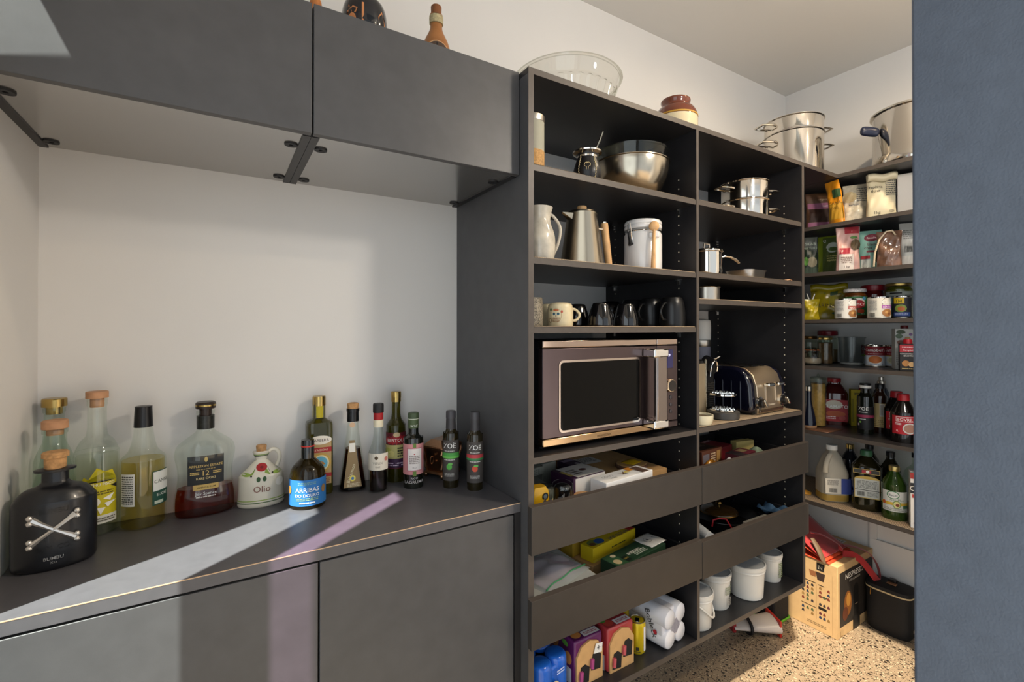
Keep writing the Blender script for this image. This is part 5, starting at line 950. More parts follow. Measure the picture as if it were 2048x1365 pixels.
wire('red_tongs', 'red wire whisk handle curled at the front of the lower drawer', 'utensil', [(1.395, -0.325, zd_+0.056), (1.397, -0.328, zd_+0.080), (1.415, -0.340, zd_+0.086), (1.440, -0.352, zd_+0.082), (1.448, -0.372, zd_+0.050), (1.450, -0.380, zd_+0.006)], 0.003, RED)
wire('red_spatula_handle', 'thin red looped handle lying beside the paper rolls', 'utensil', [(1.40, -0.40, zd_+0.006), (1.41, -0.405, zd_+0.060), (1.435, -0.410, zd_+0.068), (1.465, -0.412, zd_+0.066)], 0.003, RED)
tag(bx('steel_ruler', 1.480, 1.62, -0.410, -0.392, zd_, zd_+0.078, M('pale_metal', '#c2beb4', 0.35, metal=0.6)), 'upright pale metal strip along the lower drawer front', 'metal strip')
tag(obj('blue_cloth', B().grid(lambda u, v: Vector((1.722+0.068*u, -0.40+0.10*v, zd_+0.055+0.018*math.sin(u*8)*math.sin(v*7))), 12, 10), M('blue_cloth', '#3c5c7c', 0.8), None, smooth=60, solid=0.003), 'folded blue cloth at the end of the lower drawer', 'cloth')
carton('folded_tea_towel_box', 'dark box under the blue cloth in the lower drawer', 1.757, -0.35, zd_, 0.066, 0.11, 0.034, 0, '#17181c')
for k, (x, y, z, r_, ln, rz) in enumerate(((1.266, -0.345, 0.0245, 0.024, 0.14, -0.42), (1.323, -0.335, 0.0245, 0.024, 0.14, -0.42), (1.296, -0.345, 0.0685, 0.022, 0.14, -0.42))):
    t = thing('paper_roll', ('white paper roll against the divider in the lower drawer', 'white paper roll beside the red handles', 'white paper roll lying on top of two others')[k], 'paper roll', (x, y, zd_+z), rz)
    m_ = Matrix.Rotation(R(90), 4, 'X'); obj('roll', B().lathe([(0.012, -ln/2), (r_, -ln/2), (r_, ln/2), (0.012, ln/2)], 28, mat=m_), M('waxed_paper', '#c9cccf', 0.4), t); obj('core', B().lathe([(0.0118, -ln/2-0.001), (0.0118, ln/2+0.001)], 20, mat=m_), KRAFT, t)
# lowest shelf, first bay: drinks
Z = SBT
def can(name, label, x, y, z, col, r=0.026, h=0.100, rz=0, arts=None, cat='can'):
    t = thing(name, label, cat, (x, y, z), rz)
    obj('can_body', B().lathe([(r*0.80, 0), (r*0.93, 0.004), (r, 0.010), (r, h-0.012), (r*0.90, h-0.003)], 32, caps=True), M('printed_can', col, 0.25, metal=0.35), t)
    obj('can_lid', B().lathe([(r*0.90, h-0.003), (r*0.92, h), (r*0.86, h), (r*0.82, h-0.004), (1e-4, h-0.004)], 32, caps=False), BRUSH, t); obj('pull_tab', B().box(-r*0.25, r*0.25, -r*0.5, r*0.35, h-0.0035, h-0.002), STEEL, t, bevel=0.001)
    if arts: art(t, Fcyl(r+0.0001), arts)
    return t
cx_, cy_ = 0.965, -0.362
can('drink_can', 'yellow drink can standing alone at the front of the lowest shelf', cx_, cy_, Z, '#c6ae1c', rz=face(cx_, cy_), arts=[('r', 0.022, 0.012, 0.032, 0.086, '#d9d9e0'), ('r', -0.004, 0.016, 0.006, 0.026, '#2a2410'), ('l', -0.012, 0.010, 0.012, 0.014, 1, '#3a3210')])
can('drink_can', 'dark topped yellow can right behind the front yellow can', 0.966, -0.290, Z, '#b9a01c', r=0.026, h=0.104)
can('drink_can', 'yellow and black can behind the red juice carrier', 0.925, -0.212, Z, '#b3a51a', r=0.026, h=0.118, rz=0.4, arts=[('r', 0.012, 0.01, 0.03, 0.10, '#1c1a12'), ('t', 'DC', 0.0, 0.075, 0.014, '#2a2810')])
# white shrink wrapped pack of cans lying on its side
t = thing('beer_multipack', 'white shrink-wrapped four pack of cans lying on its side', 'multipack', (1.088, -0.412, Z), 0.16)
SHR = M('white_shrink_film', '#dadbe2', 0.22, coat=0.3, bump=0.15, bscale=40)
rC, LC = 0.031, 0.165
sh = B()
for sx in (-1, 1):
    for k in (0, 1):
        m_ = Matrix.Translation((sx*rC, 0, rC+k*2*rC)) @ Matrix.Rotation(R(-90), 4, 'X')
        obj('can_wrap', B().lathe([(rC*0.72, 0), (rC*0.93, 0.004), (rC*0.998, 0.014), (rC*0.998, LC-0.02), (rC*0.9, LC)], 36, mat=m_), SHR, t)
obj('film_web', B().box(-rC, rC, 0.012, LC-0.015, 0.006, 4*rC-0.006).box(-2*rC+0.004, 2*rC-0.004, 0.012, LC-0.015, rC, 3*rC), SHR, t, bevel=0.006, bseg=3)
obj('end_seal', B().box(-rC*0.9, rC*0.9, 0.002, 0.012, rC*1.1, rC*2.9), M('white_shrink_film', '#d8d3ce', 0.3), t, bevel=0.004)
FE = lambda x, z, o: Vector((x, 0.002-o, z))
art(t, FE, [('r', -0.026, 0.040, 0.026, 0.088, '#c4c2cc'), ('b', -0.024, 0.042, 0.024, 0.086, '#7c7a88')], 'end_label')
FP = lambda x, z, o: Vector((-2*rC-o*2+0.0, x, z))
FSd = lambda x, z, o: Vector((-2*rC+0.003-o, LC-x, z))
art(t, FSd, [('t', 'Bobleck', 0.105, 0.070, 0.027, '#1c1c22', 'c', 0.2, -1.2), ('t', '0.0', 0.062, 0.058, 0.026, '#2c3a5c', 'c', 0, -1.2), ('e', 0.128, 0.052, 0.007, 0.007, '#b02a3a')], 'brand_print', o0=0.004)
FT = lambda x, z, o: Vector((x, LC-z, 4*rC-0.0055+o))
art(t, FT, [('r', -0.030, 0.0, 0.030, 0.075, '#24509c'), ('p', [(-0.030, 0.075), (0.030, 0.075), (0.030, 0.092), (-0.030, 0.082)], '#9a2438'), ('r', 0.0, 0.02, 0.024, 0.07, '#7d8a9a')], 'top_print', o0=0.001)
# juice carriers
def carrier(label, x, y, rz, col, col2, fruit, leaf, seed):
    t = thing('juice_carrier', label, 'juice carrier', (x, y, Z), rz); w, d, h = 0.105, 0.150, 0.128
    # arched kraft end towards the room with two punched grips
    rr = random.Random(seed)
    obj('carton_body', B().box(-w/2, w/2, -d/2+0.012, d/2, 0, h), M('printed_carton', col, 0.35, coat=0.2), t, bevel=0.006)
    obj('kraft_front', B().prism([(-w/2+0.004, 0.0), (w/2-0.004, 0.0), (w/2-0.004, h-0.045), (w/2-0.022, h-0.018), (0.0, h-0.008), (-w/2+0.022, h-0.018), (-w/2+0.004, h-0.045)], -d/2+0.006, -d/2+0.012, mat=XZ), KRAFT, t, smooth=0)
    for s_, zz in ((-1, 0.032), (1, 0.055)):
        obj('grip_hole', B().prism([(s_*0.022-0.018, zz-0.022), (s_*0.022+0.016, zz-0.026), (s_*0.022+0.019, zz+0.014), (s_*0.022+0.004, zz+0.026), (s_*0.022-0.012, zz+0.022)], -d/2+0.004, -d/2+0.0065, mat=XZ), BLKM, t, smooth=0); obj('fold_flap', B().prism([(s_*0.020-0.022, zz-0.012), (s_*0.020-0.012, zz-0.016), (s_*0.020-0.010, zz+0.012), (s_*0.020-0.020, zz+0.014)], -d/2-0.002, -d/2+0.004, mat=XZ), paper(col2), t, smooth=0)
    top = [('r', -w/2+0.004, -d/2+0.016, w/2-0.004, d/2-0.004, col), ('r', -w/2+0.008, -0.012, w/2-0.03, 0.050, '#d9dada'), ('l', -w/2+0.012, 0.0, w/2-0.034, 0.046, 6, '#8b8b8d'), ('e', 0.028, 0.02, 0.020, 0.017, fruit), ('e', -0.030, -0.040, 0.016, 0.014, fruit), ('e', 0.016, 0.040, 0.010, 0.005, leaf), ('e', -0.040, -0.028, 0.010, 0.005, leaf), ('r', -0.012, -d/2+0.016, 0.045, -0.036, '#e2dfe2'), ('l', -0.006, -0.054, 0.040, -0.042, 2, '#b9707c'), ('r', 0.03, 0.05, 0.048, 0.07, col2)]
    art(t, Ftop(h), top, 'top_print')
    art(t, Fside(-w/2), [('e', -0.03, 0.095, 0.020, 0.026, fruit), ('e', 0.02, 0.105, 0.014, 0.008, leaf), ('e', 0.035, 0.07, 0.016, 0.018, fruit), ('e', -0.02, 0.055, 0.012, 0.006, leaf), ('r', 0.02, 0.0, 0.05, 0.045, '#dcdad8'), ('e', -0.04, 0.03, 0.018, 0.018, col2)], 'side_print')
    return t
carrier('red apple-print juice carrier carton with kraft front beside the yellow can', 0.868, -0.325, 0.0, '#a2343a', '#b9525a', '#c4483c', '#4f9a3c', 3)
t = carrier('purple peach-print juice carrier carton between red carton and blue pack', 0.748, -0.318, 0.0, '#5c1f58', '#a2447c', '#cf8a48', '#5a9a3c', 5)
tag(obj('plus_tag', B().prism([(-0.016, 0), (0.014, -0.004), (0.018, 0.022), (-0.008, 0.026)], -0.0005, 0.0005, mat=XZ), paper('#dfdedb'), None, smooth=0, loc=(0.775, -0.3905, Z+0.080), rot=(0, 0, 0.0)), 'white card tag with a plus sign on the purple carrier', 'tag')
art(bpy.data.objects['plus_tag'], Fflat(-0.0006), [('r', -0.004, 0.0115, 0.008, 0.0135, '#2a2a2a'), ('r', 0.001, 0.006, 0.003, 0.019, '#2a2a2a')], 'plus_print')
t = thing('blue_multipack', 'blue shrink-wrapped drink pack in the lowest shelf corner', 'multipack', (0.605, -0.340, Z), 0.2)
BLU = M('blue_shrink_film', '#1f5fc4', 0.2, coat=0.4, bump=0.15, bscale=40)
for sx in (-1, 1):
    for sy in (-1, 1): obj('can_wrap', B().lathe(smoothprof([(0.028, 0), (0.031, 0.006), (0.031, 0.095), (0.027, 0.112), (0.018, 0.116), (0.001, 0.117)], 4), 28, cx=sx*0.0305, cy=sy*0.0305), BLU, t)
obj('film_web', B().box(-0.031, 0.031, -0.055, 0.055, 0.004, 0.100).box(-0.055, 0.055, -0.031, 0.031, 0.004, 0.100), BLU, t, bevel=0.008, bseg=3)
art(t, Fflat(-0.0553), [('e', -0.01, 0.045, 0.022, 0.022, '#c9b98a'), ('e', -0.01, 0.045, 0.019, 0.019, '#c8cdd8'), ('t', '58', -0.01, 0.040, 0.018, '#a83a3a'), ('l', 0.0, 0.078, 0.03, 0.092, 2, '#b9cdf0')], 'badge_print', o0=0.008)
carton('white_drink_carton', 'white and black drink carton behind the blue pack', 0.640, -0.215, Z, 0.085, 0.075, 0.138, 0.4, '#cfccd0', front=[('e', 0.0, 0.11, 0.010, 0.010, '#8a2a3c'), ('t', 'OAT', 0.0, 0.072, 0.026, '#24242a'), ('r', -0.042, 0.0, 0.042, 0.03, '#8a8490')])
# lowest shelf, second bay: white tubs
TUB = M('tub_plastic', '#d6d4ce', 0.35); LID = M('tub_lid', '#b3b7ba', 0.35)
def tub(label, x, y, r, h, rz=0, handle=False, label_art=None, ov=1.0):
    t = thing('white_tub', label, 'tub', (x, y, Z), rz)
    obj('tub_body', B().lathe([(r*0.84, 0), (r*0.88, 0.003), (r*0.95, h*0.80), (r*1.0, h*0.82), (r*0.96, h*0.86), (r*0.97, h-0.008)], 40, 1, ov), TUB, t)
    obj('lid', B().lathe([(r*0.98, h-0.014), (r*1.03, h-0.012), (r*1.03, h), (r*0.97, h+0.002), (r*0.93, h-0.003)], 40, 1, ov), TUB, t); obj('lid_panel', B().lathe([(r*0.93, h-0.0028), (1e-4, h-0.002)], 40, 1, ov, caps=False), LID, t)
    if handle: obj('bail_handle', B().tube([(r*math.cos(a)*1.03, -r*math.sin(a)*1.03*ov, h*0.80-0.055*math.sin(a)**2) for a in [R(10+16*k) for k in range(11)]], 0.0035, 8), TUB, t)
    if label_art: art(t, Fcyl(r*0.925), label_art, o0=0.003)
    return t
tub('white tub with bail handle against the divider on the lowest shelf', 1.243, -0.368, 0.057, 0.117, 0.5, True)
tub('white tub with printed label, second from the divider', 1.402, -0.330, 0.056, 0.124, 0.35, False, [('l', -0.03, 0.055, 0.03, 0.085, 4, '#8f9a84'), ('b', 0.012, 0.016, 0.022, 0.034, '#3a3a38'), ('l', -0.02, 0.015, 0.006, 0.045, 5, '#a5a39c')])
tub('wide plain white tub, third from the divider', 1.566, -0.352, 0.066, 0.122, 0.2)
tub('smallest white tub with fine print by the end panel', 1.752, -0.335, 0.047, 0.108, 0.35, False, [('l', -0.026, 0.02, 0.03, 0.08, 8, '#8d9a78')])

# ================================================================== groceries on the right wall shelving
def spot(u, v, z, r):
    """floor contact seen at (u,v) on a shelf, moved back by the radius"""
    x, y = hz(u, v, z); d = Vector((x-CAM.x, y-CAM.y)).normalized(); return x+d.x*r, y+d.y*r
def pouch(name, label, x, y, z, rz, w, h, d, mat, items=None, lean=0.0, taper=0.15, top=0.0, seed=1, wr=0.0025, tilt=(0, 0), cat='bag', fold=None):
    t = thing(name, label, cat, (x, y, z), rz, None, tilt); rr = random.Random(seed); ph = [rr.uniform(0, 6.28) for _ in range(8)]
    def th(t_): return max(top+0.0012, (d/2)*(1-t_**2.2)**0.75*(0.82+0.18*math.sin(math.pi*min(1, t_*1.6))))
    def hw(t_): return (w/2)*(1-taper*math.sin(math.pi*t_)*0.6) if t_ < 0.97 else w/2*(1-0.02)
    def wrk(xn, t_, s_): e = math.sin(math.pi*min(0.98, max(0.02, t_))); return wr*e*(math.sin(9*xn+5*t_+ph[0]+s_)+0.7*math.sin(14*t_+4*xn+ph[1]+2*s_)+0.5*math.sin(23*xn-17*t_+ph[2]))
    def F(u, t_):
        a = 2*math.pi*u; c, s_ = math.cos(a), math.sin(a); n = 2.6; q_ = (abs(c)**n+abs(s_)**n)**(-1/n)
        xx = hw(t_)*c*q_; yy = th(t_)*s_*q_
        return Vector((xx, yy+(wrk(xx/w, t_, 0 if s_ < 0 else 2) if abs(c) < 0.96 else 0)+lean*t_*t_, t_*h))
    b = B().grid(F, 40, 22, closeu=True); b.add([F(k/40, 0) for k in range(40)], [tuple(range(40))[::-1]]); b.add([F(k/40, 1) for k in range(40)], [tuple(range(40))])
    obj('bag_body', b, mat, t, smooth=70)
    if fold: obj('folded_top', B().grid(lambda u, v: Vector(((u-0.5)*w*0.96, lean-0.012-0.012*math.sin(v*3.1), h-0.034*v+0.004*math.sin(u*9))), 14, 6), fold, t, smooth=60, solid=0.003)
    FF = lambda X, Z_, o: Vector((X, -th(Z_/h)*max(0.02, 1-(abs(X)/hw(Z_/h))**2.6 if abs(X) < hw(Z_/h) else 0.02)**(1/2.6)+wrk(X/w, Z_/h, 0)+lean*(Z_/h)**2-o, Z_))
    if items: art(t, FF, items, o0=0.0012, res=0.005, step=0.0003)
    return t
def rface(x, y): return face(x, y)
def F_(c, r=0.3): return foilm(c, r)
# --- top row: flours and grains
Z = RZ[0]
def rbag(u, x, *a, **k): pass
y_ = py(1640, 2.265); pouch('grain_bag', 'brown and pink bag of groats next to the tall shelving', 2.265, y_, Z, face(2.265, y_)+0.35, 0.125, 0.182, 0.05, F_('#6d4a32', 0.4), [('r', -0.055, 0.105, 0.055, 0.132, '#b5708c'), ('t', 'groats', 0.012, 0.113, 0.015, '#e8d8dc'), ('r', -0.055, 0.0, 0.055, 0.040, '#c27a9a'), ('r', -0.05, 0.042, 0.05, 0.103, '#4a2f22'), ('t', 'organic', 0.01, 0.145, 0.014, '#d8c0a0')], taper=0.1, seed=2)
y_ = py(1675, 2.165); pouch('cane_sugar_bag', 'orange bag turned sideways beside the pink groats bag', 2.165, y_, Z, face(2.165, y_)-0.75, 0.07, 0.188, 0.04, F_('#d98c1c'), [('r', -0.035, 0.02, 0.04, 0.09, '#c9962c'), ('t', 'CANA', 0.01, 0.085, 0.018, '#6a4a14'), ('t', 'ORG', 0.01, 0.065, 0.014, '#6a4a14'), ('r', 0.0, 0.115, 0.036, 0.150, '#3c5a34')], lean=-0.03, seed=5)
y_ = py(1713, 2.215); pouch('bean_bag', 'clear crinkled bag of pale beans with green corner', 2.215, y_, Z, face(2.215, y_)+0.1, 0.098, 0.17, 0.055, M('bean_film', '#c9bfa8', 0.25, coat=0.4, bump=0.8, bscale=60, var=0.2, vscale=60), [('e', -0.025, 0.115, 0.026, 0.024, '#cdb98c'), ('l', 0.0, 0.09, 0.05, 0.155, 7, '#6d6a62'), ('r', -0.05, 0.0, 0.05, 0.012, '#8a9a3c'), ('t', 'haricot', -0.01, 0.075, 0.012, '#3a4a6a')], wr=0.004, seed=7)
y_ = py(1763, 2.195); pouch('flour_bag', 'tall cream one kilogram flour bag with rolled top', 2.195, y_, Z, face(2.195, y_)+0.25, 0.105, 0.187, 0.055, F_('#d2c6a6', 0.45), [('t', '1kg', -0.018, 0.016, 0.016, '#4a463c'), ('l', 0.012, 0.09, 0.05, 0.165, 9, '#5c5a56'), ('t', 'tapioca', -0.022, 0.125, 0.016, '#4a463c'), ('t', 'flour', -0.022, 0.108, 0.016, '#4a463c'), ('e', 0.03, 0.025, 0.010, 0.005, '#9a927c')], wr=0.004, seed=9, fold=F_('#cfc3a4', 0.45))
y_ = py(1830, 2.30); carton('white_box', 'plain white cardboard box at the end of the top grocery row', 2.30, y_, Z, 0.11, 0.09, 0.180, face(2.30, y_)+0.02, '#ded6cc', cat='box')
# --- second row
Z = RZ[1]
y_ = py(1619, 2.17); pouch('herb_bag', 'dark green bag of dried leaves beside the tall shelving', 2.17, y_, Z, face(2.17, y_)+0.1, 0.07, 0.172, 0.035, F_('#16241a', 0.4), [('t', 'SILAB', 0.004, 0.135, 0.017, '#a9b4a4'), ('t', 'NATURE', 0.004, 0.115, 0.014, '#8d9a8a'), ('e', 0.010, 0.055, 0.020, 0.024, '#6f6a58'), ('e', -0.015, 0.06, 0.010, 0.02, '#4a7a34'), ('r', -0.03, 0.0, 0.03, 0.03, '#2a3a2c')], seed=11)
y_ = py(1662, 2.27); pouch('pumpkin_seed_bag', 'lime green bag of dragees with white fruit badge', 2.27, y_, Z, face(2.27, y_)-0.25, 0.11, 0.18, 0.042, F_('#7a8a1e'), [('r', -0.028, 0.0, 0.05, 0.172, '#4c5a1c'), ('e', 0.012, 0.125, 0.026, 0.024, '#c9cfc0'), ('e', 0.014, 0.118, 0.018, 0.010, '#5a7a34'), ('t', 'Q', -0.020, 0.152, 0.018, '#d9dcd0'), ('l', -0.010, 0.06, 0.045, 0.09, 3, '#b9b06a'), ('t', 'DARK', 0.014, 0.060, 0.012, '#cfc77c')], lean=-0.012, seed=13)
y_ = py(1696, 2.165); pouch('lentil_bag', 'pink bag of red lentils twisted at its top', 2.165, y_, Z, face(2.165, y_)+0.15, 0.088, 0.19, 0.042, F_('#c39a92'), [('r', -0.012, 0.160, 0.040, 0.190, '#9a2430'), ('t', 'Rosa', 0.014, 0.168, 0.016, '#eadfd8'), ('r', -0.032, 0.072, 0.006, 0.098, '#a83240'), ('r', -0.034, 0.0, 0.018, 0.070, '#d9cfc8'), ('t', '1 kg', -0.006, 0.012, 0.013, '#5a4a44'), ('l', -0.028, 0.03, 0.012, 0.060, 4, '#8d7a72'), ('e', 0.026, 0.110, 0.018, 0.024, '#5a4a34'), ('e', 0.020, 0.142, 0.014, 0.006, '#4f7a3c')], wr=0.005, seed=15)
y_ = py(1740, 2.23); pouch('mint_bag', 'mint green bag of black chia seeds with maroon oval logo', 2.23, y_, Z, face(2.23, y_)+0.05, 0.086, 0.172, 0.036, F_('#8fc0ae'), [('e', 0.006, 0.140, 0.026, 0.016, '#7d2436'), ('t', 'Rosalia', 0.006, 0.136, 0.012, '#ead8d8'), ('t', 'black', 0.008, 0.106, 0.016, '#7a5a5a'), ('t', 'chia', -0.006, 0.090, 0.018, '#6a4a4a'), ('r', -0.012, 0.076, 0.040, 0.084, '#9a4a54'), ('r', -0.032, 0.048, 0.0, 0.062, '#b03a3c'), ('r', -0.032, 0.0, 0.004, 0.046, '#d2d4c8'), ('e', 0.028, 0.055, 0.012, 0.028, '#4c4a3c'), ('t', '750 g', -0.014, 0.008, 0.010, '#6a5a54')], seed=17)
y_ = py(1779, 2.185); pouch('nut_bag', 'clear bag of brown pine cones rolled shut with a cream edge', 2.185, y_, Z, face(2.185, y_), 0.085, 0.15, 0.05, M('nut_film', '#6d5040', 0.12, coat=0.6, bump=1.0, bscale=50, var=0.45, vscale=30), None, wr=0.004, seed=19, tilt=(0, 0.0))
t = bpy.data.objects['nut_bag']; obj('cream_edge', B().tube([(-0.050, -0.036, 0.004), (-0.046, -0.034, 0.06), (-0.032, -0.022, 0.115), (-0.010, -0.010, 0.148), (0.010, -0.008, 0.150), (0.020, -0.014, 0.130)], 0.0035, 8), F_('#c9b89c'), t)
y_ = py(1772, 2.44); pouch('freezer_bag', 'large translucent freezer bag standing behind the pine cone bag', 2.44, y_, Z, face(2.44, y_), 0.15, 0.165, 0.03, M('freezer_film', '#a3aaa8', 0.25, alpha=0.65), None, seed=21)
y_ = py(1824, 2.285); pouch('powder_bag', 'white zip pouch of flour with barcode at the end of the second row', 2.285, y_, Z, face(2.285, y_)+0.25, 0.085, 0.188, 0.04, F_('#c6c3bb', 0.35), [('l', -0.030, 0.120, 0.020, 0.160, 5, '#8d8b84'), ('b', -0.028, 0.065, 0.0, 0.090, '#3c3a36'), ('r', -0.035, 0.005, 0.035, 0.050, '#ded8ce')], seed=23)
tag(obj('wooden_tray', B().box(-0.06, 0.06, -0.05, 0.05, 0, 0.010), M('tray_wood', '#9a6a42', 0.5), None, bevel=0.003, loc=(2.39, py(1836, 2.39), Z)), 'small tan wooden tray behind the white zip pouch', 'tray')
# --- third row: jars and cans (eye level)
Z = RZ[2]
def jar(name, label, x, y, r, h, glass, fillc, fill, lidm, lidh=0.016, lidr=None, arts=None, rz=None, n=2.0, neck=0.84, zz=None, cat='jar', var=0.4):
    zz = Z if zz is None else zz
    t = thing(name, label, cat, (x, y, zz), face(x, y) if rz is None else rz)
    pr = smoothprof([(r*0.90, 0), (r, 0.006), (r, h-lidh-0.026), (r*0.97, h-lidh-0.016), (r*neck, h-lidh-0.004)], 4)+[(r*neck, h-0.004)]
    obj('glass_body', B().lathe(pr, 36, 1, 1, n), glass, t)
    if fillc: obj('contents', B().lathe([(q_[0]-0.002, max(q_[1], 0.004)) for q_ in pr if q_[1] < h*fill]+[(rad_at(pr, h*fill)-0.002, h*fill)], 32, 1, 1, n), M(name+'_contents', fillc, 0.3, var=var, vscale=60), t)
    lr = lidr or r*neck+0.003
    obj('lid', B().lathe([(lr, h-lidh), (lr+0.001, h-lidh+0.002), (lr+0.001, h-0.003), (lr-0.002, h)], 36), lidm, t)
    if arts: art(t, Fcyl(r+0.0003), arts)
    return t
CJ = GL('jar_glass', '#e9efe8')
y_ = py(1656, 2.27); pouch('tortilla_bag', 'big yellow bag folded at the top with green leaf print', 2.27, y_-0.004, Z, face(2.27, y_), 0.150, 0.165, 0.08, F_('#8d7d10', 0.25), [('t', 'CARINADITO', 0.01, 0.058, 0.024, '#4a3a10', 'c', 1), ('r', 0.0, 0.068, 0.055, 0.110, '#7d7412'), ('p', [(-0.02, 0.125), (0.03, 0.140), (0.05, 0.120), (0.01, 0.112)], '#2f4a1c'), ('e', 0.03, 0.030, 0.02, 0.006, '#2a4a2a')], seed=25, wr=0.005, fold=F_('#8d7d10', 0.25))
y_ = py(1622, 2.165); pouch('snack_bag', 'small yellow knotted bag at the front beside the tall shelving', 2.168, y_, Z, face(2.17, y_)+0.2, 0.070, 0.095, 0.05, F_('#a3921a', 0.25), None, seed=27, wr=0.005, taper=0.4); 
t = bpy.data.objects['snack_bag']; obj('white_tie', B().tube([(-0.018, 0, 0.122), (-0.008, 0, 0.092), (0.0, -0.002, 0.088), (0.006, 0, 0.094), (0.014, 0, 0.120)], 0.0025, 6), WHT, t)
x_ = 2.26; y_ = py(1710, x_)
t = jar('pickle_jar', 'jar of spicy peppers with green label and white checked lid', x_, y_, 0.046, 0.137, CJ, '#7d3f14', 0.86, M('checked_lid', '#d9d0cc', 0.4, var=0.3, vscale=160), arts=[('r', -0.05, 0.018, 0.06, 0.100, '#2f6a38'), ('e', 0.014, 0.074, 0.026, 0.020, '#d9d4cc'), ('e', 0.016, 0.066, 0.024, 0.018, '#b02830'), ('t', 'SPICY', 0.018, 0.060, 0.017, '#f0e8e0', 'c', 1.5), ('e', 0.022, 0.036, 0.014, 0.010, '#c04a28'), ('e', 0.036, 0.092, 0.008, 0.007, '#5a9ac0'), ('t', '750 mL', 0.03, 0.022, 0.006, '#e0e4d8')])
x_ = 2.375; y_ = py(1747, x_)
jar('sauce_jar', 'jar of red peppers with a wide red lid and black label', x_, y_, 0.044, 0.156, CJ, '#7a1d16', 0.84, plastic('#8a1a24', 0.3), 0.026, 0.047, [('r', -0.045, 0.045, 0.03, 0.085, '#16161a'), ('t', 'IN', -0.018, 0.053, 0.026, '#e6e4e0', 'c', 1.5), ('r', -0.045, 0.012, 0.03, 0.042, '#3a1a14')])
x_ = 2.345; y_ = py(1797, x_)
jar('olive_jar', 'large jar of green pickles with brass lid', x_, y_, 0.050, 0.155, CJ, '#6a6418', 0.90, M('brass_lid', '#b59a5a', 0.3, metal=0.9), 0.012, None, [('r', -0.05, 0.012, 0.062, 0.118, '#a8aca0'), ('r', -0.03, 0.108, 0.012, 0.114, '#1c1c1c'), ('l', 0.022, 0.03, 0.055, 0.105, 8, '#6d7068'), ('r', -0.05, 0.02, 0.01, 0.10, '#5d7a86')])
def foodcan(label, u, x, r, h, band, arts, zz=None, rz=0.0, y=None):
    zz = Z if zz is None else zz; y = py(u, x) if y is None else y
    t = thing('food_can', label, 'food can', (x, y, zz), face(x, y)+rz)
    obj('can_body', B().lathe([(r*0.97, 0), (r, 0.002), (r*0.985, 0.005), (r*0.985, h-0.005), (r, h-0.002), (r*0.97, h)], 36), BRUSH, t); obj('wrapper', B().lathe([(r*0.992, 0.005), (r*0.992, h-0.005)], 36, caps=False), paper(band), t)
    obj('top_rim', B().lathe([(r*0.90, h-0.003), (r*0.94, h+0.0005), (r, h+0.001), (r*1.005, h-0.002)], 36, caps=False), STEEL, t)
    art(t, Fcyl(r*0.995), arts); return t
def clubart(band, word):
    return [('p', [(0.012, 0.056), (0.05, 0.056), (0.05, 0.082), (0.02, 0.084), (0.012, 0.076)], '#17181a'), ('t', 'Club', 0.030, 0.062, 0.021, '#eeeeea', 'c', 1.4), ('r', 0.010, 0.042, 0.055, 0.056, band), ('t', word, 0.030, 0.044, 0.011, '#e8e0dc'), ('e', 0.030, 0.024, 0.020, 0.016, '#9a6a3c'), ('e', 0.026, 0.026, 0.006, 0.005, '#c99a5c'), ('e', 0.036, 0.020, 0.006, 0.005, '#7a4a2a'), ('l', -0.036, 0.034, -0.006, 0.080, 9, '#9a9a98'), ('b', -0.034, 0.008, -0.012, 0.024, '#3a3a3a')]
foodcan('white bean can with brick red band in front of the spicy jar', 1691, 2.165, 0.040, 0.087, '#dedcd6', clubart('#b0574e', 'MAPLE'))
foodcan('white bean can with purple band in front of the red lid jar', 1758, 2.175, 0.040, 0.089, '#d6d2c6', clubart('#a050a4', 'LENTIL'))
x_ = 2.215; y_ = py(1795, x_)
foodcan('dark jarred can with yellow corner label in front of the green pickles', 1804, 2.235, 0.031, 0.091, '#24242a', [('r', -0.030, 0.062, 0.008, 0.085, '#c9a81c'), ('t', 'TH', -0.012, 0.066, 0.018, '#1a1a18', 'c', 1.5), ('e', -0.004, 0.042, 0.020, 0.016, '#7a8f3c'), ('e', -0.002, 0.040, 0.012, 0.010, '#b5622c'), ('r', -0.03, 0.010, 0.03, 0.026, '#2f4a8a'), ('l', -0.024, 0.013, 0.02, 0.022, 2, '#b9c0d8')])
# --- fourth row
Z = RZ[3]
x_, y_ = 2.205, py(1624, 2.205)
t = thing('clip_jar', 'small clip-top glass jar with orange seal by the tall shelving', 'jar', (x_, y_, Z), face(x_, y_))
pr = smoothprof([(0.032, 0), (0.037, 0.006), (0.039, 0.03), (0.036, 0.052), (0.028, 0.062)], 4)+[(0.028, 0.068)]
obj('glass_body', B().lathe(pr, 36), CJ, t); obj('seal', B().lathe([(0.029, 0.066), (0.032, 0.068), (0.029, 0.071)], 36), M('orange_seal', '#a85a2c', 0.5), t); obj('glass_lid', B().lathe([(0.030, 0.071), (0.031, 0.075), (0.022, 0.080), (1e-4, 0.081)], 36), CJ, t)
obj('wire_bail', B().tube([(0.0, -0.031, 0.079), (0.006, -0.036, 0.066), (0.006, -0.041, 0.040), (0.018, -0.038, 0.038), (0.020, -0.034, 0.064), (0.014, -0.030, 0.080)], 0.0013, 6), DKMET, t); obj('salt', B().lathe([(0.030, 0.004), (0.036, 0.010), (0.036, 0.030), (1e-4, 0.034)], 28), M('pink_salt', '#a08c80', 0.7, bump=0.6, bscale=200), t)
BZL = M('bronze_lid', '#6a4a24', 0.3, metal=0.8)
jar('storage_jar', 'tall glass jar with bronze lid behind the clip-top jar', 2.335, py(1618, 2.335), 0.038, 0.132, CJ, '#4a3a28', 0.55, BZL, 0.014)
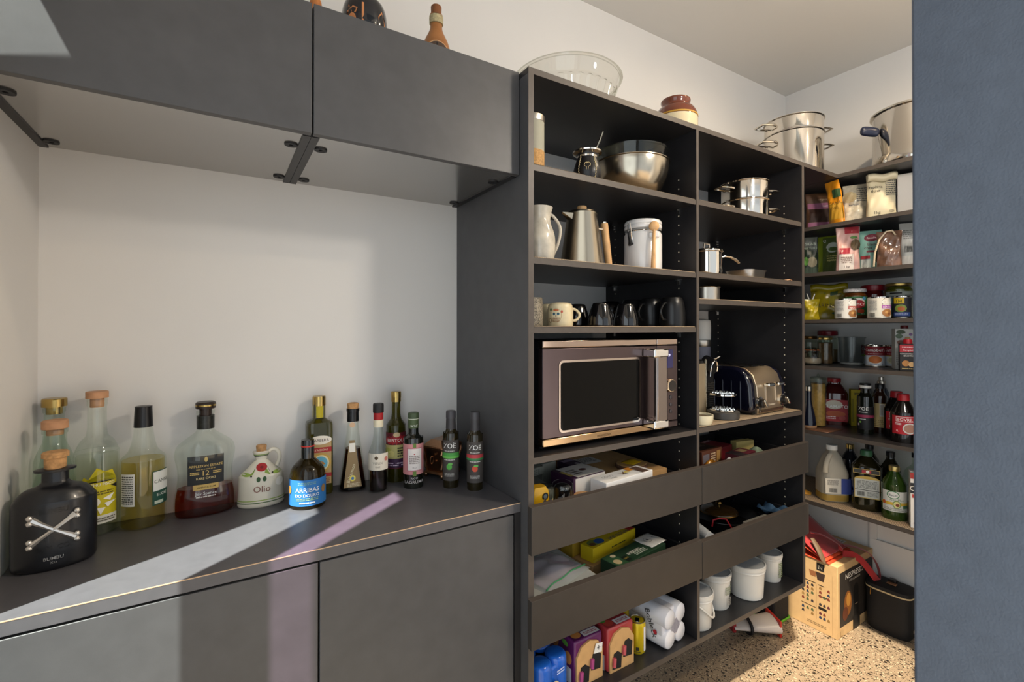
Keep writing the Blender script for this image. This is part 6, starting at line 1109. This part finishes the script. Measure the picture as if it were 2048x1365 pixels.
jar('storage_jar', 'glass jar with brass lid between clip-top jar and red lid jar', 2.305, py(1650, 2.305), 0.032, 0.128, CJ, '#5a4028', 0.80, M('brass_lid', '#b59a5a', 0.3, metal=0.9), 0.012)
jar('storage_jar', 'square glass jar of brown sugar with wide dark red lid', 2.435, py(1655, 2.435), 0.043, 0.158, CJ, '#6a5238', 0.42, plastic('#7a1420', 0.35), 0.024, 0.042, n=4.0)
x_, y_ = 2.36, py(1703, 2.36)
t = thing('clear_tub', 'empty clear plastic tub with a rim in the fourth row', 'tub', (x_, y_, Z)); obj('tub_body', B().lathe([(0.043, 0), (0.045, 0.002), (0.053, 0.124), (0.056, 0.125), (0.056, 0.130), (0.053, 0.131)], 44, caps=False), GL('grey_clear_plastic', '#d3d6d6', 0.1, 1.45), t); obj('tub_base', B().lathe([(1e-4, 0.002), (0.042, 0.002), (0.044, 0.006), (0.042, 0.010)], 44), M('frosted_base', '#c9cbcb', 0.4), t)
def soup(label, u, x, arts, yo=0): return foodcan(label, u, x, 0.036, 0.094, '#c6cdd6', arts, Z)
sa = [('r', -0.055, 0.050, 0.055, 0.089, '#8a1c26'), ('t', "Campbell's", 0, 0.068, 0.019, '#efeae6', 'c', 0.8), ('l', -0.028, 0.054, 0.028, 0.060, 1, '#d8b8b4'), ('e', 0, 0.032, 0.028, 0.018, '#dcd6cc'), ('e', 0, 0.032, 0.025, 0.016, '#b5652c'), ('l', -0.03, 0.008, 0.03, 0.012, 1, '#8a94a4')]
soup('red and white tomato soup can with orange soup picture', 1750, 2.335, sa)
soup('red and white soup can with a pale cream soup picture', 1789, 2.385, sa[:3]+[('r', -0.055, 0.046, 0.055, 0.050, '#c9b03c'), ('e', -0.006, 0.030, 0.024, 0.018, '#d2d0b8'), ('e', -0.006, 0.030, 0.016, 0.011, '#b9b890')])
soup('red and white soup can mostly hidden behind the tomato soup', 1741, 2.452, sa[:3]+[('r', -0.055, 0.040, 0.055, 0.048, '#8fae3c'), ('e', 0, 0.024, 0.024, 0.014, '#b9b06a')])
x_ = 2.262; y_ = py(1805, x_)
t = carton('broth_carton', 'tall white broth carton with mushroom prints and red cap', x_, y_, Z, 0.062, 0.05, 0.168, face(x_, y_)+0.25, '#b9b9b4', front=[('e', -0.012, 0.155, 0.016, 0.008, '#3c4a34'), ('e', -0.018, 0.138, 0.012, 0.010, '#5a6a54'), ('e', 0.010, 0.128, 0.010, 0.008, '#b08a5c'), ('e', -0.012, 0.112, 0.013, 0.010, '#8d6a5c'), ('e', 0.020, 0.145, 0.006, 0.006, '#7a5a8a'), ('t', 'bio', -0.018, 0.020, 0.012, '#4a4a48'), ('l', -0.028, 0.03, -0.01, 0.075, 6, '#8b8b88')])
obj('screw_cap', B().lathe([(0.013, 0.168), (0.013, 0.180), (0.012, 0.182)], 24, cx=0.006), plastic('#5a1a1c'), t)
x_ = 2.195; y_ = py(1815, x_)
t = carton('broth_carton', 'small black concentrated broth carton with bright red cap', x_, y_, Z, 0.054, 0.045, 0.108, face(x_, y_)+0.1, '#1a1618', front=[('r', -0.027, 0.075, 0.027, 0.104, '#a8202c'), ('l', -0.02, 0.092, 0.02, 0.098, 1, '#ead0d0'), ('t', 'Campbell', 0, 0.080, 0.009, '#f0e0e0'), ('t', 'CONCENTRATED', 0, 0.066, 0.0065, '#e0dcd8'), ('t', 'BROTH', 0, 0.057, 0.009, '#e0dcd8'), ('e', -0.008, 0.030, 0.012, 0.012, '#a8743c'), ('e', 0.010, 0.026, 0.010, 0.010, '#c9a06a'), ('l', -0.02, 0.006, 0.02, 0.012, 1, '#b9a46a')])
obj('screw_cap', B().lathe([(0.015, 0.108), (0.015, 0.120), (0.013, 0.126)], 24), plastic('#b01c24'), t)
# --- fifth row: sauces
Z = RZ[4]
x_, y_ = 2.165, py(1617, 2.165)
t = thing('pepper_mill', 'dark blue glass pepper mill with tan base beside the tall shelving', 'pepper mill', (x_, y_, Z+0.004)); obj('mill_body', B().lathe(smoothprof([(0.030, 0.012), (0.027, 0.05), (0.016, 0.10), (0.012, 0.13), (0.012, 0.17)], 4), 28), M('midnight_glass', '#0f1220', 0.08, coat=0.5), t); obj('mill_base', B().lathe([(0.030, 0), (0.032, 0.003), (0.032, 0.012), (0.028, 0.014)], 28), M('tan_base', '#8a6a50', 0.4), t)
obj('mill_head', B().lathe([(0.012, 0.17), (0.013, 0.175), (0.012, 0.19), (0.006, 0.194)], 24), BRUSH, t)
tag(obj('leather_mat', B().grid(lambda u, v: Vector((2.125+0.14*u, -0.385+0.18*v, Z+0.0008+0.0003*math.sin(9*u))), 6, 6), M('brown_mat', '#5a3c2c', 0.5), None, smooth=60, solid=0.0016), 'brown leather mat under the pasta jar and pepper mill', 'mat')
x_, y_ = 2.245, py(1636, 2.245)
t = thing('pasta_jar', 'tall slim glass jar full of spaghetti with glass stopper', 'jar', (x_, y_, Z+0.003)); obj('glass_body', B().lathe([(0.030, 0), (0.032, 0.003), (0.032, 0.225)], 32, caps=False), CJ, t); obj('spaghetti', B().lathe([(0.0285, 0.004), (0.0285, 0.200), (0.026, 0.202)], 48, caps=True), M('spaghetti', '#b58a4a', 0.5, var=0.2, vscale=90), t)
obj('glass_stopper', B().lathe([(0.032, 0.222), (0.034, 0.226), (0.030, 0.232), (0.006, 0.234), (0.007, 0.240), (0.001, 0.248)], 32), CJ, t)
x_, y_ = 2.395, py(1668, 2.395)
pr = smoothprof([(0.050, 0), (0.054, 0.006), (0.054, 0.135), (0.050, 0.155), (0.034, 0.185), (0.0255, 0.195)], 4)+[(0.025, 0.205)]
t = bottle('tomato_juice_bottle', 'big square bottle of dark red tomato juice with red cap', x_, y_, Z, pr, M('tomato_juice', '#3c0f0e', 0.10, coat=0.5), rz=face(x_, y_)+0.1, n=4.0)
cap(t, [(0.027, 0.200), (0.028, 0.203), (0.028, 0.220), (0.026, 0.222)], plastic('#8f1a20'))
art(t, Fflat(-0.0545), [('r', -0.048, 0.018, 0.048, 0.122, '#9a1c24'), ('e', -0.006, 0.098, 0.034, 0.022, '#cfc6b4'), ('t', 'CLAMATO', 0.0, 0.083, 0.021, '#f0eee8', 'c', 2), ('e', 0.0, 0.055, 0.040, 0.014, '#b5552c'), ('l', -0.038, 0.028, 0.0, 0.044, 2, '#e0cfc8'), ('e', 0.026, 0.036, 0.013, 0.012, '#b04a44')])
x_, y_ = 2.43, py(1716, 2.43)
t = carton('soap_tin', 'yellow tin of liquid soap with black lettering and red cap', x_, y_, Z, 0.066, 0.045, 0.172, face(x_, y_)+0.2, '#b3a01c', front=[('l', -0.02, 0.145, 0.028, 0.160, 2, '#4a4412'), ('r', -0.006, 0.098, 0.026, 0.134, '#6a6a5c'), ('t', 'B', 0.006, 0.104, 0.026, '#8a2a2a'), ('t', 'NU', 0.004, 0.068, 0.016, '#1f1c10', 'c', 1.5), ('t', 'PRA', 0.006, 0.042, 0.016, '#1f1c10', 'c', 1.5), ('r', -0.03, 0.02, -0.022, 0.13, '#8a7d18')], cat='tin')
obj('screw_cap', B().lathe([(0.010, 0.172), (0.010, 0.190), (0.009, 0.192)], 20, cx=0.012), plastic('#8f1a30'), t)
x_, y_ = spot(1731, 869, Z, 0.03)
pr = smoothprof([(0.029, 0), (0.031, 0.005), (0.031, 0.148), (0.028, 0.162), (0.019, 0.178), (0.018, 0.186)], 4)+[(0.018, 0.200)]
t = bottle('dark_oil_bottle', 'dark oil bottle with pink stripe and white cap tag', x_, y_, Z, pr, DKGLASS, rz=face(x_, y_)-0.15)
cap(t, [(0.0215, 0.196), (0.0215, 0.218), (0.020, 0.221)], BLK); obj('cap_tag', B().lathe([(0.0218, 0.200), (0.0222, 0.212)], 24, caps=False), WHT, t)
art(t, Fcyl(0.0313), [('r', -0.046, 0.020, 0.046, 0.120, '#141416'), ('t', 'ZOË', -0.004, 0.104, 0.020, '#e8e8e4', 'c', 1.5), ('l', -0.02, 0.092, 0.012, 0.098, 1, '#b9b9b4'), ('r', -0.046, 0.072, 0.046, 0.084, '#8a2c4a'), ('l', -0.02, 0.062, 0.006, 0.068, 1, '#b9b9b4'), ('e', -0.014, 0.052, 0.004, 0.004, '#7ab04a'), ('r', -0.024, 0.036, -0.018, 0.046, '#b8a0a0')])
x_, y_ = spot(1756, 868, Z, 0.028); y_ -= 0.004
pr = smoothprof([(0.024, 0), (0.0265, 0.005), (0.0265, 0.150), (0.024, 0.162), (0.0155, 0.180), (0.015, 0.190)], 4)+[(0.015, 0.200)]
t = bottle('soy_sauce_bottle', 'slim amber bottle with parchment label beside the dark oil', x_+0.012, y_, Z, pr, M('amber_sauce', '#2a1408', 0.06, coat=0.5), rz=face(x_, y_)+0.15)
cap(t, [(0.0185, 0.196), (0.0185, 0.214), (0.017, 0.217)], BLK)
art(t, Fcyl(0.0268), [('r', -0.036, 0.026, 0.036, 0.132, '#b39c6a'), ('r', -0.006, 0.075, 0.012, 0.130, '#c9c4bc'), ('b', -0.004, 0.080, 0.010, 0.126, '#7a756c'), ('l', -0.03, 0.03, 0.03, 0.06, 4, '#8a7448')])
x_, y_ = 2.42, py(1762, 2.42)
t = bottle('detergent_bottle', 'grey bottle with silver spout standing behind the sauces', x_, y_, Z, smoothprof([(0.026, 0), (0.030, 0.006), (0.030, 0.15), (0.022, 0.185), (0.014, 0.20)], 4)+[(0.013, 0.215)], M('slate_plastic', '#3a4250', 0.25), rz=0); cap(t, [(0.0165, 0.205), (0.0165, 0.222), (0.010, 0.224), (0.010, 0.240), (0.008, 0.242)], BRUSH)
for k, (u, x, v) in enumerate(((1806, 2.225, 0), (1792, 2.305, 0))):
    y_ = py(u, x)
    prb = smoothprof([(0.040, 0), (0.043, 0.006), (0.043, 0.110), (0.040, 0.125), (0.024, 0.160), (0.0195, 0.168)], 4)+[(0.019, 0.180)]
    t = bottle('beef_extract_bottle', ('dark beef extract bottle with red label and red cap, front one', 'dark beef extract bottle with red cap, half hidden behind its twin')[k], x, y_, Z, prb, M('black_brown_plastic', '#14100e', 0.12, coat=0.4), rz=face(x, y_)+0.12)
    cap(t, [(0.021, 0.168), (0.0215, 0.172), (0.0205, 0.192), (0.019, 0.195)], plastic('#a01a22'))
    art(t, Fcyl(0.0433), [('r', -0.046, 0.036, 0.060, 0.110, '#b01f2a'), ('r', -0.030, 0.086, 0.032, 0.106, '#e8e2de'), ('r', -0.028, 0.0875, 0.030, 0.1045, '#b01f2a'), ('t', 'BOVRIL', 0.001, 0.0895, 0.016, '#f0ece8', 'c', 1.5), ('e', 0.016, 0.060, 0.024, 0.022, '#d8d4cc'), ('e', 0.016, 0.060, 0.020, 0.017, '#b0806c'), ('l', -0.032, 0.072, -0.012, 0.082, 2, '#e8d4d0'), ('t', '1L', -0.024, 0.046, 0.010, '#f0ece8')])
# --- sixth row: oils and vinegar on the liner
Z = RZ[5]+0.0028
x_, y_ = spot(1664, 1006, Z, 0.060)
t = thing('vinegar_jug', 'translucent white vinegar jug with built-in handle, one quarter full', 'jug', (x_, y_, Z), face(x_, y_)+0.42)
HD = M('milky_plastic', '#bdb5a4', 0.30, trans=0.25, ior=1.2)
jp = [(0.0525, 0), (0.058, 0.005), (0.058, 0.124), (0.056, 0.134), (0.034, 0.196), (0.021, 0.218), (0.0185, 0.222), (0.0185, 0.232)]
obj('jug_body', B().lathe(jp, 40, 1, 0.92, 3.6), HD, t); obj('liquid_band', B().lathe([(0.0584, 0.006), (0.0586, 0.034)], 40, 1, 0.92, 3.6, caps=False), M('pale_vinegar', '#9a7d3c', 0.2), t)
obj('screw_cap', B().lathe([(0.0215, 0.226), (0.022, 0.230), (0.022, 0.246), (0.0205, 0.248)], 32), WHT, t)
obj('handle', B().tube([(-0.018, -0.030, 0.214), (-0.034, -0.044, 0.200), (-0.047, -0.052, 0.170), (-0.050, -0.052, 0.135)], [0.010, 0.011, 0.011, 0.012], 12), HD, t)
art(t, Fflat(-0.0536), [('r', -0.050, 0.040, 0.052, 0.108, '#cfc8ba'), ('l', -0.042, 0.078, 0.002, 0.102, 6, '#6a665e'), ('b', -0.036, 0.046, -0.002, 0.064, '#3c3a36'), ('r', 0.014, 0.040, 0.052, 0.108, '#3a4a8e')])
art(t, lambda x, z, o: Vector((0.0582+o, x-0.002, z)), [('r', -0.046, 0.040, 0.046, 0.108, '#3a4a8e'), ('e', -0.012, 0.076, 0.030, 0.030, '#c9c6bc'), ('e', -0.010, 0.076, 0.024, 0.024, '#3a4a8e'), ('l', -0.022, 0.072, 0.004, 0.086, 2, '#b9b04a')], 'blue_label')
x_, y_ = spot(1733, 1024, Z, 0.054)
t = thing('olive_oil_jug', 'large dark olive oil bottle with green cap and oval back label', 'bottle', (x_, y_, Z), face(x_, y_)+0.05)
OG = M('olive_oil_plastic', '#1f1c08', 0.08, trans=0.3, ior=1.3, coat=0.5)
jp = smoothprof([(0.046, 0), (0.052, 0.006), (0.052, 0.060), (0.047, 0.070), (0.049, 0.085), (0.053, 0.10), (0.053, 0.175), (0.048, 0.190), (0.026, 0.218), (0.019, 0.226)], 4)+[(0.0185, 0.238)]
obj('bottle_body', B().lathe(jp, 40, 1, 0.86, 3.2), OG, t); cap(t, [(0.022, 0.228), (0.0225, 0.231), (0.022, 0.249), (0.020, 0.252)], plastic('#2f5a3c'))
art(t, Fflat(-0.0462), [('r', -0.048, 0.158, 0.044, 0.178, '#b59a4a'), ('r', -0.046, 0.160, 0.042, 0.176, '#2a2c2a'), ('r', -0.018, 0.162, 0.014, 0.174, '#a8323a'), ('e', 0.002, 0.168, 0.006, 0.006, '#e0dcd4'), ('e', 0.0, 0.135, 0.044, 0.014, '#b59a4a'), ('r', -0.044, 0.055, 0.044, 0.136, '#b59a4a'), ('r', -0.042, 0.058, 0.042, 0.136, '#b4b6b0'), ('l', -0.036, 0.095, 0.036, 0.130, 7, '#6a6c68'), ('r', -0.042, 0.088, 0.042, 0.0905, '#2a2c2a'), ('b', -0.034, 0.064, -0.008, 0.082, '#3a3c38'), ('l', 0.0, 0.064, 0.036, 0.084, 4, '#7a7c76')], o0=0.001)
x_, y_ = spot(1789, 1042, Z, 0.042)
t = thing('avocado_oil_bottle', 'green glass oil bottle with gold cap and white avocado label', 'bottle', (x_, y_, Z), face(x_, y_)+0.08)
jp = smoothprof([(0.040, 0), (0.0435, 0.005), (0.0435, 0.130), (0.042, 0.145), (0.024, 0.178), (0.0175, 0.190)], 4)+[(0.0165, 0.200)]
obj('bottle_body', B().lathe(jp, 40), M('green_oil_glass', '#2f4a14', 0.06, trans=0.4, ior=1.3, coat=0.5), t); cap(t, [(0.0185, 0.194), (0.019, 0.197), (0.0185, 0.212), (0.017, 0.214)], M('gold_cap_lid', '#c6ac6c', 0.3, metal=0.8))
art(t, Fcyl(0.0438), [('r', -0.048, 0.036, 0.048, 0.118, '#d2d2cc'), ('e', -0.008, 0.103, 0.021, 0.016, '#3f7a4c'), ('e', -0.008, 0.103, 0.018, 0.013, '#e2e2dc'), ('t', 'Becel', -0.008, 0.098, 0.013, '#2f3a4a'), ('t', 'Avo Plus', 0.004, 0.080, 0.013, '#5a7a5a', 'c', -0.4), ('r', -0.048, 0.062, 0.048, 0.074, '#c9a83c'), ('e', 0.004, 0.066, 0.013, 0.016, '#6a8a3c'), ('e', 0.004, 0.066, 0.010, 0.013, '#d6c98a'), ('e', 0.006, 0.064, 0.006, 0.006, '#7a3a24'), ('e', -0.038, 0.070, 0.006, 0.008, '#b5562c'), ('r', 0.024, 0.052, 0.042, 0.064, '#3f6a4c'), ('l', -0.04, 0.040, 0.04, 0.052, 2, '#9a9a94')])
x_, y_ = 2.185, py(1838, 2.185)
carton('kettle_box', 'tall white carton with red lid band at the edge of the oils row', x_, y_, Z, 0.062, 0.062, 0.215, face(x_, y_)+0.1, '#dcd8d2', front=[('r', -0.031, 0.192, 0.031, 0.215, '#a8322c'), ('r', -0.031, 0.135, 0.031, 0.176, '#1f2024'), ('t', 'Ca', -0.018, 0.145, 0.028, '#c9c4bc'), ('r', -0.026, 0.118, 0.031, 0.132, '#a8322c'), ('e', 0.012, 0.040, 0.018, 0.030, '#1f2024'), ('e', -0.010, 0.020, 0.012, 0.006, '#a8322c')])
for k, (u, x, h_, c, cm, lab) in enumerate(((1699, 2.37, 0.235, '#141820', GOLD, 'dark bottle with gold cap behind the vinegar jug'), (1738, 2.37, 0.250, '#1c1a10', BLK, 'tall dark bottle behind the olive oil jug'), (1780, 2.345, 0.240, '#1a180c', BLK, 'round shouldered dark bottle behind the avocado oil'))):
    y_ = py(u, x); t = bottle('dark_bottle', lab, x, y_, Z, smoothprof([(0.033, 0), (0.036, 0.005), (0.036, h_-0.085), (0.032, h_-0.065), (0.017, h_-0.035), (0.0145, h_-0.025)], 4)+[(0.0142, h_-0.006)], M('dark_bottle_glass', c, 0.08, coat=0.5)); cap(t, [(0.0165, h_-0.02), (0.0165, h_-0.002), (0.015, h_)], cm)
    if k != 1: art(t, Fcyl(0.0362), [('r', -0.03, 0.06, 0.03, 0.13, '#15161c' if k == 0 else '#8a7d3c'), ('r', -0.03, 0.06, 0.03, 0.085, '#2a2c38')])
y_ = py(1832, 2.40); t = bottle('glass_bottle', 'clear round shouldered bottle behind the tall white carton', 2.40, y_, Z, smoothprof([(0.042, 0), (0.045, 0.006), (0.045, 0.13), (0.038, 0.165), (0.018, 0.19), (0.015, 0.20)], 4)+[(0.015, 0.23)], CJ); cap(t, [(0.017, 0.222), (0.017, 0.24), (0.015, 0.242)], BLK)
y_ = py(1618, 2.20); sachet('yellow snack packet lying at the end of the oils shelf', 2.20, y_+0.02, Z+0.001, 0.05, 0.05, 0.4, '#c98f2c', 'snack packet', 0.014, 'snack_packet', F_('#c08a2c'))

# ================================================================== floor in the corner
t = thing('coffee_machine_box', 'kraft coffee machine carton with capsule chart under the corner shelves', 'box', (2.138, -0.415, FZ))
BWd, BDp, BHt = 0.345, 0.235, 0.318
obj('carton', B().box(0, BWd, 0, BDp, 0, BHt), M('carton_kraft', '#c2a173', 0.7, var=0.05, vscale=30), t, bevel=0.002)
FX = lambda x, z, o: Vector((-o, BDp-x, z))
cap_c = ['#3a3436', '#7a3a2c', '#8a6a3c', '#2c3a52', '#4a5a3c', '#9a7a4a', '#5a2a34', '#2a2a2c']
items = [('r', 0.150, 0.272, 0.182, 0.306, '#2a2724'), ('t', 'N', 0.166, 0.280, 0.024, '#e6dcc8', 'c', 2), ('p', [(0.118, 0.262), (0.150, 0.262), (0.146, 0.238), (0.124, 0.238)], '#8a5a3a'), ('p', [(0.146, 0.264), (0.186, 0.264), (0.180, 0.228), (0.154, 0.228)], '#3a2c26'), ('r', 0.085, 0.208, 0.148, 0.212, '#4a3c2e'), ('r', 0.158, 0.206, 0.182, 0.210, '#4a3c2e'), ('r', 0.085, 0.098, 0.146, 0.101, '#4a3c2e'), ('r', 0.158, 0.158, 0.205, 0.163, '#3a3026'), ('r', 0.158, 0.100, 0.192, 0.112, '#1c1815'), ('l', 0.11, 0.020, 0.19, 0.034, 2, '#8a7250'), ('r', 0.150, 0.05, 0.1512, 0.206, '#a98a5e'), ('r', 0.214, 0.01, 0.2152, 0.27, '#a98a5e')]
rr = random.Random(11)
for row, zz in enumerate((0.196, 0.178, 0.160, 0.142, 0.124, 0.084, 0.066)):
    for cxx in (0.092, 0.112, 0.132, 0.166, 0.183, 0.200):
        if row == 3 and cxx > 0.15 or rr.random() < 0.15: continue
        c = rr.choice(cap_c); items.append(('p', [(cxx-0.006, zz-0.006), (cxx+0.006, zz-0.006), (cxx+0.0045, zz+0.003), (cxx, zz+0.0065), (cxx-0.0045, zz+0.003)], c))
art(t, FX, items, 'capsule_chart', step=0.00001)
FN = lambda x, z, o: Vector((x, -o, z))
art(t, FN, [('r', 0.020, 0.045, BWd-0.004, 0.285, '#2b2622'), ('e', 0.095, 0.135, 0.035, 0.055, '#7a4a20'), ('e', 0.100, 0.150, 0.020, 0.030, '#a87432'), ('e', 0.070, 0.095, 0.025, 0.030, '#5a2f1c'), ('r', 0.150, 0.045, 0.195, 0.175, '#12100f'), ('e', 0.1725, 0.175, 0.0225, 0.030, '#12100f'), ('r', 0.160, 0.110, 0.186, 0.114, '#8a7a66'), ('r', 0.140, 0.002, 0.205, 0.060, '#1c1917'), ('t', 'NESPRESSO', 0.155, 0.246, 0.034, '#e6e0d6', 'c', 0.8), ('t', 'CITIZ PLATINUM', 0.155, 0.228, 0.014, '#cfc8bc', 'c', 0), ('r', 0.022, 0.010, 0.050, 0.034, '#b5966a')], 'front_print')
art(t, Ftop(BHt), [('r', 0.25, 0.10, 0.32, 0.16, '#cfcac2'), ('l', 0.255, 0.105, 0.315, 0.155, 4, '#7a766e')], 'shipping_label')
# red tote bags folded over the box
t = thing('red_tote_bag', 'folded red fabric tote bags on the coffee machine carton', 'tote bag', (2.138, -0.415, FZ+BHt))
REDF = M('red_fabric', '#a51c20', 0.75, bump=0.3, bscale=500, sheen=0.3)
ORGF = M('orange_red_fabric', '#c8421f', 0.7, bump=0.3, bscale=500)
for k in range(3):
    z0 = 0.003+k*0.010; m_ = ORGF if k < 2 else REDF
    obj('bag_layer', B().grid(lambda u, v: Vector((-0.004+0.225*u-0.02*k*0.3, 0.030+0.17*v+0.01*k, z0+0.12*(v**1.3)*(1-0.25*u)*(k/2.0)+0.004*math.sin(u*7+k)*v)), 12, 12), m_, t, smooth=60, solid=0.004)
obj('strap', B().tube(sp([(0.02, 0.12, 0.105), (0.05, 0.085, 0.100), (0.10, 0.045, 0.066), (0.115, 0.030, 0.040), (0.10, 0.040, 0.052)]), 0.012, 8, flat=0.15), REDF, t)
lp = [(0.19, 0.06, 0.030), (0.235, 0.030, 0.022), (0.275, -0.006, 0.002), (0.300, -0.030, -0.045), (0.298, -0.045, -0.098), (0.270, -0.050, -0.112), (0.235, -0.040, -0.075), (0.200, -0.016, -0.020), (0.165, 0.006, 0.010), (0.12, 0.03, 0.020)]
obj('hanging_strap', B().tube(sp(lp), 0.014, 8, flat=0.14), REDF, t)
t = thing('dark_tote_bag', 'black fabric bag slumped behind the red tote bags', 'bag', (2.165, -0.150, FZ+BHt+0.002))
obj('bag_body', B().ball((0, 0, 0.085), 0.085, 20, 12, 1.0, 0.7, 1.0), M('black_fabric', '#121214', 0.85, bump=0.4, bscale=200), t)
t = thing('paddle_handle', 'dark wooden paddle leaning over the end of the red bags', 'wooden paddle', (2.128, -0.368, FZ+BHt))
obj('paddle', B().tube([(0.020, 0.060, 0.085), (0.004, 0.030, 0.060), (-0.004, 0.005, 0.020), (-0.004, -0.004, 0.004)], [0.010, 0.013, 0.012, 0.006], 10, flat=0.4), M('dark_wood', '#5a4632', 0.6), t)
# lunch cooler bag
t = thing('cooler_bag', 'black insulated lunch bag with cream zip against the right wall', 'cooler bag', (2.424, -0.507, FZ), 0.04); t.scale = (1, 1.12, 1.12)
CB = M('black_neoprene', '#131315', 0.7, bump=0.3, bscale=400)
obj('bag_body', B().lathe([(0.90, 0), (0.95, 0.006), (1.0, 0.05), (0.985, 0.13), (1.02, 0.165)], 48, 0.060, 0.076, 4.0), CB, t)
obj('zip', B().lathe([(1.03, 0.164), (1.045, 0.167), (1.03, 0.170)], 48, 0.060, 0.076, 4.0, caps=False), M('cream_zip', '#cdb990', 0.5), t)
obj('lid', B().lathe([(1.02, 0.169), (1.03, 0.174), (1.0, 0.183), (0.6, 0.189), (1e-4, 0.190)], 48, 0.060, 0.076, 4.0, caps=False), CB, t)
obj('handle_patch', B().box(-0.022, 0.0, -0.022, 0.010, 0.190, 0.194), M('brown_leather', '#8a6040', 0.6), t, bevel=0.002); obj('buckle', B().box(-0.002, 0.024, -0.016, 0.010, 0.190, 0.204), BLK, t, bevel=0.003); obj('brand_tab', B().box(-0.015, 0.005, -0.0775, -0.0755, 0.030, 0.040), M('silver_tab', '#b9b2a8', 0.3, metal=0.8), t)
obj('zip_pull', B().tube([(-0.062, 0.050, 0.167), (-0.066, 0.050, 0.150), (-0.066, 0.050, 0.140)], 0.002, 6), GOLD, t)
# black tote with green hem and red-white packet under the shelving
t = thing('green_hem_bag', 'upright black bag with bright green hem behind the carton', 'bag', (2.064, -0.165, FZ), 0.0)
obj('bag_body', B().box(-0.062, 0.062, -0.05, 0.09, 0.004, 0.30), M('black_fabric', '#121214', 0.85, bump=0.4, bscale=200), t, bevel=0.008)
obj('green_hem', B().tube([(-0.064, 0.085, 0.006), (-0.064, -0.046, 0.006), (-0.055, -0.053, 0.005), (0.055, -0.053, 0.005), (0.064, -0.046, 0.008), (0.064, 0.085, 0.010)], 0.0045, 8), plastic('#5fb02c'), t)
t = thing('clipped_snack_packet', 'red and white packet with black clip lying under the tall shelving', 'packet', (1.880, -0.185, FZ), -0.50)
obj('packet', B().grid(lambda u, v: Vector(((u-0.5)*0.20, 0.05*math.cos(2*math.pi*v)*(0.75+0.5*u), 0.036+0.034*math.sin(2*math.pi*v)*(0.35+0.65*u))), 16, 16), M('white_film', '#c9bfb8', 0.3), t, smooth=60)
obj('red_end', B().box(0.092, 0.102, -0.056, 0.056, 0.004, 0.074), foilm('#b5261c'), t, bevel=0.003); obj('red_end', B().box(-0.106, -0.090, -0.03, 0.03, 0.016, 0.056), foilm('#8a1c24'), t, bevel=0.003); obj('clip', B().tube([(-0.03, 0.052*math.cos(a), 0.036+0.032*math.sin(a)) for a in [k*math.pi/8 for k in range(16)]], 0.007, 8, closed=True), BLKM, t)

# ================================================================== groups of alike things
GROUPS = {'mug': 'mugs upside down on the middle shelf', 'white_tub': 'white tubs on the lowest shelf', 'food_can': 'food cans on the right shelving', 'shelf_liner': 'woven shelf liners', 'wall_cabinet': 'wall cabinets over the worktop',
          'base_cabinet': 'base cabinets under the worktop', 'paper_roll': 'paper rolls in the lower drawer', 'drink_can': 'yellow cans on the lowest shelf', 'casserole': 'stacked steel casseroles', 'flavoured_oil_bottle': 'charcoal flavoured oils on the worktop',
          'added_downlight': 'ceiling downlights added out of view', 'liquor_bottle': 'liquor bottles in the wall corner', 'olive_oil_bottle': 'oil bottles on the worktop', 'vinegar_bottle': 'vinegar bottles on the worktop', 'storage_jar': 'glass storage jars',
          'beef_extract_bottle': 'beef extract bottles', 'dark_bottle': 'dark bottles behind the oils', 'juice_carrier': 'juice carriers on the lowest shelf', 'zip_bag': 'zip bags in the lower drawer', 'cling_wrap_box': 'wrap boxes in the lower drawer',
          'plug_timer': 'plug-in timers in the upper drawer', 'broth_carton': 'broth cartons', 'purple_carton': 'purple cartons in the drawers', 'tea_box': 'tea boxes in the second bay drawer'}
for o in bpy.data.objects:
    if o.parent is None and 'category' in o and o.name.split('.')[0] in GROUPS: o['group'] = GROUPS[o.name.split('.')[0]]
